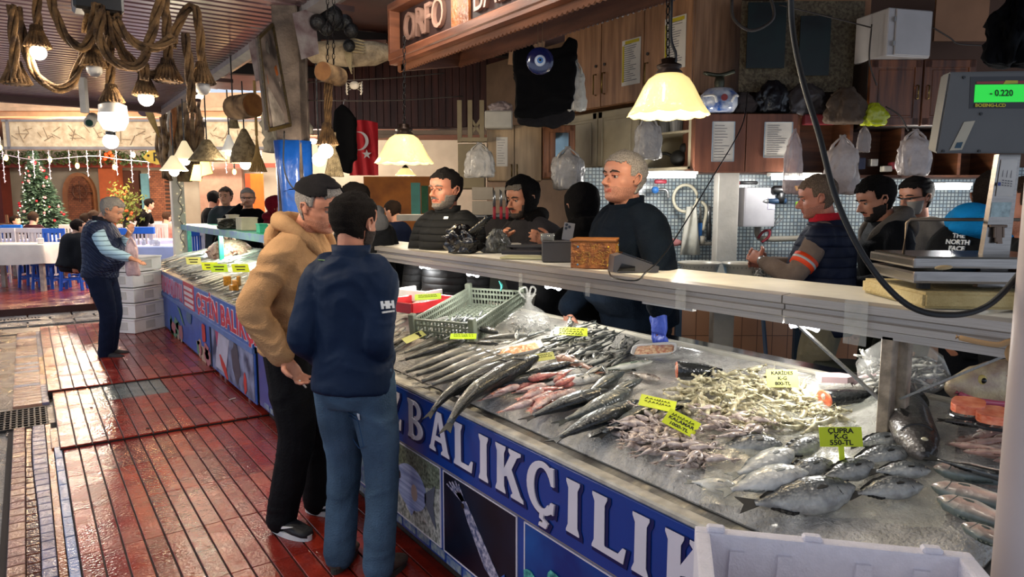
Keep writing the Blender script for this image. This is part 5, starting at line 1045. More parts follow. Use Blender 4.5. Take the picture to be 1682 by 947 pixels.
 for i,(x,y)in enumerate(((1.52,6.9),(1.58,6.72),(1.50,6.5),(1.62,6.35),(1.55,6.2))):
  b=B();b.box((0,0,.04),(.07,.02,.09),.006);b.box((0,.03,.025),(.05,.05,.05),.006);o=b.build('tinned_roe',M('roe_amber','#c98a2c',.4,sc=50,var=.3));o.location=(x,y,tz(x)+.05);o.rotation_euler=(0,0,i);tag(o,'amber coloured dried roe piece standing on the far counter edge','dried roe','amber roe pieces')
 for i,(px,py,c,lb)in enumerate(((345,437,'tag_yellow','furthest back'),(360,440,'tag_lime','in the middle of the fish'),(395,440,'tag_yellow','closest to the beige hoodie'),(318,428,'tag_pale','beside the shrimp mound'))):
  p=pz(px,py,1.02);th=thing('price_tag','blank-looking yellow card on the far counter '+lb,'price tag',p);b=B();b.X=basis((0,0,0),RT,(0,.6,.8));b.box((0,0,0),(.16,.09,.003));b.build('card',M(c),th);
  b=B();b.X=basis((0,0,0),RT,(0,.6,.8));b.box((0,.015,.003),(.10,.012,.001));b.box((0,-.018,.003),(.08,.012,.001));b.build('writing',M('marker_black','#14110c'),th)
# ---- things on and around the stall
def rect(x0,y0,x1,y1,h):
 a=W(x0,(y0+y1)/2,h);c=W(x1,(y0+y1)/2,h);zt=W((x0+x1)/2,y0,h).z;zb=W((x0+x1)/2,y1,h).z
 o=(a+c)/2;o.z=zb;return o,(a-c).length,zt-zb
def at_(px,py,h):return W(px,py,h)
def bag_mesh(w,d,h,seed,full=.6,amp=.1,prof=None):
 b=B();pf=prof or[(0,0),(.42,.0),(.5,.06),(.5,.35),(.47,.6),(.38,.78),(.24,.9),(.16,1.0)];rs=[];nz_=18
 L=[0]
 for p,q in zip(pf,pf[1:]):L.append(L[-1]+math.hypot(p[0]-q[0],p[1]-q[1]))
 for i in range(nz_+1):
  s_=L[-1]*i/nz_;k=max(j for j in range(len(L))if L[j]<=s_+1e-9);k=min(k,len(pf)-2);f=(s_-L[k])/(L[k+1]-L[k]);r=pf[k][0]+(pf[k+1][0]-pf[k][0])*f;z=pf[k][1]+(pf[k+1][1]-pf[k][1])*f;ring=[]
  for j in range(56):
   t=2*PI*j/56;c_,s2=math.cos(t),math.sin(t);v=Vector((c_*1.7+seed,s2*1.7,z*2.2))
   q=noise.noise(v)*amp*1.6-abs(noise.noise(v*2.3))*amp*2.2-abs(noise.noise(Vector((c_*5+seed,s2*5,z*5))))*amp*1.3+.05*math.sin(9*t+seed+3*z)*(.3+z)
   ring.append(Vector((r*w*(1+q+.1)*math.copysign(abs(c_)**.8,c_),r*d*(1+q)*s2,z*h+.05*h*noise.noise(Vector((c_*2,s2*2+seed,z*3))))))
  rs.append(ring)
 b.rings(rs);return b
def carrier(px0,py0,px1,py1,h,label,col='#c9c4c0',seed=1,alpha=.85,cat='bag',group=None,depth=None,long=False):
 o,w,hh=rect(px0,py0,px1,py1,h);th=thing('carrier_bag',label,cat,o,SR,group)
 m=M('bag_'+col.strip('#')+str(int(alpha*100)),col,.3,var=.12,bump=1,bsc=26,alpha=alpha,coat=.3,sc=18)
 flat=[(0,.02),(.40,.0),(.50,.03),(.50,.3),(.46,.62),(.40,.74),(.22,.80),(.10,.86),(.07,.94),(.09,1.0)]
 b=bag_mesh(w,depth or w*.32,hh*.96,seed,amp=.16,prof=flat);b.build('bag',m,th,smooth=True)
 for s in(-1,1):
  b=B();b.rings([[Vector((s*w*x+w*.05*r*math.cos(t),.012*math.sin(t),hh*z))for t in[2*PI*k/8 for k in range(8)]]for x,z,r in((.30,.70,1.2),(.26,.80,1),(.14,.88,.8),(.04,.93,.7))]);b.build('handle',m,th,smooth=True)
 return th
def paper(th,x,z,w,h,y,lines=9,hdr=None,frame=None,seed=0,ox=0):
 e=B();e.box((x,y,z),(w,.003,h));o=e.build('notice',M('paper_white','#cfc8bd',.8,var=.06),th)
 rr=random.Random(seed)
 e=B()
 for k in range(lines):
  zz=z+h*.40-h*.8*k/max(1,lines-1);L=w*rr.uniform(.35,.75);e.box((x-w*.40+L/2,y-.0022,zz),(L,.001,h*.012))
 e.build('print',M('print_grey','#5b5a60',.8),o)
 if hdr:
  e=B();e.box((x+w*.05,y-.003,z+h*.44),(w*.75,.001,h*.07));e.box((x-w*.42,y-.003,z-.02*h),(w*.10,.001,h*.8));e.build('highlight',M('highlight_yellow','#b9a51b',.7),o)
 if frame:
  e=B();
  for p,q in(((x-w/2,z-h/2),(x-w/2,z+h/2)),((x+w/2,z-h/2),(x+w/2,z+h/2)),((x-w/2,z+h/2),(x+w/2,z+h/2)),((x-w/2,z-h/2),(x+w/2,z-h/2))):e.bar((p[0],y-.003,p[1]),(q[0],y-.003,q[1]),.008,.003)
  e.build('tape',M('tape_grey',frame,.4),o)
 return o
def cabinet(px0,py0,px1,py1,h,label,mat,nd=2,depth=.32,framed=False,handles=None,rz=SR,box=None,name='wall_cabinet',mat2=None):
 if box:o,w,hh=box
 else:o,w,hh=rect(px0,py0,px1,py1,h)
 th=thing(name,label,'cabinet',o,rz);b=B();b.box((0,depth/2+.012,hh/2),(w,depth,hh),.003);b.build('carcass',mat,th)
 dw=w/nd
 for i in range(nd):
  x=-w/2+dw*(i+.5);b=B();b.box((x,0,hh/2),(dw-.006,.02,hh-.01),.002)
  d=b.build('door',mat2 or mat,th)
  if framed:
   b=B();f=min(.05,dw*.16)
   for xx in(-1,1):b.box((x+xx*(dw/2-f/2-.006),-.013,hh/2),(f,.008,hh-.02),.002)
   for zz in(f/2+.008,hh-f/2-.008):b.box((x,-.013,zz),(dw-.02,.008,f),.002)
   b.box((x,-.011,hh/2),(dw-2.6*f,.006,hh-2.9*f),.003);b.build('door_frame',mat2 or mat,d)
  if handles:
   hx=x+(dw*.40 if i%2==0 else-dw*.40);b=B();b.tube([(hx,-.01,hh*handles),(hx,-.035,hh*handles+.005),(hx,-.035,hh*handles+.09),(hx,-.01,hh*handles+.095)],.005,8);b.build('handle',M('brass_dark','#7a6436',.35,metal=.8),d,smooth=True)
 return th,w,hh
def wood(name,col,col2,sc=3,rough=.45,vertical=True,**k):
 return M(name,col,rough,col2=col2,sc=sc,stretch=(9,9,.8)if vertical else(1,1,9),bump=.1,bsc=30,det=8,**k)
def kitchen():
 oak=wood('oak','#8a6142','#a97c58');pale=wood('pale_beech','#a38866','#b79c79');dkw=wood('dark_walnut','#3a1a0d','#5d2f17',rough=.3);red=wood('red_brown_board','#5f3522','#764630',sc=2);cream=M('cream_paint','#a99c80',.5,var=.1)
 th=thing('tall_cabinet','tall oak-fronted cabinet with two taped notices, above the pale cupboards','cabinet',(3.9,3.42,2.40),-PI/2)
 Wd,Hh=1.42,.76
 b=B();b.box((-Wd/2,.26,Hh/2),(Wd,.5,Hh),.004);b.build('carcass',oak,th)
 for i in range(3):
  x=-Wd+Wd/3*(i+.5);b=B();b.box((x,0,Hh/2),(Wd/3-.008,.02,Hh-.01),.003);d=b.build('door',oak,th)
  hx=x+(.18 if i==0 else(-.19 if i==1 else-.19));b=B();b.tube([(hx,-.01,.10),(hx,-.04,.105),(hx,-.04,.26),(hx,-.01,.265)],.006,8);b.build('handle',M('brass_dark','#7a6436',.35,metal=.8),d,smooth=True)
  b=B();b.cyl((hx,-.008,.33),(hx,-.02,.33),.012,n=12);b.build('lock',M('lock_dark','#2b2320',.4),d)
 paper(th,-.60,.30,.20,.34,-.014,18,True,seed=1);paper(th,-.16,.36,.20,.36,-.014,18,True,seed=2)
 th=thing('wall_cabinet','cream two-door wall cupboard with panelled doors under the oak cabinet','cabinet',(3.9,3.93,1.87),-PI/2);Wd,Hh=.92,.50
 b=B();b.box((-Wd/2,.26,Hh/2),(Wd,.5,Hh),.004);b.build('carcass',cream,th)
 for i in range(2):
  x=-Wd+Wd/2*(i+.5);b=B();b.box((x,0,Hh/2),(Wd/2-.01,.02,Hh-.01),.003);d=b.build('door',cream,th)
  b=B();f=.05
  for xx in(-1,1):b.box((x+xx*(Wd/4-f/2-.008),-.014,Hh/2),(f,.010,Hh-.02),.003)
  for zz in(f/2+.01,Hh-f/2-.01):b.box((x,-.014,zz),(Wd/2-.02,.010,f),.003)
  b.box((x,-.012,Hh/2),(Wd/2-.16,.008,Hh-.16),.004);b.build('door_frame',cream,d)
 th=thing('open_shelf','cream open shelf unit with cups, right of the panelled cream cupboard','shelf',(3.9,3.42,1.87),-PI/2);b=B()
 Wd=.50
 for p,s in(((-Wd/2,.25,.01),(Wd,.5,.02)),((-Wd/2,.25,.49),(Wd,.5,.02)),((-Wd+.012,.25,.25),(.024,.5,.5)),((-.012,.25,.25),(.024,.5,.5)),((-Wd/2,.49,.25),(Wd,.02,.5)),((-Wd/2,.25,.27),(Wd,.46,.015))):b.box(p,s,.002)
 b.build('frame',cream,th)
 for i,(x,z,r,hh_,c,lb)in enumerate(((-.38,.28,.05,.10,'#6a6a66','steel beaker on the cream open shelf'),(-.27,.28,.055,.14,'#8f8f8c','tall glass jar on the cream open shelf'),(-.14,.28,.035,.07,'#a02a33','red-lidded tub on the cream open shelf'))):
  o=Vector((3.9+.15,3.42-x,1.87+z));b=B();b.lathe([(0,0),(r*.85,0),(r,hh_*.6),(r*.95,hh_),(0,hh_)],16);t=b.build('jar',M('jar_'+c.strip('#'),c,.3),None,smooth=False);t.location=o;tag(t,lb,'jar')
 b=B();b.ball((0,0,.06),(.07,.05,.06));b.ball((.05,0,.13),(.035,.03,.035));b.tube(spline([(-.05,0,.07),(-.12,0,.10),(-.20,0,.10)]),.012,6);o=b.build('ornament',M('black_matt','#15130f',.6),None,smooth=True);o.location=(4.0,3.62,1.90);o.rotation_euler=(0,0,-PI/2);tag(o,'small black and white bird-like ornament on the lower open shelf','ornament')
 tile=M('mosaic_tile','#8f9aa0',.25);N,L,bs=nodes(tile);br=N.new('ShaderNodeTexBrick');br.offset=0;br.inputs['Scale'].default_value=1;br.inputs['Brick Width'].default_value=.028;br.inputs['Row Height'].default_value=.028;br.inputs['Mortar Size'].default_value=.004
 br.inputs['Color1'].default_value=(*lin('#8fa0a8'),1);br.inputs['Color2'].default_value=(*lin('#b5bdb9'),1);br.inputs['Mortar'].default_value=(*lin('#5b6268'),1)
 tc=N.new('ShaderNodeTexCoord');sp=N.new('ShaderNodeSeparateXYZ');cb=N.new('ShaderNodeCombineXYZ');L.new(tc.outputs['Object'],sp.inputs[0]);L.new(sp.outputs[0],cb.inputs[0]);L.new(sp.outputs[2],cb.inputs[1]);L.new(cb.outputs[0],br.inputs[0]);L.new(br.outputs[0],bs.inputs['Base Color'])
 btile=M('brown_tile','#8a6248',.3);N,L,bs=nodes(btile);br=N.new('ShaderNodeTexBrick');br.offset=0;br.inputs['Scale'].default_value=1;br.inputs['Brick Width'].default_value=.12;br.inputs['Row Height'].default_value=.30;br.inputs['Mortar Size'].default_value=.003
 br.inputs['Color1'].default_value=(*lin('#8f654a'),1);br.inputs['Color2'].default_value=(*lin('#9b7256'),1);br.inputs['Mortar'].default_value=(*lin('#54392b'),1)
 tc=N.new('ShaderNodeTexCoord');sp=N.new('ShaderNodeSeparateXYZ');cb=N.new('ShaderNodeCombineXYZ');L.new(tc.outputs['Object'],sp.inputs[0]);L.new(sp.outputs[0],cb.inputs[0]);L.new(sp.outputs[2],cb.inputs[1]);L.new(cb.outputs[0],br.inputs[0]);L.new(br.outputs[0],bs.inputs['Base Color'])
 wallm=M('dim_plaster','#5a3f30',.8,var=.12,sc=2)
 c=G(0,5.45);b=B();b.box((2.55,.05,.95),(4.2,.1,1.9));o=b.build('wall_back',tile);o.location=c;o.rotation_euler=(0,0,SR);tag(o,kind='structure')
 b=B();b.box((2.55,-.02,.50),(4.2,.05,.90));o=b.build('wall_back_lower',btile);o.location=c;o.rotation_euler=(0,0,SR);tag(o,kind='structure')
 b=B();b.box((3.32,.08,2.6),(3.4,.1,1.42));o=b.build('wall_back_upper',wallm);o.location=c;o.rotation_euler=(0,0,SR);tag(o,kind='structure')
 b=B();b.box((4.5,5.25,1.6),(.1,3.4,3.2));tag(b.build('wall_right',M('side_wall','#6b5340',.8)),kind='structure')
 th=thing('post','wide white painted post against the tiled back wall','post',W(1192,336,5.05)*Vector((1,1,0)),SR)if False else None
 p=W(1192,336,5.1);o_=Vector((p.x,p.y,.06));b=B();b.box((0,0,.92),(.15,.12,1.84),.006);o=b.build('post',M('post_white','#b3aea5',.5,var=.15,bump=.2),None);o.location=o_;o.rotation_euler=(0,0,SR);tag(o,'wide white painted post against the tiled back wall','post')
 for x0,x1,y,lb in((1062,1142,289,'bright fluorescent tube under the cream cupboards'),(1268,1345,292,'bright fluorescent tube under the brown cupboards, above the vest man'),(1535,1592,308,'fluorescent tube glimpsed above the blue hood')):
  a=W(x0,y,4.95);c=W(x1,y,4.95);th=thing('tube_light',lb,'lamp',(a+c)/2,SR);w=(c-a).length
  b=B();b.cyl((-w/2,0,0),(w/2,0,0),.014,n=10);b.build('tube',M('led_white','#ffffff',.4,emit=20,ecol='#f4f6ff'),th,smooth=True);b=B();b.box((0,.02,.025),(w+.04,.06,.025),.004);b.build('fitting',M('fitting_white','#cfccc4',.5),th)
  q=(a+c)/2+G(0,-.06)-G(0,0);q.z-=.04;l=light('tube',q,9,(1,.98,.92),.05)
 th,w,hh=cabinet(1140,186,1309,283,4.95,'red-brown two-door wall cupboard with two taped notices',red,2)
 paper(th,-.16,hh*.52,.15,.27,-.014,12,frame='#8e9aa3',seed=3);paper(th,.22,hh*.55,.19,.24,-.014,14,frame='#9a8c72',seed=4)
 brd=wood('shelf_brown','#4f2d1a','#6b4026',vertical=False)
 o,w,hh=rect(1310,190,1640,292,5.0);th=thing('open_shelf','long dark brown open shelving behind the hanging white bags','shelf',o,SR);b=B()
 for p,s in(((0,.15,.01),(w,.3,.02)),((0,.15,hh),(w,.3,.02)),((0,.29,hh/2),(w,.02,hh))):b.box(p,s)
 for f in(-.5,-.235,.02,.31,.5):b.box((w*f,.15,hh/2),(.022,.3,hh))
 b.box((w*.16,.15,hh*.55),(w*.28,.28,.015));b.build('frame',brd,th)
 for px,py,w_,h_,c,lb in((1433,273,.05,.05,'#b9b2a8','small white pot on the brown shelving'),(1470,278,.08,.05,'#8a2b30','red tin on the brown shelving'),(1455,282,.06,.04,'#c2b8a8','cream tin beside the red tin'),(1402,278,.14,.08,'#2b2f45','dark blue bundle on the brown shelving'),(1345,205,.22,.07,'#6b1f24','red packet at the shelf edge above the white bag')):
  b=B();b.box((0,0,h_/2),(w_,.06,h_),.01,seg=2);o=b.build('tin' if 'tin' in lb else 'packet',M('item_'+c.strip('#'),c,.5),None);o.location=W(px,py,4.98);o.rotation_euler=(0,0,SR);tag(o,lb,'container')
 th,w,hh=cabinet(1425,97,1600,208,4.9,'dark walnut cupboard with two carved doors on top of the brown shelving',wood('walnut_side','#150b07','#1e100a'),2,framed=True,mat2=wood('walnut_door','#4a2511','#7a4420',rough=.3),handles=.4)
 o,w,hh=rect(1437,18,1532,96,4.85);th=thing('metal_box','white steel electrical box standing on the walnut cupboard','box',o,SR+.25);b=B();b.box((0,.1,hh/2),(w*.9,.3,hh),.006);b.build('body',M('white_steel','#b5aeaa',.45,var=.06),th);b=B();b.box((.02,-.058,hh/2),(w*.74,.012,hh*.95),.004);d=b.build('door',M('white_steel','#b5aeaa'),th)
 for z in(.25,.75):b=B();b.cyl((-w*.36,-.066,hh*z-.015),(-w*.36,-.066,hh*z+.015),.008);b.build('hinge',M('steel','#9a9a98',.3,metal=.8),d)
 o,w,hh=rect(1218,0,1420,150,5.1);th=thing('woven_screen','woven cane screen pinned to the upper wall behind the dark posters','screen',o,SR);b=B();b.box((0,.03,hh/2),(w,.012,hh));b.build('panel',M('cane','#54483a',.8,sc=60,col2='#7d7159',bump=1,bsc=120),th)
 for x0,y0,x1,y1,lb in((1227,4,1290,112,'dark green underwater poster, left of the pair'),(1313,26,1363,124,'dark teal underwater poster, right of the pair')):
  o,w,hh=rect(x0,y0,x1,y1,5.06);b=B();b.box((0,0,hh/2),(w,.01,hh));o2=b.build('poster',M('poster_dark','#020b0a',.4,sc=4,col2='#07211f',var=.5),None);o2.location=o;o2.rotation_euler=(0,0,SR);tag(o2,lb,'poster')
 for x0,y0,x1,y1,lb in((1535,0,1622,68,'tan cardboard sheet high on the wall right of the white box'),(1290,-20,1430,30,'tan board above the woven screen')):
  o,w,hh=rect(x0,y0,x1,y1,5.15);b=B();b.box((0,0,hh/2),(w,.02,hh));o2=b.build('board',M('tan_board','#9b7052',.8,var=.08),None);o2.location=o;o2.rotation_euler=(0,0,SR);tag(o2,lb,'board')
 th=thing('ceramic_pot','blue and white painted ceramic pot with a tap, on the red-brown cupboard','pot',W(1180,184,4.9),SR);b=B();b.lathe([(0,0),(.10,.0),(.125,.04),(.125,.11),(.09,.15),(.05,.16)],28);b.build('body',M('iznik','#1d4f9c',.15,sc=14,col2='#c9cdd2',var=.1,coat=.6),th,smooth=True)
 b=B();b.lathe([(.03,.16),(.035,.2),(.028,.23),(0,.23)],14);b.tube(spline([(-.11,0,.26),(0,0,.245),(.10,0,.27)]),.014,8);b.build('lid',M('tarnished','#4a4a3c',.4,metal=.6),th,smooth=True)
 for s in(-1,1):b=B();b.tube(spline([(s*.115,-.05,.10),(s*.07,-.135,.09),(s*.05,-.125,.05)]),.008,6);b.build('white_scroll',M('glaze_white','#d5d2cc',.2),th,smooth=True)
 b=B();b.cyl((0,-.115,.08),(0,-.131,.08),.022,n=12);b.build('red_flower',M('glaze_red','#8e2a22',.3),th)
 bundles=[(1255,132,1305,182,'#15151a','black rubbish-bag bundle on the red-brown cupboard',1,.95),(1300,138,1366,186,'#4a4546','clear bag of dark rolls beside the black bundle',2,.8),(1208,150,1250,182,'#3f3531','brown cloth bundle next to the ceramic pot',3,1),(1372,145,1432,200,'#4a3a2c','brown dried-herb bunch on the shelving',4,1),(1432,168,1470,203,'#a9b020','yellow-green plastic bag on the brown shelving',5,.95),(1374,172,1398,196,'#8a8078','small crumpled clear bag beside the brown bunch',6,.9)]
 for x0,y0,x1,y1,c,lb,sd,al in bundles:
  hz_=4.72 if sd in(4,5)else 4.92;o,w,hh=rect(x0,y0,x1,y1,hz_);b=bag_mesh(w*1.12,min(w*.6,.25),hh*1.1,sd,amp=.2);o2=b.build('bundle',M('bundle_'+c.strip('#'),c,.3 if al<1 else.8,bump=1,bsc=18,alpha=al,coat=.3 if al<1 else 0),None,smooth=True);o2.location=o+G(0,.12)-G(0,0);o2.rotation_euler=(0,0,SR);tag(o2,lb,'bundle')
 carrier(1288,208,1319,318,4.55,'narrow clear bag hanging left of the vest man','#b9a8a6',1,.7);carrier(1352,218,1412,318,4.6,'large white carrier bag hanging over the vest man','#b3a49b',2,.92);carrier(1474,208,1530,288,4.6,'white carrier bag hanging beside the display head','#b5a69e',3,.92)
 carrier(1408,205,1430,250,4.7,'small clear bag hanging between the two white carriers','#9a8d85',4,.7);carrier(1043,185,1087,261,4.75,'pale grey carrier bags hanging on the cream cupboard','#a39d97',5,.93)
 carrier(906,238,960,311,4.7,'grey flat carrier bags hanging in front of the mirror cabinet','#8e8a86',6,.97);carrier(765,232,810,291,5.3,'white carrier bags hanging on the pale cupboard side','#b5b0a8',7,.95)
 th,w,hh=cabinet(800,205,890,297,5.7,'pale beech two-door wall cupboard with a calendar',pale,2,handles=.08);paper(th,-.10,hh*.52,.09,.23,-.014,10,seed=6)
 th,w,hh=cabinet(892,205,945,293,5.6,'narrow carved wooden cabinet with a mirror door',wood('carved_oak','#5f371d','#8a5630',rough=.3),1,framed=True)
 b=B();b.box((.02,-.022,hh*.55),(w*.4,.004,hh*.6));b.build('mirror',M('mirror','#7d8f92',.08,metal=.9),th)
 o,w,hh=rect(755,165,798,234,5.6);th=thing('folded_chair','cream wooden crate-like stand with crossed braces on the left cupboard','stand',o,SR);b=B()
 for x in(-.5,-.1,.35):b.box((w*x,0,hh/2),(.035,.04,hh))
 b.box((0,0,.02),(w*1.1,.1,.03));b.bar((-.1*w,0,.05),(.35*w,0,hh*.6),.02,.02);b.bar((.35*w,0,.05),(-.1*w,0,hh*.6),.02,.02);b.build('frame',M('crate_cream','#84765a',.6),th)
 cabinet(752,236,796,310,5.65,'cream cupboard side panel left of the beech cupboard',M('crate_cream','#84765a',.6),1,depth=.25)
 o,w,hh=rect(796,178,842,210,5.55);th=thing('foam_box','small white foam box with plastic wrap on the beech cupboard','box',o,SR);b=B();b.box((0,.1,hh*.45),(w,.2,hh*.9),.01);b.build('box',M('foam_box_white','#bdb8ac',.7),th);b=bag_mesh(w*.9,.18,hh*.6,9,amp=.2);b.X=Matrix.Identity(4);bmesh.ops.translate(b.bm,verts=b.bm.verts,vec=(.02,.1,hh*.85));b.build('wrap',M('bag_b9a8a670','#b9a8a6',.3,alpha=.7,bump=1,bsc=20),th,smooth=True)
 blk=cloth('black_garment','#08080a',.9,bump=.6,bsc=12)
 o,w,hh=rect(846,62,948,198,5.0);th=thing('hanging_jackets','bundle of black jackets hanging from the roof beam in front of the cupboards','jacket',o,SR)
 b=B();g=[]
 out=[(-.5,1),(-.5,.05),(-.2,0),(.1,.05),(.42,.1),(.5,.95),(.35,1.0),(.25,.85),(-.2,.85),(-.3,1.02)]
 b.prism([(x*w,z*hh)for x,z in out],-.05,.08,u=(1,0,0),w=(0,0,1));me=remesh(b,.015,3,'garment');wrinkle(me,.02,8,3);link('garment',me,th,blk,True)
 b=B();b.prism([(-.45*w,-.04*hh),(.2*w,-.10*hh),(.45*w,.02*hh),(.42*w,.2*hh),(-.45*w,.2*hh)],-.03,.05,u=(1,0,0),w=(0,0,1));me=remesh(b,.015,3,'garment');wrinkle(me,.015,9,6);link('lower_garment',me,th,cloth('dark_grey_garment','#1c1b1d'),True)
 carrier(930,95,962,182,4.95,'white plastic bag hanging behind the black jackets','#aaa69c',8,.95)
 b=B();b.box((0,0,0),(.25,.01,.20));o=b.build('cardboard',M('card_tan','#b08b6c',.8),None);o.location=W(865,85,5.2);o.rotation_euler=(0,.1,SR);tag(o,'tan cardboard sheet behind the black jackets','cardboard')
 b=B();b.X=Matrix.Rotation(-.5,4,'Y');b.lathe([(.0,0),(.2,.01),(.22,.03),(.16,.06),(0,.07)],28);o=b.build('helmet',M('helmet_black','#0e0f10',.25,coat=.6),None,smooth=True);o.location=W(925,47,4.9);tag(o,'round black shade with a white rim tucked under the beam','shade')
 th=thing('evil_eye_charm','large blue glass evil eye charm hanging in front of the black jackets','charm',W(887,100,3.6),SR);
 for i,(r,m,y)in enumerate(((.068,M('glass_navy','#0e1540',.12,coat=.8),0),(.028,M('glass_white','#aab4c4',.2),-.008),(.017,M('glass_blue','#3b6aa8',.15),-.012),(.008,M('glass_black','#05060a',.1),-.015))):
  b=B();b.ball((0,y,0),(r,.010,r),24,10);b.build(('disc','white_ring','blue_ring','pupil')[i],m,th,smooth=True)
 for s in(-1,1):b=B();b.tube([(s*.01,0,.06),(s*.014,0,.34)],.003,6);b.build('cord',M('cord_tan','#6d5a45',.9),th)
 o,w,hh=rect(1108,462,1330,640,4.55);th=thing('work_bench','blue-topped work bench at the back, below the tiled wall','bench',Vector((o.x,o.y,.06)),SR);z=W(1200,462,4.55).z-.06
 b=B();b.box((0,.22,z-.015),(w,.55,.03),.004);b.build('top',M('bench_blue','#3f6f8c',.3,var=.2,coat=.3),th)
 for x in(-.45,.45):b=B();b.box((x*w,.1,z/2-.02),(.04,.04,z-.04));b.build('leg',M('bench_leg','#2a3d52',.5),th)
 bw=M('bowl_white','#bcb8ac',.3,coat=.3)
 for px,py,r,lb in((1148,457,.135,'white ribbed colander bowl on the bench, nearer the stallholder'),(1217,458,.125,'white ribbed colander bowl under the fishmonger hands')):
  th=thing('colander',lb,'bowl',W(px,py+5,4.62),0);b=B();b.lathe([(.0,.0),(r*.55,0),(r*.62,.012),(r*.85,.07),(r*.95,.115),(r*1.06,.122),(r*1.05,.13),(r*.9,.122),(r*.78,.07),(r*.5,.02),(0,.015)],36);b.build('bowl',bw,th,smooth=True)
  for k in range(28):
   if k%2:continue
  b=B()
  for k in range(28):t=2*PI*k/28;b.bar((r*.645*math.cos(t),r*.645*math.sin(t),.018),(r*.93*math.cos(t),r*.93*math.sin(t),.108),.006,.003)
  b.build('slots',M('bowl_slot','#8a877d',.5),th)
 b=B();rr=random.Random(4)
 for k in range(70):c=Vector((rr.uniform(-.12,.12),rr.uniform(-.06,.06),rr.uniform(0,.05)));d=Vector((rr.uniform(-1,1),rr.uniform(-.5,.5),rr.uniform(-.3,.3))).normalized()*.035;b.tube([c-d,c,c+d],[.003,.011,.004],6)
 o=b.build('cleaned_fish',M('skin_whitebait','#6d6e69',.3,sc=70,col2='#cbc8be',var=.3,coat=.4),None,smooth=True);o.location=W(1268,455,4.5);o.rotation_euler=(0,0,SR);tag(o,'heap of small cleaned fish on the blue bench beside the vest man','fish',kind='stuff')
 o,w,hh=rect(1212,308,1268,372,5.2);th=thing('wall_box','white plastic dispenser box on the tiled back wall','box',o,SR+.2);b=B();b.box((0,.0,hh/2),(w,.13,hh),.015,seg=2);b.build('body',M('dispenser_white','#9c9a9e',.5),th);b=B();b.box((w*.36,-.068,hh*.6),(w*.22,.004,hh*.3));b.build('sticker',M('sticker_lilac','#a8a4bb',.5),th)
 def tool(px,py,h,lb,cat,parts,rz=SR,name=None):
  th=thing(name or cat,lb,cat,W(px,py,h),rz)
  for nm,m,f in parts:b=B();f(b);b.build(nm,m,th,smooth=True)
 st=M('steel','#9a9a98',.3,metal=.8);bp=M('black_plastic','#0c0c0d',.35)
 for i,(px,c,lb)in enumerate(((815,'#9a2030','leftmost knife of the rack, red handle'),(826,'#a5222f','second knife of the rack, red handle'),(836,'#a5222f','third knife of the rack, red handle'),(846,'#3fae4a','green-handled knife on the rack'),(853,'#a5222f','red-handled knife right of the green one'))):
  tool(px-3,340,5.5,lb,'knife',[('blade',st,lambda b:b.prism([(-.012,0),(.012,0),(.008,.12),(-.012,.14)],-.001,.001,u=(1,0,0),w=(0,0,1))),('handle',M('handle_'+c.strip('#'),c,.5),lambda b:b.box((0,0,-.045),(.024,.02,.10),.006))])
 for px,py,c,lb in((1163,372,'#2468b0','blue-handled knife hanging on the tiled wall'),(1178,372,'#151515','black-handled knife next to the blue-handled one')):
  tool(px-13,py,5.3,lb,'knife',[('blade',st,lambda b:b.prism([(-.012,.03),(.012,.03),(.004,.15),(-.012,.16)],-.001,.001,u=(1,0,0),w=(0,0,1))),('handle',M('handle_'+c.strip('#'),c,.5),lambda b:b.box((0,0,-.035),(.032,.02,.13),.006))])
 for dx,(px,py,lb)in enumerate(((1290,378,'pair of red-handled shears hanging by the vest man'),)):
  tool(px-25,py,5.25,lb,'shears',[('blade',st,lambda b:(b.bar((0,0,0),(.10,0,.10),.012,.004),b.bar((0,0,0),(.07,0,.12),.012,.004))),('handle',M('handle_red','#7a1f2b',.5),lambda b:(b.tube(spline([(0,0,0),(-.05,0,-.01),(-.09,0,-.06)]),.010,8),b.tube(spline([(0,0,0),(-.01,0,-.05),(-.06,0,-.09)]),.010,8)))])
 tool(1215,300,5.2,'red marker tool lying on the ledge above the dispenser','tool',[('body',bp,lambda b:b.box((0,0,0),(.26,.03,.025),.006)),('grip',M('handle_red','#7a1f2b'),lambda b:b.box((-.04,-.002,0),(.08,.034,.028),.006))])
 tool(1290,312,5.15,'black and yellow cordless tool on the wall ledge','power tool',[('body',bp,lambda b:(b.box((0,0,0),(.20,.06,.06),.015),b.box((-.03,0,-.05),(.05,.05,.09),.01))),('grip',M('tool_yellow','#d8941c',.5),lambda b:b.box((.09,-.002,.01),(.07,.062,.045),.01))])
 tool(1275,330,5.15,'blue and grey angle tool on the wall ledge','power tool',[('body',M('tool_blue','#1a3048',.6),lambda b:b.cyl((-.06,0,0),(.07,0,.0),.018,.022)),('head',st,lambda b:b.cyl((-.11,0,-.005),(-.06,0,0),.008,.018))])
 tool(1318,336,5.15,'lime green spool beside the angle tool','spool',[('body',M('lime_plastic','#7fb52a',.5),lambda b:b.box((0,0,0),(.09,.05,.045),.008))])
 tool(1085,298,5.2,'red tag on the tube light over the tap','tag',[('body',M('handle_red','#7a1f2b'),lambda b:b.box((0,0,0),(.09,.02,.03),.006))])
 tool(1262,390,5.3,'grey drain pipe along the tiled wall','pipe',[('pipe',M('pipe_grey','#8d877a',.5),lambda b:b.tube(spline([(-.08,0,.15),(-.08,0,.02),(0,0,-.01),(.35,0,.0)]),.022,10))])
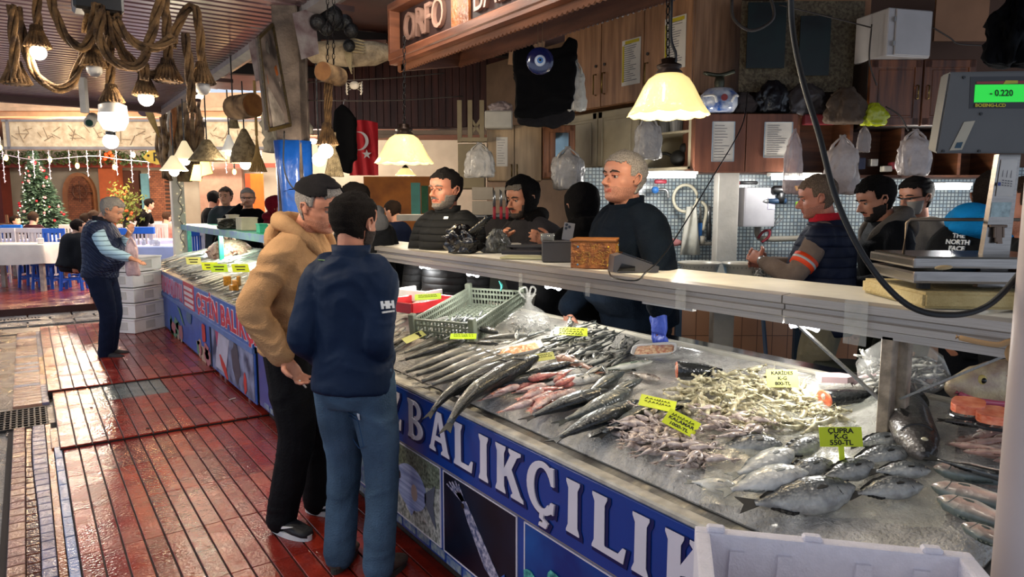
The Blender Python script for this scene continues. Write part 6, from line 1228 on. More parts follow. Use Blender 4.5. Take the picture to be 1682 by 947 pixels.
 tool(1130,400,5.3,'horizontal water pipe with taps left of the white post','pipe',[('pipe',M('pipe_grey','#8d877a',.5),lambda b:(b.cyl((-.25,0,0),(.18,0,0),.014),b.cyl((-.02,-.03,-.02),(-.02,-.03,.05),.012),b.cyl((.10,-.03,0),(.10,-.03,.06),.02))),('cloth',M('pink_cloth','#b97a78',.9),lambda b:b.ball((-.12,-.02,.01),(.07,.02,.03)))])
 tool(1130,330,5.3,'ring of cream hose hanging on the tiled wall','hose',[('ring',M('hose_cream','#b9b29c',.6),lambda b:(b.tube([(.09*math.cos(t)-.02,0,.1*math.sin(t)+.02)for t in[2*PI*k/24 for k in range(25)]],.012,8),b.tube(spline([(.1,0,0),(.14,0,-.06),(.12,0,-.22)]),.012,8)))])
 tool(1135,370,5.25,'white cloth hanging on the tiled wall behind the stallholder','cloth',[('cloth',M('cloth_white','#b7b5aa',.9,bump=.6,bsc=20),lambda b:b.rings([[Vector((x*(.03+.05*u)+0,.02*math.sin(x*5+u*3)+.01*s_,.14-u*.36))for x,s_ in[(-1+2*k/10,1)for k in range(11)]+[(1-2*k/10,-1)for k in range(11)]]for u in(0,.3,.6,1)]))])
 tool(1075,312,5.3,'blue tap fitting on the tiled wall','tap',[('body',M('tap_blue','#2b5f9c',.4),lambda b:b.cyl((0,0,0),(.0,-.04,0),.025)),('spout',st,lambda b:b.tube(spline([(0,0,0),(.08,-.03,.0),(.10,-.03,-.06)]),.012,8))])
 for x0,y0,x1,y1,lb in((775,307,810,328,'upper cardboard box behind the hooded man'),(775,330,812,353,'lower cardboard box behind the hooded man'),(812,307,845,328,'white carton beside the upper cardboard box')):
  o,w,hh=rect(x0,y0,x1,y1,5.6);b=B();b.box((0,.1,hh/2),(w,.2,hh),.004);b.box((0,-.001,hh*.9),(w*.98,.004,hh*.06));o2=b.build('carton',M('carton','#a59a8a',.8,var=.08),None);o2.location=o;o2.rotation_euler=(0,0,SR);tag(o2,lb,'box')
 o,w,hh=rect(770,354,860,420,5.6);th=thing('rear_counter','dark cabinet counter under the cartons behind the hooded man','cabinet',Vector((o.x,o.y,.06)),SR);z=W(800,354,5.6).z-.06;b=B();b.box((0,.25,z/2),(w*1.3,.4,z),.005);b.build('body',M('dark_counter','#241d1a',.5),th);b=B();b.box((0,.25,z),(w*1.35,.45,.03),.004);b.build('top',M('brushed_steel','#8b8a87',.35,metal=.85),th)
 o,w,hh=rect(1180,540,1290,615,4.2)
 fm=M('foam_box_white','#bdb8ac',.7)
 for px,h,z0,rz,w,d,hh,lb in((1175,4.3,.06,.3,.55,.38,.26,'open polystyrene box on the floor behind the counter, left one'),(1250,4.6,.06,.1,.5,.35,.34,'open polystyrene box with a brown stain behind the counter')):
  th=thing('foam_box',lb,'box',Lp(px,h-.25,z0),SR+rz);b=B()
  for p,s in(((0,0,.015),(w,d,.03)),((-w/2+.015,0,hh/2),(.03,d-.056,hh-.001)),((w/2-.015,0,hh/2),(.03,d-.056,hh-.001)),((0,-d/2+.015,hh/2),(w,.03,hh)),((0,d/2-.015,hh/2),(w,.03,hh))):b.box(p,s,.006)
  b.build('box',fm,th);b=bag_mesh(w*.7,d*.7,.12,4,amp=.3);bmesh.ops.translate(b.bm,verts=b.bm.verts,vec=(0,0,hh-.1));b.build('plastic_wrap',M('bag_b9a8a670','#b9a8a6',.3,alpha=.7),th,smooth=True)
 b=B();b.cyl((0,0,0),(.10,-.03,.95),.012,n=10);o=b.build('pole',M('pole_blue','#1c3450',.5),None,smooth=True);o.location=Lp(1292,4.0,.06);o.rotation_euler=(0,0,SR+PI);tag(o,'thin dark blue pole leaning behind the counter left of the grey trousers','pole')
 b=B();b.lathe([(0,0),(.19,0),(.22,.2),(.21,.62),(.2,.66),(0,.66)],28);o=b.build('bin',M('bin_green','#232a22',.5,var=.2),None,smooth=True);o.location=Lp(1415,3.85,.06);tag(o,'dark green bin standing right of the grey trousers','bin')
def shelf_items():
 T=1.334
 a=pz(925,436,T);c=pz(966,442,T);d_=pz(1012,437,T);car=M('carved_wood','#7a4220',.5,col2='#a8672f',sc=30,var=.3,bump=1,bsc=90);gold=M('inlay','#a9803a',.4,sc=60,var=.4)
 ang=math.atan2((d_-c).y,(d_-c).x);th=thing('carved_box','small carved wooden box with dotted inlay on the shelf in front of the stallholder','box',pz(963,441,T)+Vector((.095,.05,0)),ang+.55);w,dd,hh=.20,.20,.122
 b=B();b.box((0,0,hh/2),(w,dd,hh),.004);b.build('body',car,th);b=B();b.box((0,0,hh+.004),(w+.008,dd+.008,.012),.003);b.build('lid',M('lid_wood','#8a5526',.45),th)
 rr=random.Random(5)
 b=B()
 for side in range(2):
  for k in range(70):
   u,v=rr.uniform(-.40,.40),rr.uniform(.14,.86)
   q=(u*w,-dd/2-.001,v*hh)if side==0 else(-w/2-.001,u*dd,v*hh)
   L_=rr.uniform(.006,.013);a_=rr.uniform(0,PI)
   e=Vector((math.cos(a_)*L_,0,math.sin(a_)*L_))if side==0 else Vector((0,math.cos(a_)*L_,math.sin(a_)*L_));b.tube([Vector(q)-e,Vector(q)+e],.0016,5)
 b.build('carving',gold,th)
 for i,(u,v)in enumerate(((-.34,.8),(.34,.8),(-.34,.15),(.34,.15))):
  b=B();b.ball((u*w,-dd/2,v*hh),.0045,8,6);b.ball((-w/2,u*dd,v*hh),.0045,8,6);b.build('bead',M('bead_blue','#4a8ac0',.2)if i%2 else M('bead_yellow','#cfae2a',.2),th,smooth=True)
 th=thing('card_terminal','grey card payment terminal propped on the shelf right of the carved box','card reader',pz(1038,447,T)+Vector((.03,.03,0)),SR+.1)
 th.scale=(1.28,1.28,1.28)
 b=B();b.prism([(-.075,0),(.08,0),(.082,.018),(-.045,.062),(-.07,.055)],-.035,.035,u=(1,0,0),w=(0,0,1));b.build('body',M('terminal_grey','#4a494e',.4,coat=.2),th)
 n=Vector((.044,0,.127)).normalized();b=B();b.X=Matrix.Translation((.0,0,.047))@Matrix.Rotation(.335,4,'Y');b.box((-.02,0,.0035),(.05,.055,.004));b.build('screen',M('screen_black','#101114',.1),th)
 b=B();b.X=Matrix.Translation((.0,0,.047))@Matrix.Rotation(.335,4,'Y')
 for i in range(4):
  for j in range(3):b.box((.018+.014*i,-.018+.018*j,.003),(.009,.012,.004),.001)
 b.build('keys',M('keys_dark','#33343a',.5),th);b=B();b.prism([(-.06,.004),(.0,.004),(.0,.02),(-.045,.03)],.0355,.037,u=(1,0,0),w=(0,0,1));b.build('side_recess',M('screen_black','#101114'),th)
 b=B();b.tube(spline([pz(1000,446,T),pz(1008,456,T),pz(1045,460,T),pz(1060,448,T+.01),W(1085,425,3.0),W(1115,382,3.2),W(1165,300,3.5),W(1218,208,3.9),W(1228,150,4.1)],8),.0035,6);tag(b.build('thin_cable',M('black_plastic','#0c0c0d'),None,smooth=True),'thin black cable rising from the card terminal to the cupboards','cable')
 o=pz(903,430,T);th=thing('cash_box','charcoal rectangular box on the shelf left of the carved box','box',o+Vector((.06,.02,0)),-.72+.1);b=B();b.box((0,0,.05),(.15,.13,.10),.004);b.build('body',M('charcoal_box','#2f2e32',.5),th);b=B();b.box((0,0,.101),(.155,.135,.004),.001);b.build('rim',M('charcoal_rim','#3f3e42',.5),th)
 p=o+Vector((.06,.03,.105));b=B();b.lathe([(0,0),(.034,0),(.037,.035),(.034,.035),(.031,.003),(0,.003)],24);g_=b.build('glass_tumbler',M('glass_clear','#c9ced0',.05,trans=.85,alpha=.6),None,smooth=True);g_.location=p+Vector((-.03,.03,0));tag(g_,'short glass tumbler on top of the charcoal box','glass')
 th=thing('mobile_phone','grey phone with three camera lenses propped on the charcoal box','phone',p+Vector((.045,-.035,.0)),SR-.15);b=B();b.X=Matrix.Rotation(-.15,4,'X')@Matrix.Rotation(.15,4,'Y');b.box((0,0,.045),(.055,.008,.09),.004,seg=2);b.build('body',M('phone_grey','#56565c',.35),th)
 for q in((-.014,.078),(-.014,.060),(.002,.069)):b=B();b.X=Matrix.Rotation(-.15,4,'X')@Matrix.Rotation(.15,4,'Y');b.cyl((q[0],-.004,q[1]),(q[0],-.007,q[1]),.007,n=14);b.build('lens',M('screen_black','#101114'),th)
 th=thing('bag_bundle','shiny black plastic bag bundle standing at the left of the shelf','bag',pz(745,416,T)+Vector((.05,0,0)),SR)
 b=bag_mesh(.21,.14,.17,3,amp=.35);b.build('bundle',M('bin_bag_black','#0a0a0c',.2,bump=1,bsc=20,coat=.6),th,smooth=True)
 for k in range(6):b=B();b.tube(spline([(.02+.012*k,-.02+.01*k,.09),(.07+.015*k,-.02,.14+.012*k),(.13+.01*k,0,.155+.012*k)]),[.012]*8+[.008]*9 if False else.012,7);b.build('fold',M('bin_bag_black','#0a0a0c'),th,smooth=True)
 o=pz(808,415,T);b=bag_mesh(.16,.12,.14,7,amp=.3);o2=b.build('crumpled_bag',M('bag_smoke','#4d4e4c',.25,bump=1,bsc=22,alpha=.9,coat=.3),None,smooth=True);o2.location=o+Vector((.05,.02,0));tag(o2,'crumpled grey plastic bag beside the black bundle','bag')
 b=B();b.box((0,0,.04),(.03,.05,.085),.003);o2=b.build('card_stub',M('card_beige','#9a9482',.7),None);o2.location=pz(830,408,T)+Vector((.08,.02,0));o2.rotation_euler=(0,.2,SR);tag(o2,'beige card stub leaning on the crumpled grey bag','card')
 for k,(px,py,w,d,t,c,lb)in enumerate(((852,425,.24,.16,.010,'#a9a583','pale notebook lowest of the paper pile on the shelf'),(848,421,.22,.15,.018,'#23222a','dark folder above the pale notebook'),(858,414,.26,.17,.012,'#3a3a3e','black clipboard topmost of the folders'),(893,421,.10,.12,.030,'#23283c','dark blue pad right of the paper pile'))):
  b=B();b.box((0,0,t/2),(w,d,t),.002);o2=b.build('notebook',M('book_'+c.strip('#'),c,.6),None);o2.location=pz(px,py,T)+Vector((.06,.02,(0,.012,.031,0)[k]));o2.rotation_euler=(0,0,-.9+.12*k);tag(o2,lb,'notebook')
 b=B();b.box((0,0,.004),(.12,.08,.008),.002);b.box((0,0,.010),(.118,.078,.002));o2=b.build('notepad',M('paper_white','#cfc8bd'),None);o2.location=W(838,402,4.3);o2.rotation_euler=(0,0,SR+.3);tag(o2,'white notepad held under the hooded man hands','notepad')
 b=B();b.cyl((0,0,0),(0,0,.045),.009,n=10);o2=b.build('lighter',M('paper_white','#cfc8bd'),None);o2.location=pz(772,414,T);tag(o2,'small white upright cylinder beside the black bundle','lighter')
 T=1.345
 foam=M('old_foam','#b09a66',.8,col2='#c9b888',sc=6,bump=.6,bsc=90)
 th=thing('foam_slab','yellowed foam slab on the shelf end under the scale','slab',(0,0,0));q0=pz(1415,473,T);q1=pz(1517,500,T);q2=pz(1720,503,T);b=B()
 v=q1-q0;u=(q2-q1);q3=q0+u
 b.prism([(p.x,p.y)for p in(q0,q1,q2,q3)],T-.012,T+.034,u=(1,0,0),w=(0,1,0));b.bm.verts.ensure_lookup_table()
 bmesh.ops.bevel(b.bm,geom=b.bm.edges[:],offset=.008,segments=2,affect='EDGES');ctr=(q0+q2)/2;th.location=(ctr.x,ctr.y,T-.012);b.build('slab',foam,th,world=True)
 ux=(q2-q1).normalized();az=math.atan2(ux.y,ux.x);vy=Vector((-ux.y,ux.x,0))
 st=M('scale_steel','#8a8580',.22,metal=.9,var=.12,sc=10,stretch=(1,1,20));stp=M('pan_steel','#4a4640',.25,metal=.8)
 o=pz(1500,468,T+.05);th=thing('weighing_scale','stainless platform scale with a green digital display on a column','scale',o+Vector((0,0,.0)),az)
 Ls,Ds=.42,.30
 b=B();P4=[(0,0),(Ls,0),(Ls,Ds),(0,Ds)]
 b.box((Ls/2,Ds/2,.022),(Ls,Ds,.035),.008,seg=2);b.build('base',st,th);b=B();b.box((Ls/2-.005,Ds/2,.062),(Ls+.0,Ds+.01,.028),.006,seg=2);b.build('platform',st,th)
 b=B();b.box((Ls/2-.005,Ds/2,.078),(Ls-.02,Ds-.01,.004));b.build('pan',stp,th)
 for x in(.04,Ls-.04):b=B();b.cyl((x,.03,-.012),(x,.03,.006),.018,n=12);b.build('foot',M('rubber','#1a1a1a',.8),th)
 b=B();
 for k in range(9):b.box((-.002,.03+.03*k,.062),(.003,.016,.018))
 b.build('ribs',stp,th)
 b=B();x0,x1=.04,.36;b.tube([(x0,.17,.075),(x0+.004,.17,.17),(x0+.014,.17,.18),(x1,.17,.18)],.005,8);b.build('rail',M('rusty_steel','#6d5f50',.5,metal=.6),th,smooth=True)
 I=wm(th).inverted()
 cb=pz(1630,474,T+.03);dh=hd_=cb.x*HX+cb.y*HY
 col=B();w0=.052
 def pt(px,py):return W(px,py,dh)
 A=[pt(1605,474),pt(1652,474),pt(1677,253),pt(1641,253)];n_=G(0,.02)-G(0,0)
 vs=[col.v(p)for p in A]+[col.v(p+n_)for p in A]
 for q in((0,1,2,3),(7,6,5,4),(0,4,5,1),(1,5,6,2),(2,6,7,3),(3,7,4,0)):col.f([vs[k]for k in q])
 cl=col.build('column',st,th,world=True)
 def plate(pts,y,m,nm,par,dep=.002):
  e=B();P_=[W(px,py,dh-y)for px,py in pts];Q_=[W(px,py,dh-y)+(G(0,dep)-G(0,0))for px,py in pts];a=[e.v(p)for p in P_];c=[e.v(p)for p in Q_];k=len(pts)
  e.f(a);e.f(c[::-1])
  for i in range(k):e.f([a[i],a[(i+1)%k],c[(i+1)%k],c[i]])
  return e.build(nm,m,par,world=True)
 lab=plate([(1645,262),(1672,262),(1664,322),(1636,322)],.003,M('label_silver','#b9b3ab',.5),'label',cl)
 rr=random.Random(8);
 e=B();mm=basis(W(1654,292,dh-.0055),RT,UP)
 e.X=mm@Matrix.Rotation(-.12,4,'Z')
 for i in range(4):
  for j in range(3):e.box((-.010+.008*i,-.022+.007*j,0),(.0045,.0025,.0006))
 for i in range(3):e.box((-.013+.012*i,.012,0),(.0012,.022,.0006))
 e.build('print',M('print_grey','#5b5a60'),lab,world=True)
 e=B();e.X=mm@Matrix.Rotation(-.12,4,'Z');e.box((-.020,-.020,0),(.008,.010,.0006));e.build('blue_mark',M('mark_blue','#24357a',.5),lab,world=True)
 plate([(1630,332),(1662,332),(1658,356),(1627,356)],.002,M('label_worn','#8fa0a0',.5,var=.3,sc=60),'worn_label',cl)
 latch=M('latch_brown','#6b5a4e',.4,metal=.7)
 e=B();
 e.X=basis(W(1640,378,dh-.008),RT,UP);e.box((0,.012,0),(.05,.008,.008),.002);e.box((0,-.012,0),(.020,.05,.008),.002);e.box((-.012,-.006,.002),(.005,.03,.006));e.box((.012,-.006,.002),(.005,.03,.006));e.box((0,-.036,.004),(.014,.006,.006));e.build('latch',latch,cl,world=True)
 head=M('head_grey','#4d4c4b',.5,var=.05);dh2=dh-.05
 P_=[(1548,120),(1700,110),(1760,250),(1524,250)];e=B()
 fr=[W(px,py,dh2)for px,py in((1560,118),(1720,116),(1720,252),(1537,252))];lf=[W(px,py,dh2+.05)for px,py in((1545,124),(1712,116),(1712,250),(1523,246))]
 a=[e.v(p)for p in fr];c=[e.v(p)for p in lf]
 for q in((0,1,2,3),):e.f([a[k]for k in q]);e.f([c[k]for k in q[::-1]])
 for i in range(4):e.f([a[i],a[(i+1)%4],c[(i+1)%4],c[i]])
 bmesh.ops.recalc_face_normals(e.bm,faces=e.bm.faces);bmesh.ops.bevel(e.bm,geom=e.bm.edges[:],offset=.004,segments=2,affect='EDGES')
 hd0=e.build('display_head',head,th,world=True)
 def hp(pts,k,m,nm,par=hd0):
  e=B();P_=[W(px,py,dh2-.001-.0012*k)for px,py in pts];Q_=[p+(G(0,.001)-G(0,0))for p in P_];a=[e.v(p)for p in P_];c=[e.v(p)for p in Q_];n=len(pts);e.f(a);e.f(c[::-1])
  for i in range(n):e.f([a[i],a[(i+1)%n],c[(i+1)%n],c[i]])
  return e.build(nm,m,par,world=True)
 hp([(1594,126),(1715,125),(1715,178),(1592,178)],0,M('bezel_dark','#232326',.4),'bezel');hp([(1604,134),(1715,132),(1715,137),(1604,138)],1,M('strip_red','#7e2022',.4),'red_strip');hp([(1652,132),(1672,132),(1672,137),(1648,138)],2,M('strip_yellow','#a89a22',.4),'yellow_mark')
 sc=hp([(1602,139),(1715,138),(1715,167),(1600,168)],1,M('lcd_green','#22c03c',.4,emit=.55,ecol='#22d840',var=.05),'screen')
 text('- 0.220',.024,M('lcd_digit','#0a3a14',.5),basis(W(1645,153,dh2-.005),RT,UP),'digits',sc,.0003,.0006,'CENTER',.95);text('BOEING-LCD',.0125,M('logo_yellow','#b9a820',.5),basis(W(1627,173,dh2-.005),RT,UP),'logo',hd0,.0003,.0004,'CENTER',1.15)
 hp([(1584,200),(1602,198),(1580,246),(1560,247)],1,M('sticker_beige','#9a9280',.6),'sticker');hp([(1572,234),(1582,233),(1578,243),(1568,243)],2,M('sticker_blue','#1e3a4a',.6),'sticker_mark')
 for px,py in((1583,127),(1611,187),(1549,248),(1608,248)):e=B();c0=W(px,py,dh2-.001);e.cyl(c0,c0+(G(0,-.003)-G(0,0)),.004,n=12);e.build('screw',M('screw_dark','#0c0c0d',.4),hd0,world=True)
 b=B();b.tube(spline([W(1300,-60,1.6),W(1301,40,1.6),W(1318,130,1.55),W(1345,220,1.5),W(1375,330,1.45),W(1425,430,1.40),W(1490,500,1.36),W(1560,517,1.34),W(1625,500,1.34),W(1682,440,1.36),W(1730,380,1.38)],8),.006,8)
 tag(b.build('power_cable',M('cable_black','#131313',.5),None,smooth=True),'thick black power cable looping down in front of the scale','cable')
 b=B();b.ball((0,0,.004),(.035,.012,.005));o2=b.build('crumb',M('crumb_tan','#a08a62',.7),None,smooth=True);o2.location=W(1552,414,1.55);o2.location.z=T+.05+.082;tag(o2,'tan scrap left on the scale pan','scrap')
 fw_=M('foam_near','#ded9e0',.75,var=.04,bump=.3,bsc=200,sc=40)
 a=Vector((1.065,.894));c=Vector((1.412-.012,.530));u=(c-a).normalized();v=Vector((u.y,-u.x));v=-v if v.x>0 else v;L=(c-a).length;Dp=.30
 az=math.atan2(u.y,u.x)
 zt=.98
 for k,(z0,hh,lb)in enumerate(((0,.24,'lowest white polystyrene box of the near stack, under the frame edge'),(.245,.24,'second polystyrene box of the near stack'),(.49,.235,'third polystyrene box of the near stack'),(.73,.25,'open white polystyrene fish box in the near foreground, topmost of its stack'))):
  th=thing('foam_box',lb,'box',(a.x,a.y,z0),az,'near polystyrene boxes');Lx,Dy=L,-Dp
  b=B();t=.028
  for p,s in(((Lx/2,Dy/2,.012),(Lx,Dp,.024)),((t/2,Dy/2,hh/2),(t,Dp-2*t+.004,hh-.001)),((Lx-t/2,Dy/2,hh/2),(t,Dp-2*t+.004,hh-.001)),((Lx/2,-t/2,hh/2),(Lx,t,hh)),((Lx/2,Dy+t/2,hh/2),(Lx,t,hh))):b.box(p,s,.005,seg=2)
  b.build('box',fw_,th)
  b=B()
  for x in(.16,.34,.62,.82):
   b.prism([(x*Lx-.022,.03),(x*Lx+.022,.03),(x*Lx+.013,hh-.03),(x*Lx-.013,hh-.03)],t-.002,t+.008,u=(1,0,0),w=(0,0,1));
  b.build('ribs',fw_,th)
  b=B()
  b.bm.free()
  for x in(.08,.44,.86):b=B();b.box((x*Lx,-t/2,hh+.004),(.035,t*.8,.012),.004);b.build('lug',fw_,th)
 p=W(1640,947,1.3);b=B();b.cyl((0,0,0),(0,0,2.9),.042,n=32);o2=b.build('post',M('post_near_white','#b9aaa4',.45,var=.05,sc=2),None,smooth=True);o2.location=(p.x+.052,p.y-.012,0);tag(o2,'round white painted post at the right edge of the picture','post')
 cr=M('crate_grey','#737a6c',.5,var=.1);a=onT(700,560,.07);p2=onT(868,478,.09);
 th=thing('plastic_crate','grey perforated plastic crate tilted on the counter with anchovies at its low end','crate',onT(775,530,.035),.52);Lx,Wy,hh=.62,.36,.11;R_=Matrix.Rotation(-.16,4,'Y')
 b=B();b.X=R_
 for i in range(19):b.box((-Lx/2+.03+i*Lx/19,0,.004),(.010,Wy,.008))
 for i in range(11):b.box((0,-Wy/2+.02+i*Wy/11,.004),(Lx,.010,.008))
 b.build('base',cr,th)
 for s in(-1,1):
  b=B();b.X=R_
  for z in(.008,.045,.078,.106):b.box((0,s*Wy/2,z),(Lx,.012,.010))
  for i in range(32):b.box((-Lx/2+i*Lx/31,s*Wy/2,hh/2),(.006,.010,hh))
  b.build('side',cr,th)
 for s in(-1,1):
  b=B();b.X=R_
  for z in(.008,.045,.078,.106):b.box((s*Lx/2,0,z),(.012,Wy,.010))
  for i in range(18):b.box((s*Lx/2,-Wy/2+i*Wy/17,hh/2),(.010,.006,hh))
  for t in(-1,1):b.box((s*Lx/2,t*Wy/2,hh*.62),(.035,.035,hh*1.25),.004)
  b.build('end',cr,th)
 th=thing('scoop','pale pink plastic scoop lying behind the cut salmon','scoop',onT(1375,625,.08),SR-.1);pk=M('scoop_pink','#d7b9b8',.35);b=B();b.prism([(-.06,-.03),(.02,-.035),(.05,-.012),(.05,.012),(.02,.035),(-.06,.03)],0,.02,u=(1,0,0),w=(0,1,0));b.X=Matrix.Identity(4);b.build('blade',pk,th);b=B();b.tube(spline([(.045,0,-.008),(.09,.0,.015),(.20,.0,.045)]),.010,8);b.build('handle',pk,th,smooth=True)
 def tray_box(px,py,z,w,d,hh,rz,m,lb,nm='fish_tray',inner=None):
  th=thing(nm,lb,'tray',pz(px,py,z),rz);b=B();t=.012
  for p,s in(((0,0,.006),(w,d,.012)),((-w/2,0,hh/2),(t,d,hh)),((w/2,0,hh/2),(t,d,hh)),((0,-d/2,hh/2),(w,t,hh)),((0,d/2,hh/2),(w,t,hh))):b.box(p,s,.003)
  b.build('tray',m,th)
  if inner:b=B();g=[[Vector(((i/11-.5)*w*.7,(j/11-.5)*d*.7,.02+.02*noise.noise(Vector((i*.7,j*.7,px)))))for j in range(12)]for i in range(12)];b.sheet(g);b.build('contents',inner,th,smooth=True)
  return th
 rd=M('tray_red','#b4232a',.35,coat=.3);mt=M('fillet_pink','#c99a8c',.4,col2='#d9c3b6',sc=20,coat=.4)
 tray_box(690,505,1.0,.40,.28,.06,.3,rd,'red plastic tray with pale fillets left of the grey crate',inner=mt)
 tray_box(708,488,1.02,.42,.26,.07,.4,M('foam_white','#dcdad6',.7),'white foam tray behind the red tray',inner=mt)
 tray_box(676,490,1.0,.30,.2,.05,.1,M('foam_white','#dcdad6',.7),'white foam tray at the foot of the thin metal post',inner=mt)
 price_tag(703,487,.33,.13,.05,['',''],'yellow card on the trays behind the red tray','tag_lime',tilt=1.1,spin=.1,stick=False)
 th=thing('tub','grey oval plastic tub on the ledge behind the shelf lamps','tub',pz(826,474,1.02),SR);b=B();rs=[[Vector((r_*.13*math.cos(t),r_*.09*math.sin(t),z))for t in[2*PI*k/32 for k in range(32)]]for r_,z in((.0,0),(.8,0),(.95,.03),(1,.085),(1.04,.09),(1.0,.095),(.93,.085),(.75,.01),(0,.008))];b.rings(rs);b.build('tub',M('tub_grey','#8f8e7e',.5),th,smooth=True)
 o_=pz(885,505,1.0);b=B();b.box((0,0,.04),(.2,.14,.09),.004);o2=b.build('steel_box',M('scale_base','#57534c',.4,metal=.5),None);o2.location=o_;o2.rotation_euler=(0,0,SR+.1);tag(o2,'low grey metal box on the dark worktop behind the whitebait bag','box')
 b=B();b.tube(spline([(0,0,0),(.01,0,.03),(-.01,0,.06)]),[.002+.006*math.sin(PI*k/16)for k in range(17)],6);o2=b.build('teal_tag',M('teal_plastic','#3d9a90',.4),None,smooth=True);o2.location=onT(822,478,.15);tag(o2,'small teal plastic tab on the crate corner','tab')
 b=B();b.tube([pX(1375,531,2.05),pX(1418,533,2.05)],.003,6);tag(b.build('cable_tie',M('tie_yellow','#c9d62a',.5),None),'yellow-green cable tie beside the rightmost shelf lamp','cable tie')
 fl=M('film_clear','#d2d2c8',.15,alpha=.3,bump=1,bsc=20,coat=.6)
 for px,py,w,h_,lb in((1118,490,.05,.08,'scrap of clear tape wrapped round the shelf rail, middle'),(855,460,.03,.07,'scrap of clear tape on the shelf rail above the tub'),(1405,530,.07,.13,'torn clear film hanging from the shelf rail by the right lamp'),(965,475,.03,.06,'scrap of clear tape on the shelf rail under the carved box')):
  c=pX(px,py,1.962);b=B();b.sheet([[Vector((.006*noise.noise(Vector((i,j,px))),(i/8-.5)*w,(j/8-.5)*h_))for j in range(9)]for i in range(9)]);o2=b.build('clear_film',fl,None,smooth=True);o2.location=c;tag(o2,lb,'plastic film')
 b=B();b.tube(spline([W(1570,553,1.75),W(1610,562,1.72),W(1640,566,1.70),W(1662,560,1.7),W(1655,580,1.7),W(1665,592,1.7),W(1690,575,1.7)],6),.007,7);tag(b.build('strap',M('strap_tan','#a8855c',.8),None,smooth=True),'tan cord tied to the bracket at the right end of the counter','cord')
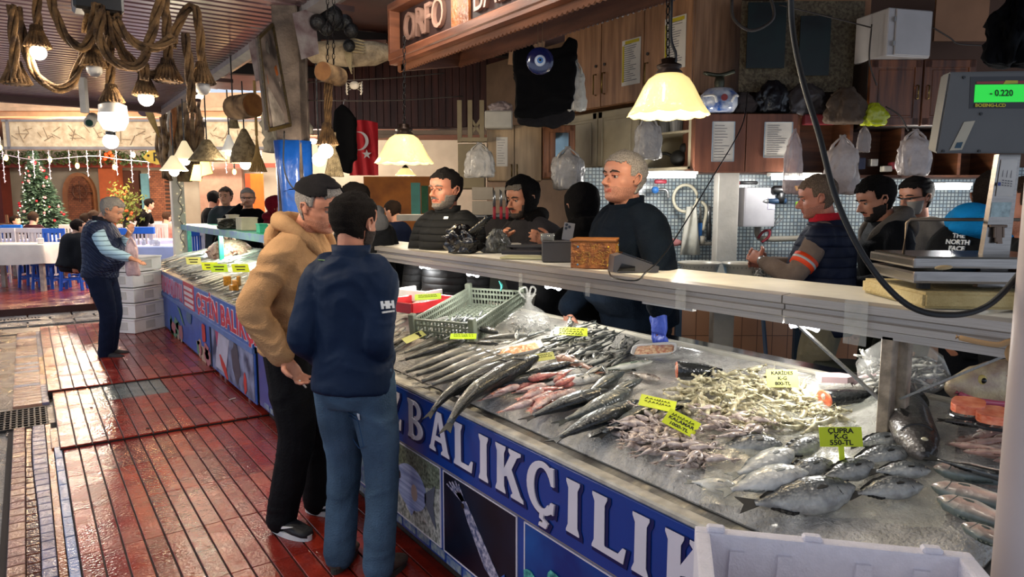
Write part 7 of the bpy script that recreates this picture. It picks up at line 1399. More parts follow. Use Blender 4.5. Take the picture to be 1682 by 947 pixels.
# ---- roofs, signs, lamps, restaurant
def roofs():
 slat=M('slat_mauve','#5c464d',.3,var=.2,sc=3,coat=.3);gap=M('slat_gap','#22171a',.8)
 b=B();b.mi=1;b.box((.15,4.6,2.99),(2.9,12.2,.04));b.mi=0;y=-1.4
 while y<10.6:
  b.prism([(y,2.95),(y+.02,2.925),(y+.085,2.925),(y+.098,2.95)],-1.3,1.6,u=(0,1,0),w=(0,0,1));y+=.112
 tag(b.build('ceiling_left',[slat,gap]),kind='structure')
 g=M('gutter_white','#8f8a8a',.4,var=.15,sc=8);b=B();b.prism([(1.60,2.88),(1.68,2.86),(1.68,2.98),(1.74,2.98),(1.74,3.06),(1.60,3.06)],-11,1.0,u=(1,0,0),w=(0,0,1));b.box((1.80,6.0,3.0),(.03,10,.05));b.box((1.95,6,3.08),(.03,10,.06));tag(b.build('trim_gutter',g),kind='structure')
 b=B()
 for y in(3.2,5.0,6.8,8.6,10.4):b.box((1.86,y,3.02),(.40,.04,.04))
 b.box((.15,10.66,2.93),(2.9,.10,.16));tag(b.build('trim_beam',M('beam_brown','#4a3230',.6)),kind='structure')
 brn=wood('roof_board','#3c1f18','#57322a',sc=2,vertical=False);b=B();x=1.9
 while x<7.4:b.box((x+.055,3.9,3.22+.05*(x-1.9)),(.104,13.5,.03));x+=.11
 tag(b.build('ceiling_stall',brn),kind='structure')
 b=B();b.box((4.7,3.9,3.42),(5.8,13.8,.03));tag(b.build('ceiling_top',M('slat_gap','#22171a')),kind='structure')
 bm_=M('beam_black','#171012',.7)
 b=B()
 for y in(2.2,4.2,6.4,8.4):b.bar((1.9,y,3.12),(5.5,y+.0,3.30),.10,.12)
 b.box((3.0,4.5,3.16),(.10,11,.10));tag(b.build('trim_rafters',bm_),kind='structure')
 gb=wood('gable_board','#331614','#4a241e',sc=2);o,w,hh=rect(505,85,800,208,8.6);b=B();n=26
 for i in range(n):b.box((-w/2+w*(i+.5)/n,0,hh/2),(w/n-.008,.03,hh))
 b.box((0,.03,hh/2),(w*1.3,.02,hh*1.05));o2=b.build('wall_gable',gb);o2.location=o;o2.rotation_euler=(0,0,SR);tag(o2,kind='structure')
 o,w,hh=rect(500,200,840,225,8.5);b=B();b.box((0,0,hh*.3),(w,.08,.05));b.box((0,.2,hh*.8),(w,.06,.05));b.bar((-w*.2,0,0),(w*.4,.1,.12),.03,.05);o2=b.build('trim_pipes',M('pipe_pale','#8f7a6a',.6));o2.location=o;o2.rotation_euler=(0,0,SR);tag(o2,kind='structure')
 wd=wood('fascia_wood','#5e331f','#7d4a30',vertical=False,rough=.5);dk=M('fascia_dark','#2a130d',.7);X=1.95;Y0,Y1=.9,4.08;zb,zt=2.535,2.80
 th=thing('carved_sign','carved wooden fascia sign reading ORFO BALIK over the counter','sign',(X,2.5,2.5));b=B();b.box((X+.06,(Y0+Y1)/2,(zb+zt)/2),(.06,Y1-Y0,zt-zb));b.build('board',dk,th,world=True)
 b=B();b.box((X,(Y0+Y1)/2,zb-.02),(.10,Y1-Y0+.03,.055),.01);b.box((X,(Y0+Y1)/2,zt+.01),(.10,Y1-Y0+.03,.045),.01);b.box((X-.01,Y1,(zb+zt)/2),(.07,.035,zt-zb+.03),.005);b.box((X-.02,(Y0+Y1)/2,zb-.055),(.05,Y1-Y0,.02));b.build('frame',wd,th,world=True)
 b=B();b.box((X+.025,3.33,(zb+zt)/2),(.02,.18,zt-zb));b.build('carved_panel',M('carved_leaf','#7a4420',.5,sc=22,col2='#a8622e',bump=1,bsc=40),th,world=True)
 text('ORFO',.235,M('letter_carved','#8a6a5c',.5),basis((X+.018,3.74,(zb+zt)/2),(0,-1,0),(0,0,1)),'lettering',th,.012,-.001,'CENTER',.80);text('BALIK',.235,M('letter_carved','#8a6a5c'),basis((X+.018,3.19,(zb+zt)/2),(0,-1,0),(0,0,1)),'lettering',th,.012,-.001,'LEFT',.80)
 def valance(x,y0,y1,z,h,par,m):
  b=B();n=int((y1-y0)/.035);pts=[(y0,z+h),(y1,z+h)]
  for i in range(n*4,-1,-1):y=y0+(y1-y0)*i/(n*4);pts.append((y,z-.012*abs(math.sin(PI*i/4))))
  b.prism(pts,0,.012,u=(0,1,0),w=(0,0,1),o=(x,0,0));return b.build('scalloped_edge',m,par,world=True)
 valance(X+.01,Y0,Y1,2.44,.06,th,wood('valance_wood','#6a4028','#84553a',vertical=False))
 th=thing('scalloped_board','second brown scalloped board hanging behind the carved sign','board',(2.35,3,2.5));valance(2.35,.9,4.0,2.50,.16,th,wood('valance_dark','#4a2a1c','#5f3a28',vertical=False))
 b=B();b.prism([(1.96,2.43),(2.36,2.50),(2.36,2.66),(1.96,2.52)],-4.03,-4.0,u=(1,0,0),w=(0,0,1));b.build('end_board',M('valance_dark'),th,world=True)
 th=thing('wrapped_beam','pale cloth-wrapped beam end under the roof, left of the carved sign','beam',W(578,88,5.2),SR);o,w,hh=rect(498,66,652,110,5.2);b=B()
 b.rings([[Vector((x*w/2,.10*r*math.cos(t),(hh/2)*r*math.sin(t)-(1-r)*-.02+.008*noise.noise(Vector((x*4,t*2,0)))))for t in[2*PI*k/20 for k in range(20)]]for x,r in((-1,.3),(-.85,.75),(-.5,.95),(0,1),(.5,.9),(.8,.55),(1,.2))]);b.build('cloth',M('old_sacking','#8c7a62',.9,sc=12,col2='#b09e82',bump=1,bsc=40),th,smooth=True)
 b=B();
 for s in range(5):b.tube(spline([(.12,-.105,.06-.02*s),(.02,-.12,.07-.02*s),(-.02+.01*s,-.11,-.03),(.02,-.11,-.16+.02*s)]),.006,5)
 b.build('rope',M('rope_pale','#8f8062',.9),th)
 b=B();b.box((0,.10,hh*.55),(w*.7,.06,.02));b.build('frame',wd,th)
 th=thing('crab_shell','pale dried crab hanging on a string below the wrapped beam','ornament',W(582,140,4.9),SR);b=B();b.ball((0,0,0),(.035,.018,.028),14,10)
 for s in(-1,1):
  for k in range(4):b.tube([(s*.025,0,.01-.012*k),(s*.055,-.01,.02-.02*k),(s*.045,-.015,-.01-.018*k)],.006,6)
 b.build('shell',M('crab_pale','#b3a99a',.6,bump=.6),th,smooth=True);b=B();b.tube([(0,0,.02),(0,0,.12)],.0025,5);b.build('string',M('cord_tan','#6d5a45'),th)
 o,w,hh=rect(573,197,621,288,6.6);th=thing('flag','red flag with white crescent and star hanging at the back','flag',o,SR);b=B()
 g=[[Vector(((i/16-.5)*w*(1-.10*(1-j/16)**2*0),.015*math.sin(i*1.1+j*.2),hh*j/16*(1-.12*max(0,i/16-.6))))for i in range(17)]for j in range(17)];b.sheet(g);b.build('cloth',M('flag_red','#b50d1c',.7,var=.05),th,smooth=True)
 wm_=M('flag_white','#cfc6c4',.7);b=B();pts=[]
 for k in range(21):a=math.radians(100-200*k/20);pts.append((.085*math.cos(a),.085*math.sin(a)))
 for k in range(21):a=math.radians(-92+184*k/20);pts.append((-.022+.078*math.cos(a),.080*math.sin(a)))
 b.prism(pts,0,.004,u=(1,0,0),w=(0,0,1),o=(-.03,-.026,hh*.62));b.build('crescent',wm_,th)
 st=[]
 for k in range(10):a=PI/2+PI*k/5;r=.045 if k%2==0 else.018;st.append((r*math.cos(a),r*math.sin(a)))
 b=B();b.prism(st,0,.004,u=(1,0,0),w=(0,0,1),o=(.035,-.026,hh*.38));b.build('star',wm_,th)
 o,w,hh=rect(545,172,586,285,5.6);th=thing('hanging_coat','black coat on a hanger beside the red flag','coat',o,SR);b=B();b.prism([(-.32*w,hh*.9),(0,hh),(.35*w,hh*.88),(.5*w,hh*.8),(.48*w,hh*.2),(.3*w,.2*hh),(.25*w,0),(-.3*w,.05*hh),(-.4*w,.5*hh)],-.04,.05,u=(1,0,0),w=(0,0,1));me=remesh(b,.014,3,'coat');wrinkle(me,.01,9);link('coat',me,th,M('black_garment','#08080a'),True)
 b=B();b.tube(spline([(0,0,hh),(.01,0,hh+.04),(.03,0,hh+.03)]),.003,6);b.build('hanger_hook',M('steel','#9a9a98'),th)
ROPE=None
def rope(b,px,r=.022,h=3.0,n=6):
 pts=[]
 for p in px:pts.append(W(p[0],p[1],p[2]if len(p)>2 else h))
 pts=spline(pts,n);
 L=0;rs=[0]
 for a,c in zip(pts,pts[1:]):L+=(c-a).length;rs.append(L)
 m=int(L/.022)+2;P=[]
 for k in range(m):
  s=L*k/(m-1);i=max(j for j in range(len(rs))if rs[j]<=s+1e-9);i=min(i,len(pts)-2);t=(s-rs[i])/max(1e-6,rs[i+1]-rs[i]);P.append(pts[i].lerp(pts[i+1],t))
 prev=None;fr=[]
 for i,p in enumerate(P):
  d=(P[min(i+1,m-1)]-P[max(i-1,0)]).normalized()
  if prev is None:a,_,_=frame_of(d)
  else:a=(prev-d*prev.dot(d)).normalized()
  prev=a;fr.append((a,d.cross(a)))
 for s in range(3):
  b.tube([P[i]+(fr[i][0]*math.cos(2*PI*s/3+i*.42)+fr[i][1]*math.sin(2*PI*s/3+i*.42))*r*.60 for i in range(m)],r*.52,6)
def skirt(b,c,r,h):
 for k in range(20):
  a=2*PI*k/20;b.tube([c+Vector((r*.35*math.cos(a),r*.35*math.sin(a),h)),c+Vector((r*.6*math.cos(a),r*.6*math.sin(a),h*.45)),c+Vector((r*math.cos(a),r*math.sin(a),0))],[.006,.008,.006],5)
 b.cyl(c+Vector((0,0,h*1.05)),c+Vector((0,0,0)),r*.35,r*.8,16)
def bulbmat(n='bulb_warm',e=22,c='#fff0d8'):return M(n,'#ffffff',.3,emit=e,ecol=c)
def lamps():
 rm=M('rope_jute','#402b16',.95,sc=20,col2='#6f5230',var=.3,bump=.8,bsc=90)
 th=thing('rope_chandelier','thick rope chandelier looped from a black ceiling box, with bare bulbs','lamp',W(160,2,3.0));
 b=B();b.box((0,0,0),(.18,.12,.10),.01);b.build('box',M('black_plastic','#0c0c0d'),th)
 ropes=[[(20,8),(22,60),(26,128)],[(27,12),(45,90),(62,125),(92,146),(118,135),(135,95),(152,55),(160,5)],[(60,-20),(61,20),(62,62)],[(82,-10),(95,35),(115,68),(138,80),(150,55),(158,5)],[(150,5),(145,30),(142,55)],[(166,8),(163,60),(178,92),(205,108),(228,108),(243,75),(258,20),(264,-10)],[(270,-10),(274,50),(277,112)],[(283,78),(290,45),(303,22),(318,10),(327,45),(333,118)],[(303,55),(309,90),(313,140),(316,185)],[(176,8),(180,80),(182,152)],[(188,30),(205,55),(228,75),(262,76),(285,60)],[(172,20),(186,60),(212,95),(235,118),(258,122),(268,108)],[(150,70),(148,85),(153,100)],[(236,105),(238,120),(238,132)],[(196,10),(190,50),(205,95),(228,112)]]
 for i,r_ in enumerate(ropes):
  b=B();rope(b,[(p[0],p[1],2.95+.12*((i*7)%5-2)/2)for p in r_],.018);b.build('rope',rm,th,world=True,smooth=True)
 def bulb(px,py,r,h,on=True,par=th,e=20,en=7,big=False):
  c=W(px,py,h);b=B()
  if big:b.lathe([(0,-r*1.15),(r*.7,-r*1.0),(r*1.0,-r*.4),(r*1.0,r*.1),(r*.98,r*.15)],24,c);
  else:b.ball(c,(r,r,r),16,12)
  o=b.build('bulb',bulbmat('bulb_on',14)if on else M('bulb_off','#b9b4ac',.2),par,world=True,smooth=True)
  if big:b=B();b.lathe([(r*.98,r*.15),(r*.95,r*.75),(r*.5,r*.95),(r*.3,r*1.1)],24,c);b.build('bulb_neck',M('bulb_base','#b8b2a8',.4),par,world=True,smooth=True)
  if on:light('bulb',c-Vector((0,0,r*1.4)),en,(1,.84,.62),r)
  return c
 for px,py,hx in((27,136,2.9),(277,134,2.95),(333,132,2.95)):pass
 for px,py,on,sk in((63,84,True,(62,78)),(333,142,False,(333,138)),(155,112,False,(154,110)),(240,160,True,(239,157))):
  h=2.95;b=B();skirt(b,W(sk[0],sk[1],h),.048,.085);b.build('frayed_end',rm,th,world=True,smooth=True);bulb(px,py+2,.030,h,on)
 for sk in((27,138),(277,134)):b=B();skirt(b,W(sk[0],sk[1],2.95),.055,.09);b.build('frayed_end',rm,th,world=True,smooth=True)
 b=B();skirt(b,W(184,168,2.95),.045,.07);b.build('frayed_end',rm,th,world=True,smooth=True);bulb(186,190,.055,2.95,True,big=True,en=22)
 t2=thing('pendant_bulb','smaller frosted bulb hanging just below the large bulb','lamp',W(182,232,4.6));bulb(182,232,.047,4.6,True,par=t2,en=16);b=B();b.cyl(W(182,222,4.6),W(182,216,4.6),.03);b.cyl(W(182,216,4.6),W(182,60,4.6),.004);b.build('cord',M('black_plastic','#0c0c0d'),t2,world=True)
 bk=M('bark','#5a4230',.9,sc=9,col2='#9a7c58',var=.4,bump=1,bsc=25);base=Vector((1.86,11.35,0))
 b=B();b.box((base.x,base.y,1.5),(.17,.17,3.0),.01);o=b.build('post',M('post_cream','#ddd3c0',.6,var=.08),None,origin=base);tag(o,'cream square post with fairy lights at the end of the far counter','post')
 th2=thing('driftwood_column','bark and driftwood cladding with dried fish high on the cream post','decoration',base+Vector((0,0,1.9)),SR);rr=random.Random(6)
 for k in range(48):
  a=rr.uniform(0,2*PI);x,y=.12+.27*math.cos(a),.2*math.sin(a);z=rr.uniform(.05,.5);L=rr.uniform(.3,.8);b=B();b.tube(spline([(x,y-.05,z),(x+rr.uniform(-.08,.08),y-.05,z+L*.5),(x+rr.uniform(-.06,.06),y,z+L)],5),[.025+.02*rr.random()]*10+[.02],7)if False else b.tube(spline([(x,y-.05,z),(x+rr.uniform(-.08,.08),y-.05,z+L*.5),(x+rr.uniform(-.06,.06),y,z+L)],5),.015+.02*rr.random(),7);b.build('branch',bk,th2,smooth=True)
 b=B();b.rings([[Vector((.12+.13*q*math.cos(t),.12*q*math.sin(t),z))for t in[2*PI*k/14 for k in range(14)]]for z,q in((.05,.8),(.3,1.1),(.7,1.0),(1.2,.8))]);b.build('core',bk,th2,smooth=True)
 for x,z,L,c,tl in((-.18,.95,.62,'#a8874a',-.35),(.13,.85,.60,'#9a6034',.12)):
  b=B();b.X=Matrix.Translation((x,-.28,z))@Matrix.Rotation(tl,4,'Y');b.tube([(0,0,.5*L),(0,0,.3*L),(0,0,0),(0,0,-.3*L),(0,0,-.5*L)],[.01,.045,.055,.03,.006],8);b.build('dried_fish',M('dried_'+c.strip('#'),c,.7,sc=20,bump=1,bsc=40),th2,smooth=True)
 b=B();b.X=Matrix.Rotation(PI/2,4,'X');b.lathe([(0,.24),(.09,.25),(.10,.29),(0,.30)],20,(-.26,1.05,0));b.build('wood_plaque',M('plaque_mauve','#5a4244',.6),th2)
 b=B();rr=random.Random(3)
 for k in range(24):c=Vector((base.x+.02+rr.uniform(-.05,.05),base.y-.10,.95+k*.055));b.ball(c,.012,6,4)
 t3=thing('fairy_lights','string of small clear fairy lights wound down the cream post','lights',base+Vector((0,-.1,.95)));b.build('bulbs',M('fairy_bulb','#d8c9a0',.2,emit=.6),t3,world=True,smooth=True);b=B();b.tube([base+Vector((.02+.03*math.sin(k*1.3),-.095,.95+k*.055))for k in range(24)],.004,5);b.build('wire',M('black_plastic','#0c0c0d'),t3,world=True)
 straw=M('straw','#6a5c44',.9,sc=30,col2='#8f8062',bump=1,bsc=80);gl=M('opal_glass','#d8cdb0',.2,emit=.8,ecol='#f0dcae',coat=.4)
 def shade(px,py,w,h,hh,m,label,on=True,dome=.6,drop=.0,en=10,cord=None,bell=False):
  c=W(px,py,h);s=h/F;r=w*s/2;H_=hh*s;t=thing('hanging_lamp',label,'lamp',c,0)
  prof=[(r*.12,H_),(r*.2,H_*.96),(r*(.35 if not bell else.45),H_*.75),(r*(.62 if not bell else.85),H_*.4),(r*(.85 if not bell else 1),H_*.12),(r,0),(r*.95,.0),(r*.8,H_*.12),(r*.55,H_*.4),(r*.28,H_*.75),(r*.1,H_*.9)]
  b=B();b.lathe(prof,28,wob=lambda t_,q,z:q*.02*math.sin(14*t_));b.build('lamp_shade',m,t,smooth=True)
  b=B();b.cyl((0,0,H_*.95),(0,0,H_+(cord or.4)),.006);b.build('cord',M('black_plastic','#0c0c0d'),t)
  if on:
   b=B();b.ball((0,0,-.01),r*.45 if r<.1 else.045,14,10);b.build('bulb',bulbmat('bulb_on',20),t,smooth=True);light('bulb',c-Vector((0,0,.09)),en,(1,.84,.62),.05)
  return t
 shade(286,280,44,6.8,24,gl,'white shade lamp lowest on the cream post',en=16);shade(304,262,40,7.0,30,gl,'white shade lamp just right of the lowest one',en=14);shade(341,264,62,6.6,34,straw,'wide straw cone shade right of the driftwood',on=False)
 shade(377,248,26,6.5,26,M('glass_pale','#c9c6bd',.15,emit=.4),'pale glass shade between the straw cone and the woven bell',on=True,en=6);shade(403,268,46,6.2,55,straw,'large brown woven bell shade with a bright bulb',bell=True,en=12);shade(384,210,18,6.4,40,straw,'narrow horn-like shade above the pale glass shade',on=False)
 t=thing('tassel','straw tassel broom hanging right of the woven bell shade','broom',W(424,282,6.0));b=B()
 for k in range(22):a=2*PI*k/22;b.tube([(0,0,.32),(.015*math.cos(a),.015*math.sin(a),.16),(.07*math.cos(a),.05*math.sin(a),0)],.006,5)
 b.cyl((0,0,.3),(0,0,.75),.012);b.build('straw',M('straw_gold','#8f7445',.9,sc=30,bump=.6),t)
 def log(px,py,h,r,L,label,rz,ropes_to=None):
  t=thing('log',label,'log',W(px,py,h),rz);b=B();b.cyl((0,-L/2,0),(0,L/2,0),r,r*1.02,20);b.build('bark',bk,t,smooth=False);b=B();b.cyl((0,-L/2-.003,0),(0,-L/2,0),r*.92,n=20);b.build('cut_end',M('cut_wood','#8a5d30',.7,sc=14,col2='#6b4220'),t)
  return t
 log(400,175,6.0,.10,.30,'dark round log hanging above the woven bell shade',SR+.9);log(544,122,4.4,.058,.20,'short round log with a bright cut end hanging on chains',SR-.25)
 ch=M('chain_black','#141112',.5,metal=.6)
 def chain(px,py0,py1,h,label,par=None,n=None,sz=.016):
  a=W(px,py0,h);c=W(px,py1,h);t=par or thing('chain',label,'chain',c);L=(a-c).length;n=int(L/(sz*1.9));b=B()
  for k in range(n):
   o=c+(a-c)*((k+.5)/n);ax=Vector((1,0,0))if k%2 else Vector((0,1,0));b.tube([o+ax*sz*.5*math.cos(t_)+Vector((0,0,sz*1.15*math.sin(t_)))for t_ in[2*PI*j/10 for j in range(11)]],sz*.17,5)
  return b.build('chain' if par else 'links',ch,t,world=True,smooth=True)
 chain(538,-20,108,4.4,'black chain holding the short log, left strand');chain(548,-20,106,4.45,'black chain holding the short log, right strand')
 t=thing('rope_lamp','rope lamp with frayed end and bright bulb hanging from the short log','lamp',W(538,240,4.4));
 for dx in(-4,0,4):b=B();rope(b,[(540+dx,118),(539+dx,160),(538+dx*.5,212)],.012,4.4);b.build('rope',rm,t,world=True,smooth=True)
 b=B();skirt(b,W(538,238,4.4),.065,.13);b.build('frayed_end',rm,t,world=True,smooth=True);c=W(535,248,4.36);b=B();b.ball(c,.045,16,12);b.build('bulb',bulbmat('bulb_on',20),t,world=True,smooth=True);light('bulb',c-Vector((0,0,.09)),18,(1,.84,.62),.05)
 t=thing('pendant_bulb','second round bulb glimpsed left of and below the rope lamp bulb','lamp',W(524,262,5.2));b=B();b.ball((0,0,0),.05,14,10);b.build('bulb',bulbmat('bulb_dim',5),t,smooth=True);b=B();b.cyl((0,0,.04),(0,0,.9),.006);b.build('cord',M('black_plastic','#0c0c0d'),t)
 t=thing('broom','straw broom hanging behind the cap of the man in the beige hoodie','broom',W(549,290,4.9));b=B()
 for k in range(30):a=2*PI*k/30;b.tube([(0,0,.22),(.03*math.cos(a),.02*math.sin(a),.14),(.065*math.cos(a),.03*math.sin(a),0)],.006,5)
 b.cyl((0,0,.2),(0,0,.30),.02);b.build('straw',straw,t)
 def pendant(px,py_top,py_bot,wpx,h,label,en,chain_to=-30,sc_=1.):
  c=W(px,py_bot,h);s=h/F;r=wpx*s/2;H_=(py_bot-py_top)*s;t=thing('pendant_lamp',label,'lamp',c)
  g=M('pendant_glass','#dcc98f',.2,emit=1.05,ecol='#f2d88c',coat=.5,var=.12,sc=20,bump=.5,bsc=60);b=B()
  prof=[(.16,1.0),(.34,.97),(.50,.86),(.62,.68),(.72,.48),(.84,.25),(1.0,.03),(.98,.02),(.82,.23),(.70,.46),(.60,.66),(.48,.83),(.33,.93),(.14,.96)]
  n=72;rs=[]
  for q,z in prof:rs.append([Vector((r*q*(1+.018*math.sin(12*a)*max(0,1-z*1.6))*math.cos(a),r*q*(1+.018*math.sin(12*a)*max(0,1-z*1.6))*math.sin(a),z*H_-.045*H_*abs(math.sin(6*a))*(max(0,1-z*4))))for a in[2*PI*k/n for k in range(n)]])
  b.rings(rs,cap=False);b.build('lamp_shade',g,t,smooth=True)
  b=B();b.lathe([(r*.30,H_*.97),(r*.33,H_*1.02),(r*.24,H_*1.10),(r*.30,H_*1.14),(r*.30,H_*1.19),(r*.18,H_*1.24),(r*.20,H_*1.33),(r*.10,H_*1.36),(0,H_*1.36)],28);b.build('cap',M('bronze_dark','#2a1d16',.4,metal=.7),t,smooth=True)
  b=B();b.ball((0,0,H_*.42),r*.22,16,12);b.build('bulb',bulbmat('bulb_on',20),t,smooth=True);light('bulb',c+Vector((0,0,-.02)),en,(1,.84,.60),.08)
  chain(px,chain_to,py_top-(py_bot-py_top)*.30,h,'',par=t);return t
 pendant(1097,124,190,130,2.9,'scalloped cream glass pendant lamp on a chain above the stallholder',12);pendant(664,222,268,94,4.1,'scalloped cream glass pendant lamp above the bearded man',7,60);pendant(666,276,288,34,8.0,'small cream pendant lamp far behind, under the larger one',16,200)
 b=B();b.tube(spline([W(1104,-20,2.88),W(1102,60,2.88),W(1110,90,2.88),W(1104,118,2.88)]),.006,6);tag(b.build('lamp_wire',M('cable_black','#131313'),None,smooth=True),'dark wire twisted around the pendant chain','wire')
 for i,(x,y)in enumerate(((1.75,1.0),(1.75,1.9),(1.75,2.9),(1.75,3.5),(.9,2.2),(-.75,5.0),(-.95,7.6),(-.6,2.6))):  # bulbs added out of view to brighten the counter and walkway
  t=thing('pendant_bulb','added unseen bare bulb above the walkway, brightening stall and hall','lamp',(x,y,2.86 if x<1.6 else 2.95),0,'added unseen bulbs above the walkway');b=B();b.ball((0,0,-.12),.05,16,12);b.build('bulb',bulbmat('bulb_on',20),t,smooth=True);b=B();b.cyl((0,0,-.08),(0,0,.05),.02);b.build('socket',M('black_plastic','#0c0c0d'),t)
  light('bulb',(x,y,2.66 if x<1.6 else 2.75),10 if x>1.5 else 14,(1,.93,.82),.06)
 o=W(484,336,4.9);p=Vector((o.x,o.y,0));b=B();b.box((0,0,1.5),(.17,.17,3.0),.01);o2=b.build('post',M('post_weather','#4a3f3a',.8,sc=6,col2='#6f6258',var=.3,bump=.6),None);o2.location=p;o2.rotation_euler=(0,0,SR);tag(o2,'weathered timber post wrapped in blue tarpaulin at its lower half','post')
 b=B();b.box((0,0,1.4),(.06,.05,2.8),.01);o2=b.build('post',M('post_weather'),None);o2.location=Lp(505,5.0);o2.rotation_euler=(0,0,SR);tag(o2,'narrow weathered timber beside the tarpaulin-wrapped post','post')
 b=B();b.rings([[Vector((.115*(1+.12*math.sin(3*t+z*5)+.06*math.sin(7*t))*math.cos(t),.115*(1+.12*math.sin(3*t+z*5)+.06*math.sin(7*t))*math.sin(t),z))for t in[2*PI*k/32 for k in range(32)]]for z in(1.0,1.3,1.6,1.85,2.05)]);o2=b.build('tarpaulin',M('tarp_blue','#124a9c',.3,sc=4,bump=1,bsc=10,coat=.4),None,smooth=True);o2.location=p;tag(o2,'bright blue tarpaulin wrapped round the weathered post','tarpaulin')
 b=B();b.tube(spline([W(467,215,4.7),W(466,270,4.68),W(475,300,4.68),W(492,318,4.7)]),.005,6);tag(b.build('cable',M('cable_black','#131313'),None,smooth=True),'black cable hanging down the front of the blue tarpaulin','cord')
 Pq=[W(424,62,4.45),W(447,40,4.75),W(476,205,4.75),W(440,214,4.45)];u=(Pq[1]-Pq[0]+Pq[2]-Pq[3]);t=thing('framed_picture','tall framed picture with a black and gold beaded frame hanging under the gutter','picture',(Pq[0]+Pq[2])/2)
 n=(Pq[1]-Pq[0]).cross(Pq[3]-Pq[0]).normalized();n=-n if n.dot(-FW)<0 else n;b=B();a=[b.v(q)for q in Pq];c=[b.v(q-n*.02)for q in Pq];b.f(a);b.f(c[::-1])
 for i in range(4):b.f([a[i],a[(i+1)%4],c[(i+1)%4],c[i]])
 b.build('canvas',M('icon_dark','#2b2528',.5,sc=7,col2='#6e625c',var=.5),t,world=True)
 b=B();
 for i in range(4):b.bar(Pq[i]+n*.004,Pq[(i+1)%4]+n*.004,.022,.014,up=n)
 b.build('frame',M('frame_gold','#5c4a22',.4,sc=120,col2='#0f0d0a',var=.5),t,world=True)
 def q_(s,v):return(Pq[0].lerp(Pq[1],s)).lerp(Pq[3].lerp(Pq[2],s),v)+n*.004
 for nm,m,cells in(('pale_figure',M('icon_pale','#9a9088',.5,sc=14,var=.4),[((.15,.55),(.85,.55),(.75,.98),(.2,.98))]),('orange_figures',M('icon_orange','#a05a2c',.5,sc=10,var=.4),[((.2,.42),(.8,.38),(.82,.48),(.22,.52)),((.3,.5),(.42,.5),(.45,.75),(.35,.78)),((.55,.48),(.68,.48),(.7,.66),(.6,.68))]),('grey_circle',M('icon_grey','#6f6a66',.5),[((.35,.12),(.5,.10),(.52,.24),(.38,.26))])):
  b=B()
  for cl in cells:b.f([b.v(q_(s,v)+n*(.002 if nm[0]=='o' else.001))for s,v in cl])
  bmesh.ops.solidify(b.bm,geom=b.bm.faces[:],thickness=.001);b.build(nm,m,t,world=True)
 for pts,lb in((((480,22,4.7),(516,12,4.8),(524,88,4.8),(495,98,4.7)),'torn pink and white poster right of the framed picture'),(((408,70,4.9),(426,60,4.9),(432,130,4.9),(420,134,4.9)),'strip of a pink and white poster left of the framed picture')):
  P_=[W(*q)for q in pts];b=B();b.f([b.v(q)for q in P_]);bmesh.ops.solidify(b.bm,geom=b.bm.faces[:],thickness=.002);tag(b.build('torn_poster',M('poster_pink','#8a6d72',.6,sc=9,col2='#a8a0a0',var=.35),None,origin=sum(P_,Vector())/4),lb,'poster')
 b=B();rr=random.Random(2)
 for k in range(9):b.ball((rr.uniform(-.14,.14),rr.uniform(-.06,.06),rr.uniform(-.12,.12)),rr.uniform(.04,.08),10,8)
 o2=b.build('dark_bundle',M('dark_bundle','#0c0b0d',.5,bump=.8),None,smooth=True);o2.location=W(548,42,4.9);tag(o2,'black bundle of fittings under the roof beside the torn poster','bundle')
 b=bag_mesh(.30,.2,.42,5,amp=.35);o2=b.build('hanging_cloth',M('cloth_dirty','#8f8878',.9,bump=.8,bsc=14),None,smooth=True);o2.location=W(470,240,5.1);o2.location.z-=.05;tag(o2,'dirty pale cloth bunched on the post above the blue tarpaulin','cloth')
 b=bag_mesh(.30,.2,.30,8,amp=.3);o2=b.build('black_bag',M('black_garment','#08080a'),None,smooth=True);o2.location=W(1660,108,3.4);tag(o2,'black bag hanging above the digital display at the right edge','bag')
 for i,(pts,lb)in enumerate((([(1202,-10,4.2),(1205,30,4.2),(1235,50,4.2),(1270,30,4.2),(1265,-10,4.2)],'loop of grey cable hanging from the roof at the top of the picture'),([(1280,8,4.9),(1350,25,4.9),(1430,45,4.9)],'bundle of thin cables along the upper wall'),([(1532,45,4.8),(1560,62,4.8),(1575,72,4.8),(1620,75,4.8)],'dark cable right of the white steel box'),([(1432,40,4.8),(1428,100,4.8),(1440,140,4.8)],'thin cable hanging left of the walnut cupboard'),([(1455,175,4.8),(1478,190,4.8),(1492,215,4.8)],'pale cable holding the white carrier bag'),([(505,135,5.0),(640,128,5.2),(730,120,5.4)],'upper thin wire strung across the dark boarded gable'),([(505,165,5.0),(640,165,5.2),(760,158,5.4)],'lower thin wire strung across the dark boarded gable'))):
  b=B();b.tube(spline([W(*q)for q in pts],6),.009 if i in(0,)else.005,6);tag(b.build('cable',M('cable_grey','#3b332e',.6),None,smooth=True),lb,'cable')
 t=thing('security_camera','white security camera on a drop pole below the left ceiling','camera',W(140,190,7.5),SR);b=B();b.box((0,0,.28),(.06,.06,.5));b.box((0,0,.50),(.16,.1,.10),.02);b.build('bracket',M('camera_white','#b8b4ae',.4),t);b=B();b.cyl((.02,.1,.0),(.10,-.10,-.08),.05,.055,16);b.build('body',M('camera_white','#b8b4ae'),t,smooth=True);b=B();b.cyl((.105,-.11,-.084),(.11,-.125,-.088),.035,n=14);b.build('lens',M('lens_green','#1d3a33',.1),t)
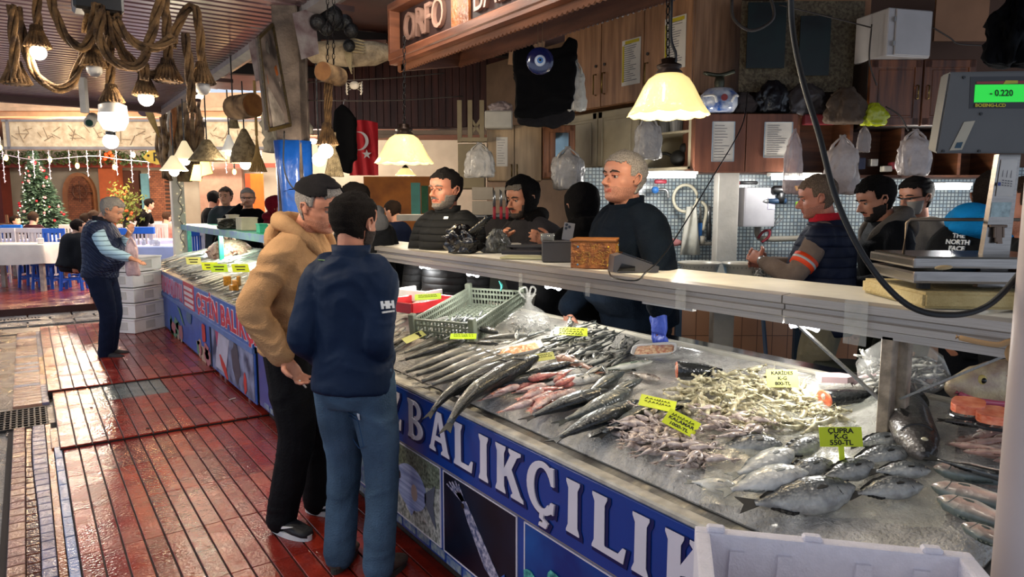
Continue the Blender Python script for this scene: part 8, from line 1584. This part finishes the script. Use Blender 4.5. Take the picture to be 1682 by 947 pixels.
def restaurant():
 crm=M('fascia_cream','#d2b48c',.8,sc=9,col2='#e6cfa8',bump=.6,bsc=30);h=12.6
 o,w,hh=rect(5,196,285,248,h);th=thing('fascia_board','long cream plaster fascia over the restaurant entrance with worn relief','fascia',o,SR);o,w,hh=rect(5,196,480,246,h);th.location=o;b=B();b.box((0,.05,hh/2),(w,.1,hh));b.build('board',crm,th)
 b=B()
 for p,s in(((0,-.01,.03),(w,.03,.05)),((0,-.01,hh-.02),(w,.03,.04)),((-w/2+.1,-.01,hh/2),(.05,.03,hh))):b.box(p,s)
 rr=random.Random(12);b.build('border',M('fascia_grey','#8a8480',.7),th);b=B()
 for k in range(60):x=rr.uniform(-w*.47,w*.47);z=rr.uniform(.12,hh-.15);L=rr.uniform(.04,.12);a_=rr.uniform(0,PI);b.bar((x-L*math.cos(a_),-.004,z-L*math.sin(a_)),(x+L*math.cos(a_),-.004,z+L*math.sin(a_)),.015,.01)
 b.build('relief',M('relief_tan','#9a8468',.8),th)
 o,w,hh=rect(0,168,480,196,h+.1);b=B();b.box((0,.4,hh/2+.02),(w*1.3,1.0,.06));b.box((0,.1,hh*.9),(w*1.3,.1,hh*1.4));o2=b.build('trim_canopy',M('canopy_peach','#d9b088',.7));o2.location=o;o2.rotation_euler=(0,0,SR);tag(o2,kind='structure')
 b=B();b.box((0,3.6,0),(26,9.5,.1));o2=b.build('ceiling_restaurant',M('rest_ceiling','#6b4632',.8));c=G(-6,14.0);o2.location=(c.x,c.y,3.55);o2.rotation_euler=(0,0,SR);tag(o2,kind='structure')
 h=21.0;wl=M('rest_wall','#8f8878',.8,var=.1,sc=2)
 b=B();b.box((0,.1,1.8),(26,.2,3.7));o2=b.build('wall_restaurant',wl);c=G(-6,h);o2.location=(c.x,c.y,0);o2.rotation_euler=(0,0,SR);tag(o2,kind='structure')
 brick=M('brick_warm','#7a4a30',.7);N,L,bs=nodes(brick);br=N.new('ShaderNodeTexBrick');br.inputs['Scale'].default_value=4.5;br.inputs['Color1'].default_value=(*lin('#8a5638'),1);br.inputs['Color2'].default_value=(*lin('#6b3e28'),1);br.inputs['Mortar'].default_value=(*lin('#3a2820'),1)
 tc=N.new('ShaderNodeTexCoord');sp=N.new('ShaderNodeSeparateXYZ');cb=N.new('ShaderNodeCombineXYZ');L.new(tc.outputs['Object'],sp.inputs[0]);L.new(sp.outputs[0],cb.inputs[0]);L.new(sp.outputs[2],cb.inputs[1]);L.new(cb.outputs[0],br.inputs[0]);L.new(br.outputs[0],bs.inputs['Base Color'])
 def slab(x0,y0,x1,y1,hh_,m,name,label,cat,dep=.15,arch=False):
  o,w,q=rect(x0,y0,x1,y1,hh_);b=B()
  if arch:b.prism([(-w/2,0),(w/2,0),(w/2,q*.6)]+[(w/2*math.cos(a),q*.6+q*.4*math.sin(a))for a in[PI*k/12 for k in range(1,12)]]+[(-w/2,q*.6)],-dep,0,u=(1,0,0),w=(0,0,1))
  else:b.box((0,0,q/2),(w,dep,q))
  o2=b.build(name,m,None);o2.location=o;o2.rotation_euler=(0,0,SR);return tag(o2,label,cat)
 slab(103,283,157,372,h-.12,M('arch_tan','#9a6a48',.7),'arch_surround','tan arch surround around the brick niche behind the ship wheel','arch',.1,True);slab(112,289,150,372,h-.28,brick,'brick_niche','brick infill of the arch behind the ship wheel','wall panel',.1,True)
 slab(170,255,197,372,h-.4,M('pillar_orange','#9c4f2a',.7),'pillar','wide orange-brown pillar right of the brick arch','pillar',.4);slab(-15,262,11,372,h-.4,M('pillar_maroon','#5e2216',.6),'pillar','dark red-brown pillar at the left edge','pillar',.4)
 slab(235,285,249,372,h-.2,M('door_teal','#5d8e98',.6),'shutter_door','narrow teal door leaf at the back of the restaurant','door');slab(205,280,232,372,h-.1,M('door_brown','#4a2a1e',.6),'panel','dark brown panel between the orange pillar and the teal door','panel');slab(251,280,276,372,h-.15,brick,'brick_pillar','brick pillar behind the cream post, lit orange','pillar',.3)
 slab(-10,268,470,275,h-.8,M('beam_redbrown','#7a3320',.6),'beam','long red-brown beam across the restaurant front','beam',.1)
 slab(330,262,400,372,h-.3,M('wall_tan','#8a6a58',.8),'wall_panel','tan wall panel seen behind the two seated people','panel');slab(413,285,434,372,14.,M('orange_banner','#d9661a',.6),'banner','orange fabric banner left of the dark red hooded person','banner',.03);slab(404,285,414,345,14.2,M('orange_red','#c9431c',.6),'banner','orange-red fabric strip beside the orange banner','banner',.03)
 slab(600,290,720,400,11.,M('orange_wall','#a05a22',.7,sc=3,col2='#c9762c'),'wall_panel','orange lit wall glimpsed under the small pendant lamp','panel');slab(676,300,690,352,10.0,M('teal_column','#3f8a7c',.5),'column','teal column left of the bearded man','column',.1);slab(693,305,703,350,9.8,M('green_bush','#2f5a3c',.8,sc=30,bump=1),'bush','green bush behind the bearded man','bush',.1)
 slab(655,352,705,362,7.6,M('counter_white','#b9b3a6',.5),'shelf_end','white shelf end left of the bearded man','shelf',.3)
 t=thing('ship_wheel','wooden ship wheel hung in the brick arch','wheel',W(131,315,h-.5),SR);b=B();wdm=M('wheel_wood','#4a2a18',.6)
 b.tube([(.20*math.cos(a),0,.20*math.sin(a))for a in[2*PI*k/28 for k in range(29)]],.02,6);b.build('rim',wdm,t,smooth=True)
 for k in range(4):a=PI*k/4;b=B();b.cyl((-.31*math.cos(a),0,-.31*math.sin(a)),(.31*math.cos(a),0,.31*math.sin(a)),.014);b.build('spoke',wdm,t)
 b=B();b.cyl((0,-.03,0),(0,.03,0),.05,n=14);b.build('hub',wdm,t)
 rr=random.Random(21);leaf=M('garland_green','#27381c',.8,sc=6,col2='#4a5c2a',var=.4)
 b=B()
 o,w,hh=rect(-10,250,300,268,h-1.2)
 for k in range(900):
  p=Vector((rr.uniform(-.5,.5)*w,rr.uniform(-.15,.15),rr.uniform(-.1,1.1)*hh));a=Vector((rr.uniform(-1,1),rr.uniform(-1,1),rr.uniform(-1,1))).normalized()*.07;c=a.cross(Vector((rr.uniform(-1,1),rr.uniform(-1,1),1))).normalized()*.03;b.f([b.v(p-a),b.v(p+c),b.v(p+a),b.v(p-c)])
 o2=b.build('garland',leaf,None);o2.location=o;o2.rotation_euler=(0,0,SR);tag(o2,'long dark green leafy garland over the restaurant front','garland',kind='stuff')
 t=thing('christmas_tree','tall green christmas tree with red baubles in the restaurant','tree',Lp(78,17.5,.1),SR);b=B();Ht=2.75
 for k in range(5600):
  z=rr.random()**.8*Ht;r=.80*(1-z/Ht)+.05;a=rr.uniform(0,2*PI);q=r*rr.uniform(.6,1.0);p=Vector((q*math.cos(a)-.28*(z/Ht),q*math.sin(a),z+.1));d=Vector((math.cos(a),math.sin(a),rr.uniform(-.5,.3))).normalized()*.075;c=Vector((-math.sin(a),math.cos(a),rr.uniform(-.5,.5))).normalized()*.028;b.f([b.v(p-d),b.v(p+c),b.v(p+d),b.v(p-c)])
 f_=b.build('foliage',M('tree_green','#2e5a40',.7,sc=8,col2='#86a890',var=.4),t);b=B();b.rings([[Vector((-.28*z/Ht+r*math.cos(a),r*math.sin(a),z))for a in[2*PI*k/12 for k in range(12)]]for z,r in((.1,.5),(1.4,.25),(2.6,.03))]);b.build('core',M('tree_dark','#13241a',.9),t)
 for k in range(44):
  z=rr.random()**.8*Ht*.95;r=.82*(1-z/Ht)+.06;a=rr.uniform(PI,2*PI);c=Vector((r*math.cos(a)-.28*(z/Ht),r*math.sin(a),z+.1));b=B();b.ball(c,rr.uniform(.025,.042),8,6);b.build('bauble',M('bauble_red','#b2222e',.2,coat=.5)if k%3 else M('bauble_pink','#c98a8e',.2,coat=.5),t,smooth=True)
 b=B()
 for k in range(90):z=rr.random()*Ht;r=.83*(1-z/Ht)+.05;a=rr.uniform(PI,2*PI);b.ball((r*math.cos(a)-.28*(z/Ht),r*math.sin(a),z+.1),.016,5,4)
 o2=b.build('fairy_lights',M('fairy_white','#e8dccb',.3,emit=2.5),t);o2['kind']='stuff'
 b=B();b.rings([[Vector((-.03+r*math.cos(a),r*math.sin(a),z))for a in[2*PI*k/12 for k in range(12)]]for z,r in((0,.15),(.15,.15))]);b.build('stand',M('black_plastic','#0c0c0d'),t)
 wb=M('filament','#ffcf7a',.3,emit=14,ecol='#ffb24a')
 for i,(px,py,hh_)in enumerate(((10,259,15),(82,262,15.5),(127,272,15),(188,274,15.2),(219,254,15),(385,282,15),(0,242,14.5))):
  t=thing('filament_bulb','amber filament bulb hanging over the restaurant terrace, '+('second from the left edge','above the christmas tree','in front of the brick arch','beside the orange pillar','left of the yellow fish sign','over the two seated people','nearest the left edge')[i],'lamp',W(px,py,hh_),0);b=B();b.ball((0,0,0),(.04,.04,.06),12,8);b.build('bulb',wb,t,smooth=True);b=B();b.cyl((0,0,.06),(0,0,.22),.02);b.build('socket',M('black_plastic','#0c0c0d'),t);light('filament',W(px,py+6,hh_),60,(1,.62,.28),.08)
 ic=M('icicle_white','#cfc3cf',.4,emit=.6)
 for i,(px,y1)in enumerate(((8,300),(33,288),(57,290),(83,295),(115,280),(145,290),(166,275),(193,288),(218,300),(245,293),(350,280),(372,285),(430,285))):
  t=thing('icicle_lights','vertical string of tiny white icicle lights over the restaurant front','lights',W(px,y1,14.0),0,'icicle light strings');b=B();L_=W(px,246,14.).z-W(px,y1,14.).z;b.cyl((0,0,0),(0,0,L_),.005,n=6)
  for k in range(int(L_/.07)):b.ball((.012*(-1)**k,0,k*.07+.03),.011,6,4)
  b.build('string',ic,t)
 b=B();b.tube(spline([W(0,252,14),W(60,262,14),W(150,256,14),W(200,262,14),W(300,270,14)]),.006,5);tag(b.build('light_cable',ic,None),'white cable swagged between the icicle light strings','cable')
 ym=M('fish_sign_yellow','#d8b243',.6)
 o,w,hh=rect(236,246,282,270,12.2);t=thing('fish_sign','yellow cut-out fish sign with letters hanging left of the cream post','sign',o,SR);b=B();b.prism([(-w/2,hh*.5),(-w*.3,hh*.9),(0,hh),(w/2,hh*.9),(w/2,hh*.1),(0,0),(-w*.3,hh*.15)],0,.03,u=(1,0,0),w=(0,0,1));b.build('board',ym,t)
 text('RE',hh*.85,M('sign_dark','#2a1d12',.7),basis((.10*w,-.035,hh*.48),(1,0,0),(0,0,1)),'lettering',t,.002,.002,world=False);b=B();b.cyl((-w*.3,-.034,hh*.6),(-w*.3,-.03,hh*.6),hh*.09,n=12);b.build('eye',M('sign_dark','#2a1d12'),t)
 for i,(x0,y0,x1,y1,a)in enumerate(((312,268,330,298,.35),(330,262,350,288,-.3))):o,w,hh=rect(x0,y0,x1,y1,7.2);b=B();b.prism([(-w/2,0),(w/2,hh*.08),(w*.4,hh),(-w*.35,hh*.9)],0,.01,u=(1,0,0),w=(0,0,1));o2=b.build('paper_flag',M('paper_yellow','#cdae52',.7),None);o2.location=o;o2.rotation_euler=(0,a*.5,SR);tag(o2,('left','right')[i]+' one of two yellow paper cut-outs under the straw shade','paper flag')
 t=thing('orange_sign','orange carved ornament above the orange pillar','ornament',W(178,256,h-1.5),SR);b=B()
 for k in range(7):b.ball((.1*math.cos(k),0,.09*math.sin(k*1.7)),.05,8,6)
 b.build('ornament',M('orn_orange','#d8531c',.6,emit=.3),t,smooth=True)
 for i,(x,y)in enumerate(((-7.6,13.4),(-4.5,13.6),(-7,16.5),(-3.8,16.8),(-10,16),(-8.8,19.3),(-5.4,19.3),(-1.5,15.5),(-7.6,11.3),(-5.0,11.3))):  # unseen lamps added to lift the restaurant; last two brighten the fascia
  c=G(x,y,3.3);t=thing('added_ceiling_lamp','added unseen ceiling lamp above the fascia, brightening the restaurant','lamp',c,0,'added restaurant ceiling lamps');b=B();b.ball((0,0,.02),(.14,.14,.07),16,8);b.build('shade',bulbmat('added_lamp_glow',8,'#ffe0b0'),t,smooth=True);light('restaurant_fill',c-Vector((0,0,.16)),300 if i<8 else 70,(1,.86,.72),.14)
 wh=M('chair_white','#bfbdc4',.5,var=.05);bl=M('chair_blue','#1551b4',.5,var=.08)
 def make_chair(nm,label,m,m2,h=1.06):
  t=thing(nm,label,'chair',(0,0,0),0);w=.40;b=B();b.box((0,0,.45),(w,.40,.03),.005);b.build('seat',m2,t)
  for x in(-1,1):
   b=B();b.box((x*(w/2-.02),.18,.22),(.035,.035,.44));b.build('leg',m,t);b=B();b.bar((x*(w/2-.02),-.18,0),(x*(w/2-.02),-.22,h),.035,.03);b.build('leg',m,t)
  b=B();b.box((0,-.218,h-.03),(w,.025,.09),.006);b.box((0,-.20,.58),(w-.04,.02,.04))
  for k in range(5):b.box((-w/2+.06+k*.07,-.21,.80),(.035,.014,.46))
  b.build('backrest',m,t);b=B()
  for x in(-1,1):b.box((x*(w/2-.02),0,.18),(.02,.36,.025))
  b.build('stretcher',m,t);return t
 c0=make_chair('restaurant_chair','white slat-backed wooden chair at the restaurant tables',wh,wh);c1=make_chair('restaurant_chair','blue slat-backed wooden chair at the restaurant tables',bl,bl)
 GR=('white chairs at the restaurant tables','blue chairs at the restaurant tables');c0['group']=GR[0];c1['group']=GR[1];used=[False,False]
 clo=M('cloth_lilac','#a3b0dc',.8,var=.06);clw=M('cloth_white_table','#c2bdb4',.8,var=.05,bump=.3);leg=M('table_leg','#8b8078',.6,sc=10,col2='#a89b8d')
 def table(px,h_,w,d,label,cm,hz=.78,a=0.):
  p=Lp(px,h_,.1);t=thing('dining_table',label,'table',p,SR+a)
  b=B();b.box((0,0,hz-.02),(w,d,.04));b.build('tabletop',leg,t)
  for x in(-1,1):
   for y in(-1,1):b=B();b.box((x*(w/2-.07),y*(d/2-.07),(hz-.04)/2),(.07,.07,hz-.04));b.build('leg',leg,t)
  b=B();rs=[];n=48
  for k,(g,z)in enumerate(((.0,hz+.004),(1.0,hz+.004),(1.01,hz-.01),(1.04,hz-.2),(1.06,hz-.32))):
   rs.append([Vector(((w/2*g)*max(-1,min(1,1.42*math.cos(q)))*(1+(.02*math.sin(9*q)if k>2 else 0)),(d/2*g)*max(-1,min(1,1.42*math.sin(q)))*(1+(.02*math.sin(7*q)if k>2 else 0)),z+(.03*abs(math.cos(2*q))if k==4 else 0)*-1))for q in[2*PI*j/n for j in range(n)]])
  rs[0]=[v*1.0+Vector((0,0,0))for v in[Vector((x.x*.02 if False else 0.001*math.cos(2*PI*i/n),.001*math.sin(2*PI*i/n),hz+.004))for i,x in enumerate(rs[1])]]
  b.rings(rs,cap=False);o3=b.build('tablecloth',cm,None,smooth=True);o3.location=p;o3.rotation_euler=(0,0,SR+a);tag(o3,'cloth over the '+label,'tablecloth');return t
 T_=[(28,12.6,1.25,.85,'near restaurant table with rough grey legs and a white cloth',clw,.82,.06),(262,12.3,1.0,.8,'table with a lilac cloth right of the grey-haired man',clo,.80,0),(52,14.6,1.5,.8,'long table with a pale lilac cloth behind the near white table',clo,.80,0),(330,13.2,.9,.8,'lilac table behind the cream post',clo,.80,0),(30,16.8,1.5,.8,'far lilac table at the left under the maroon guest',clo,.78,0),(150,16.6,1.0,.8,'far lilac table right of the christmas tree',clo,.78,0),(258,15.0,1.1,.8,'lilac table in front of the waiter',clo,.78,0),(240,17.5,1.2,.8,'farthest lilac table near the teal door',clo,.78,0)]
 for q in T_:table(*q)
 seats=[(14,13.5,0,.1),(50,13.6,0,0),(95,13.4,1,.1),(72,13.5,0,0),(212,13.3,0,0),(238,13.4,0,.1),(300,12.0,1,1.4),(310,12.9,0,.2),(330,12.3,0,-.2),(20,15.6,0,0),(62,15.7,0,0),(100,15.4,0,3.2),(108,14.4,0,1.5),(5,15.6,1,0),(124,15.9,0,0),(165,15.7,0,0),(228,15.9,0,3.1),(250,15.9,0,3.0),(285,15.6,1,1.5),(212,16.6,0,0),(238,16.6,0,0),(262,16.6,0,0),(20,17.8,0,3.1),(45,17.8,0,3.1),(215,18.5,0,3.1),(245,18.5,0,3.1),(272,18.3,0,3.1)]
 for px,h_,k,a in seats:
  p=Lp(px,h_,.1)
  if not used[k]:o_=(c0,c1)[k];o_.location=p;o_.rotation_euler=(0,0,SR+a);used[k]=True
  else:dup((c0,c1)[k],p,SR+a,group=GR[k])
 def stool(px,h_,a,first=None):
  if first:return dup(first,Lp(px,h_,.1),SR+a)
  t=thing('stool','bright blue wooden stool under the restaurant tables','stool',Lp(px,h_,.1),SR+a,'blue stools under the tables');b=B();b.box((0,0,.44),(.36,.36,.035),.006);b.build('seat',bl,t)
  for x in(-1,1):
   for y in(-1,1):b=B();b.bar((x*.17,y*.17,0),(x*.14,y*.14,.43),.04,.04);b.build('leg',bl,t)
  b=B()
  for s in(-1,1):b.box((0,s*.155,.2),(.3,.02,.03));b.box((s*.155,0,.15),(.02,.3,.03))
  b.build('stretcher',bl,t);return t
 s0=stool(68,12.7,.1);[stool(px,h_,a,s0)for px,h_,a in((112,12.5,.3),(100,13.0,0),(45,13.0,.2))]
 for i,(px,py,h_,c,lb)in enumerate(((0,376,14.4,'#1268c8','bright blue folded bench cushion at the left edge'),(20,374,14.3,'#1268c8','bright blue cushion beside another at the left edge'),(195,380,13.0,'#1b5fc0','bright blue chair cushion left of the phone holder hand'),(236,378,12.9,'#1b5fc0','wide blue panel behind the glasses on the lilac table'))):
  b=B();b.box((0,0,0),(.40,.06,.13),.02,seg=2);o2=b.build('cushion',M('cushion_'+c.strip('#'),c,.6),None);o2.location=W(px,py,h_);o2.rotation_euler=(0,0,SR);tag(o2,lb,'cushion')
 gl=M('glass_clear','#c9ced0',.05,trans=.85,alpha=.6);g0=None
 for px,h_ in((250,12.2),(256,12.2),(245,12.35),(232,12.4),(28,14.5),(34,14.5),(60,14.6),(66,14.6)):
  p=Lp(px,h_,.905)
  if g0 is None:
   b=B();b.lathe([(0,0),(.03,0),(.037,.10),(.034,.10),(.028,.005),(0,.005)],14);g0=b.build('drinking_glass',gl,None,smooth=True);g0.location=p;tag(g0,'clear drinking glass set on a restaurant table','glass','glasses on the tables')
  else:c=g0.copy();C.objects.link(c);c.location=p
 b=B();b.box((0,0,.05),(.10,.10,.1),.01);o2=b.build('napkin_box',M('napkin_white','#c9c4c0',.6),None);o2.location=Lp(62,12.5,.925);tag(o2,'small white box standing on the near white tablecloth','box')
 t=thing('picket_fence','small tan picket fence at the back left of the restaurant','fence',Lp(25,18.5,.85),SR);b=B();b.box((0,0,.25),(1.0,.03,.06));b.build('rail',M('fence_tan','#a07a58',.7),t)
 for k in range(5):b=B();b.box((-.5+.25*k,0,.25),(.06,.03,.5));b.build('picket',M('fence_tan','#a07a58'),t)
 t=thing('flower_arrangement','orange and green flower arrangement on a stand beside the waiter','flowers',Lp(205,15.6,.1),SR);b=B()
 for k in range(500):p=Vector((rr.gauss(0,.16),rr.gauss(0,.1),1.45+rr.gauss(0,.22)));d=Vector((rr.uniform(-1,1),rr.uniform(-1,1),rr.uniform(-1,1))).normalized();c=d.cross(Vector((0,1,.3))).normalized()*.018;d*=.05;b.f([b.v(p-d),b.v(p+c),b.v(p+d),b.v(p-c)])
 b.build('leaves',M('flower_green','#4a6030',.8,sc=8,col2='#6f7a3a'),t)
 for k in range(16):b=B();b.ball((rr.gauss(0,.14),-.1,1.45+rr.gauss(0,.2)),.03,8,6);b.build('flower',M('flower_orange','#d8552a',.6),t)
 b=B();b.cyl((0,0,0),(0,0,1.3),.05,.07);b.build('stand',M('black_plastic','#0c0c0d'),t)
 fm=M('foam_far','#e2deda',.75,sc=5,var=.1);cs=Vector((1.10,9.93));az=math.radians(-50);z=.034
 for k,lb in enumerate(('lowest polystyrene fish box of the stack beside the grey-haired man','second polystyrene fish box from the bottom of that stack','middle polystyrene fish box of the stack','fourth polystyrene fish box up in the stack','topmost polystyrene fish box of the stack, beside the far counter')):
  t=thing('foam_box',lb,'box',(cs.x+.01*(k%2),cs.y,z),az+.02*(k%3),'stacked polystyrene boxes');b=B();b.box((0,0,.09),(.34,.50,.175),.012,seg=2);b.build('box',fm,t);b=B()
  b.box((0,0,.17),(.36,.52,.02),.005)
  b.build('lid_rim',fm,t)
  for q,d_ in(((.172,0,.09),(.008,.16,.10)),((-.172,0,.09),(.008,.16,.10)),((0,.252,.09),(.12,.008,.10)),((0,-.252,.09),(.12,.008,.10))):b=B();b.box(q,d_,.003);b.build('grip_recess',M('foam_recess','#c2beb8',.8),t)
  z+=.19
 carrier(205,385,228,452,7.1,'pale pink plastic bag hanging from the hand of the grey-haired man','#c9a9aa',12,.9)
 for i,(x,y,w,d,hh_,c,lb)in enumerate(((2.05,9.2,.16,.22,.12,'#a39c86','cream box on the far teal shelf, left of the group'),(2.1,9.1,.12,.16,.05,'#b3ad98','small lid on the cream box on the far teal shelf'),(2.08,8.35,.18,.26,.15,'#a8a490','pale cream carton in the middle of the far teal shelf'),(2.0,7.4,.10,.12,.10,'#2f9d7e','green box on the far teal shelf next to the stacked trays'),(2.1,7.15,.2,.3,.05,'#8a8478','grey tray lowest of the pile on the far teal shelf'),(2.12,7.13,.2,.3,.05,'#99927f','grey tray second of the pile on the far teal shelf'))):
  b=B();b.box((0,0,hh_/2),(w,d,hh_),.006);b.box((0,0,hh_-.008),(w+.01,d+.01,.012));o2=b.build('carton',M('carton_'+c.strip('#'),c,.6),None);o2.location=(x,y,1.326+(.12 if i==1 else(.05 if i==5 else 0)));tag(o2,lb,'box')
 b=bag_mesh(.24,.18,.12,4,amp=.3);o2=b.build('dark_bag',M('bag_dark','#23241f',.4,bump=1,bsc=16),None,smooth=True);o2.location=(2.0,8.9,1.326);tag(o2,'crumpled dark bag on the far teal shelf','bag')
ground();counters();far_counter();seafood();kitchen();shelf_items();roofs();lamps();restaurant();crowd()
w=bpy.data.worlds.new('sky');bpy.context.scene.world=w;w.use_nodes=True;bg=w.node_tree.nodes['Background'];bg.inputs[0].default_value=(.72,.82,1,1);bg.inputs[1].default_value=.9
cam=bpy.data.cameras.new('camera');co=bpy.data.objects.new('camera',cam);C.objects.link(co);cam.sensor_width=36;cam.lens=36*F/1682;cam.clip_start=.05
co.location=(0,0,EYE);co.rotation_euler=(PI/2-PIT,0,-YAW);bpy.context.scene.camera=co
vs=bpy.context.scene.view_settings;vs.view_transform='Standard';vs.look='None';vs.gamma=1;vs.use_curve_mapping=False;vs.exposure=.18
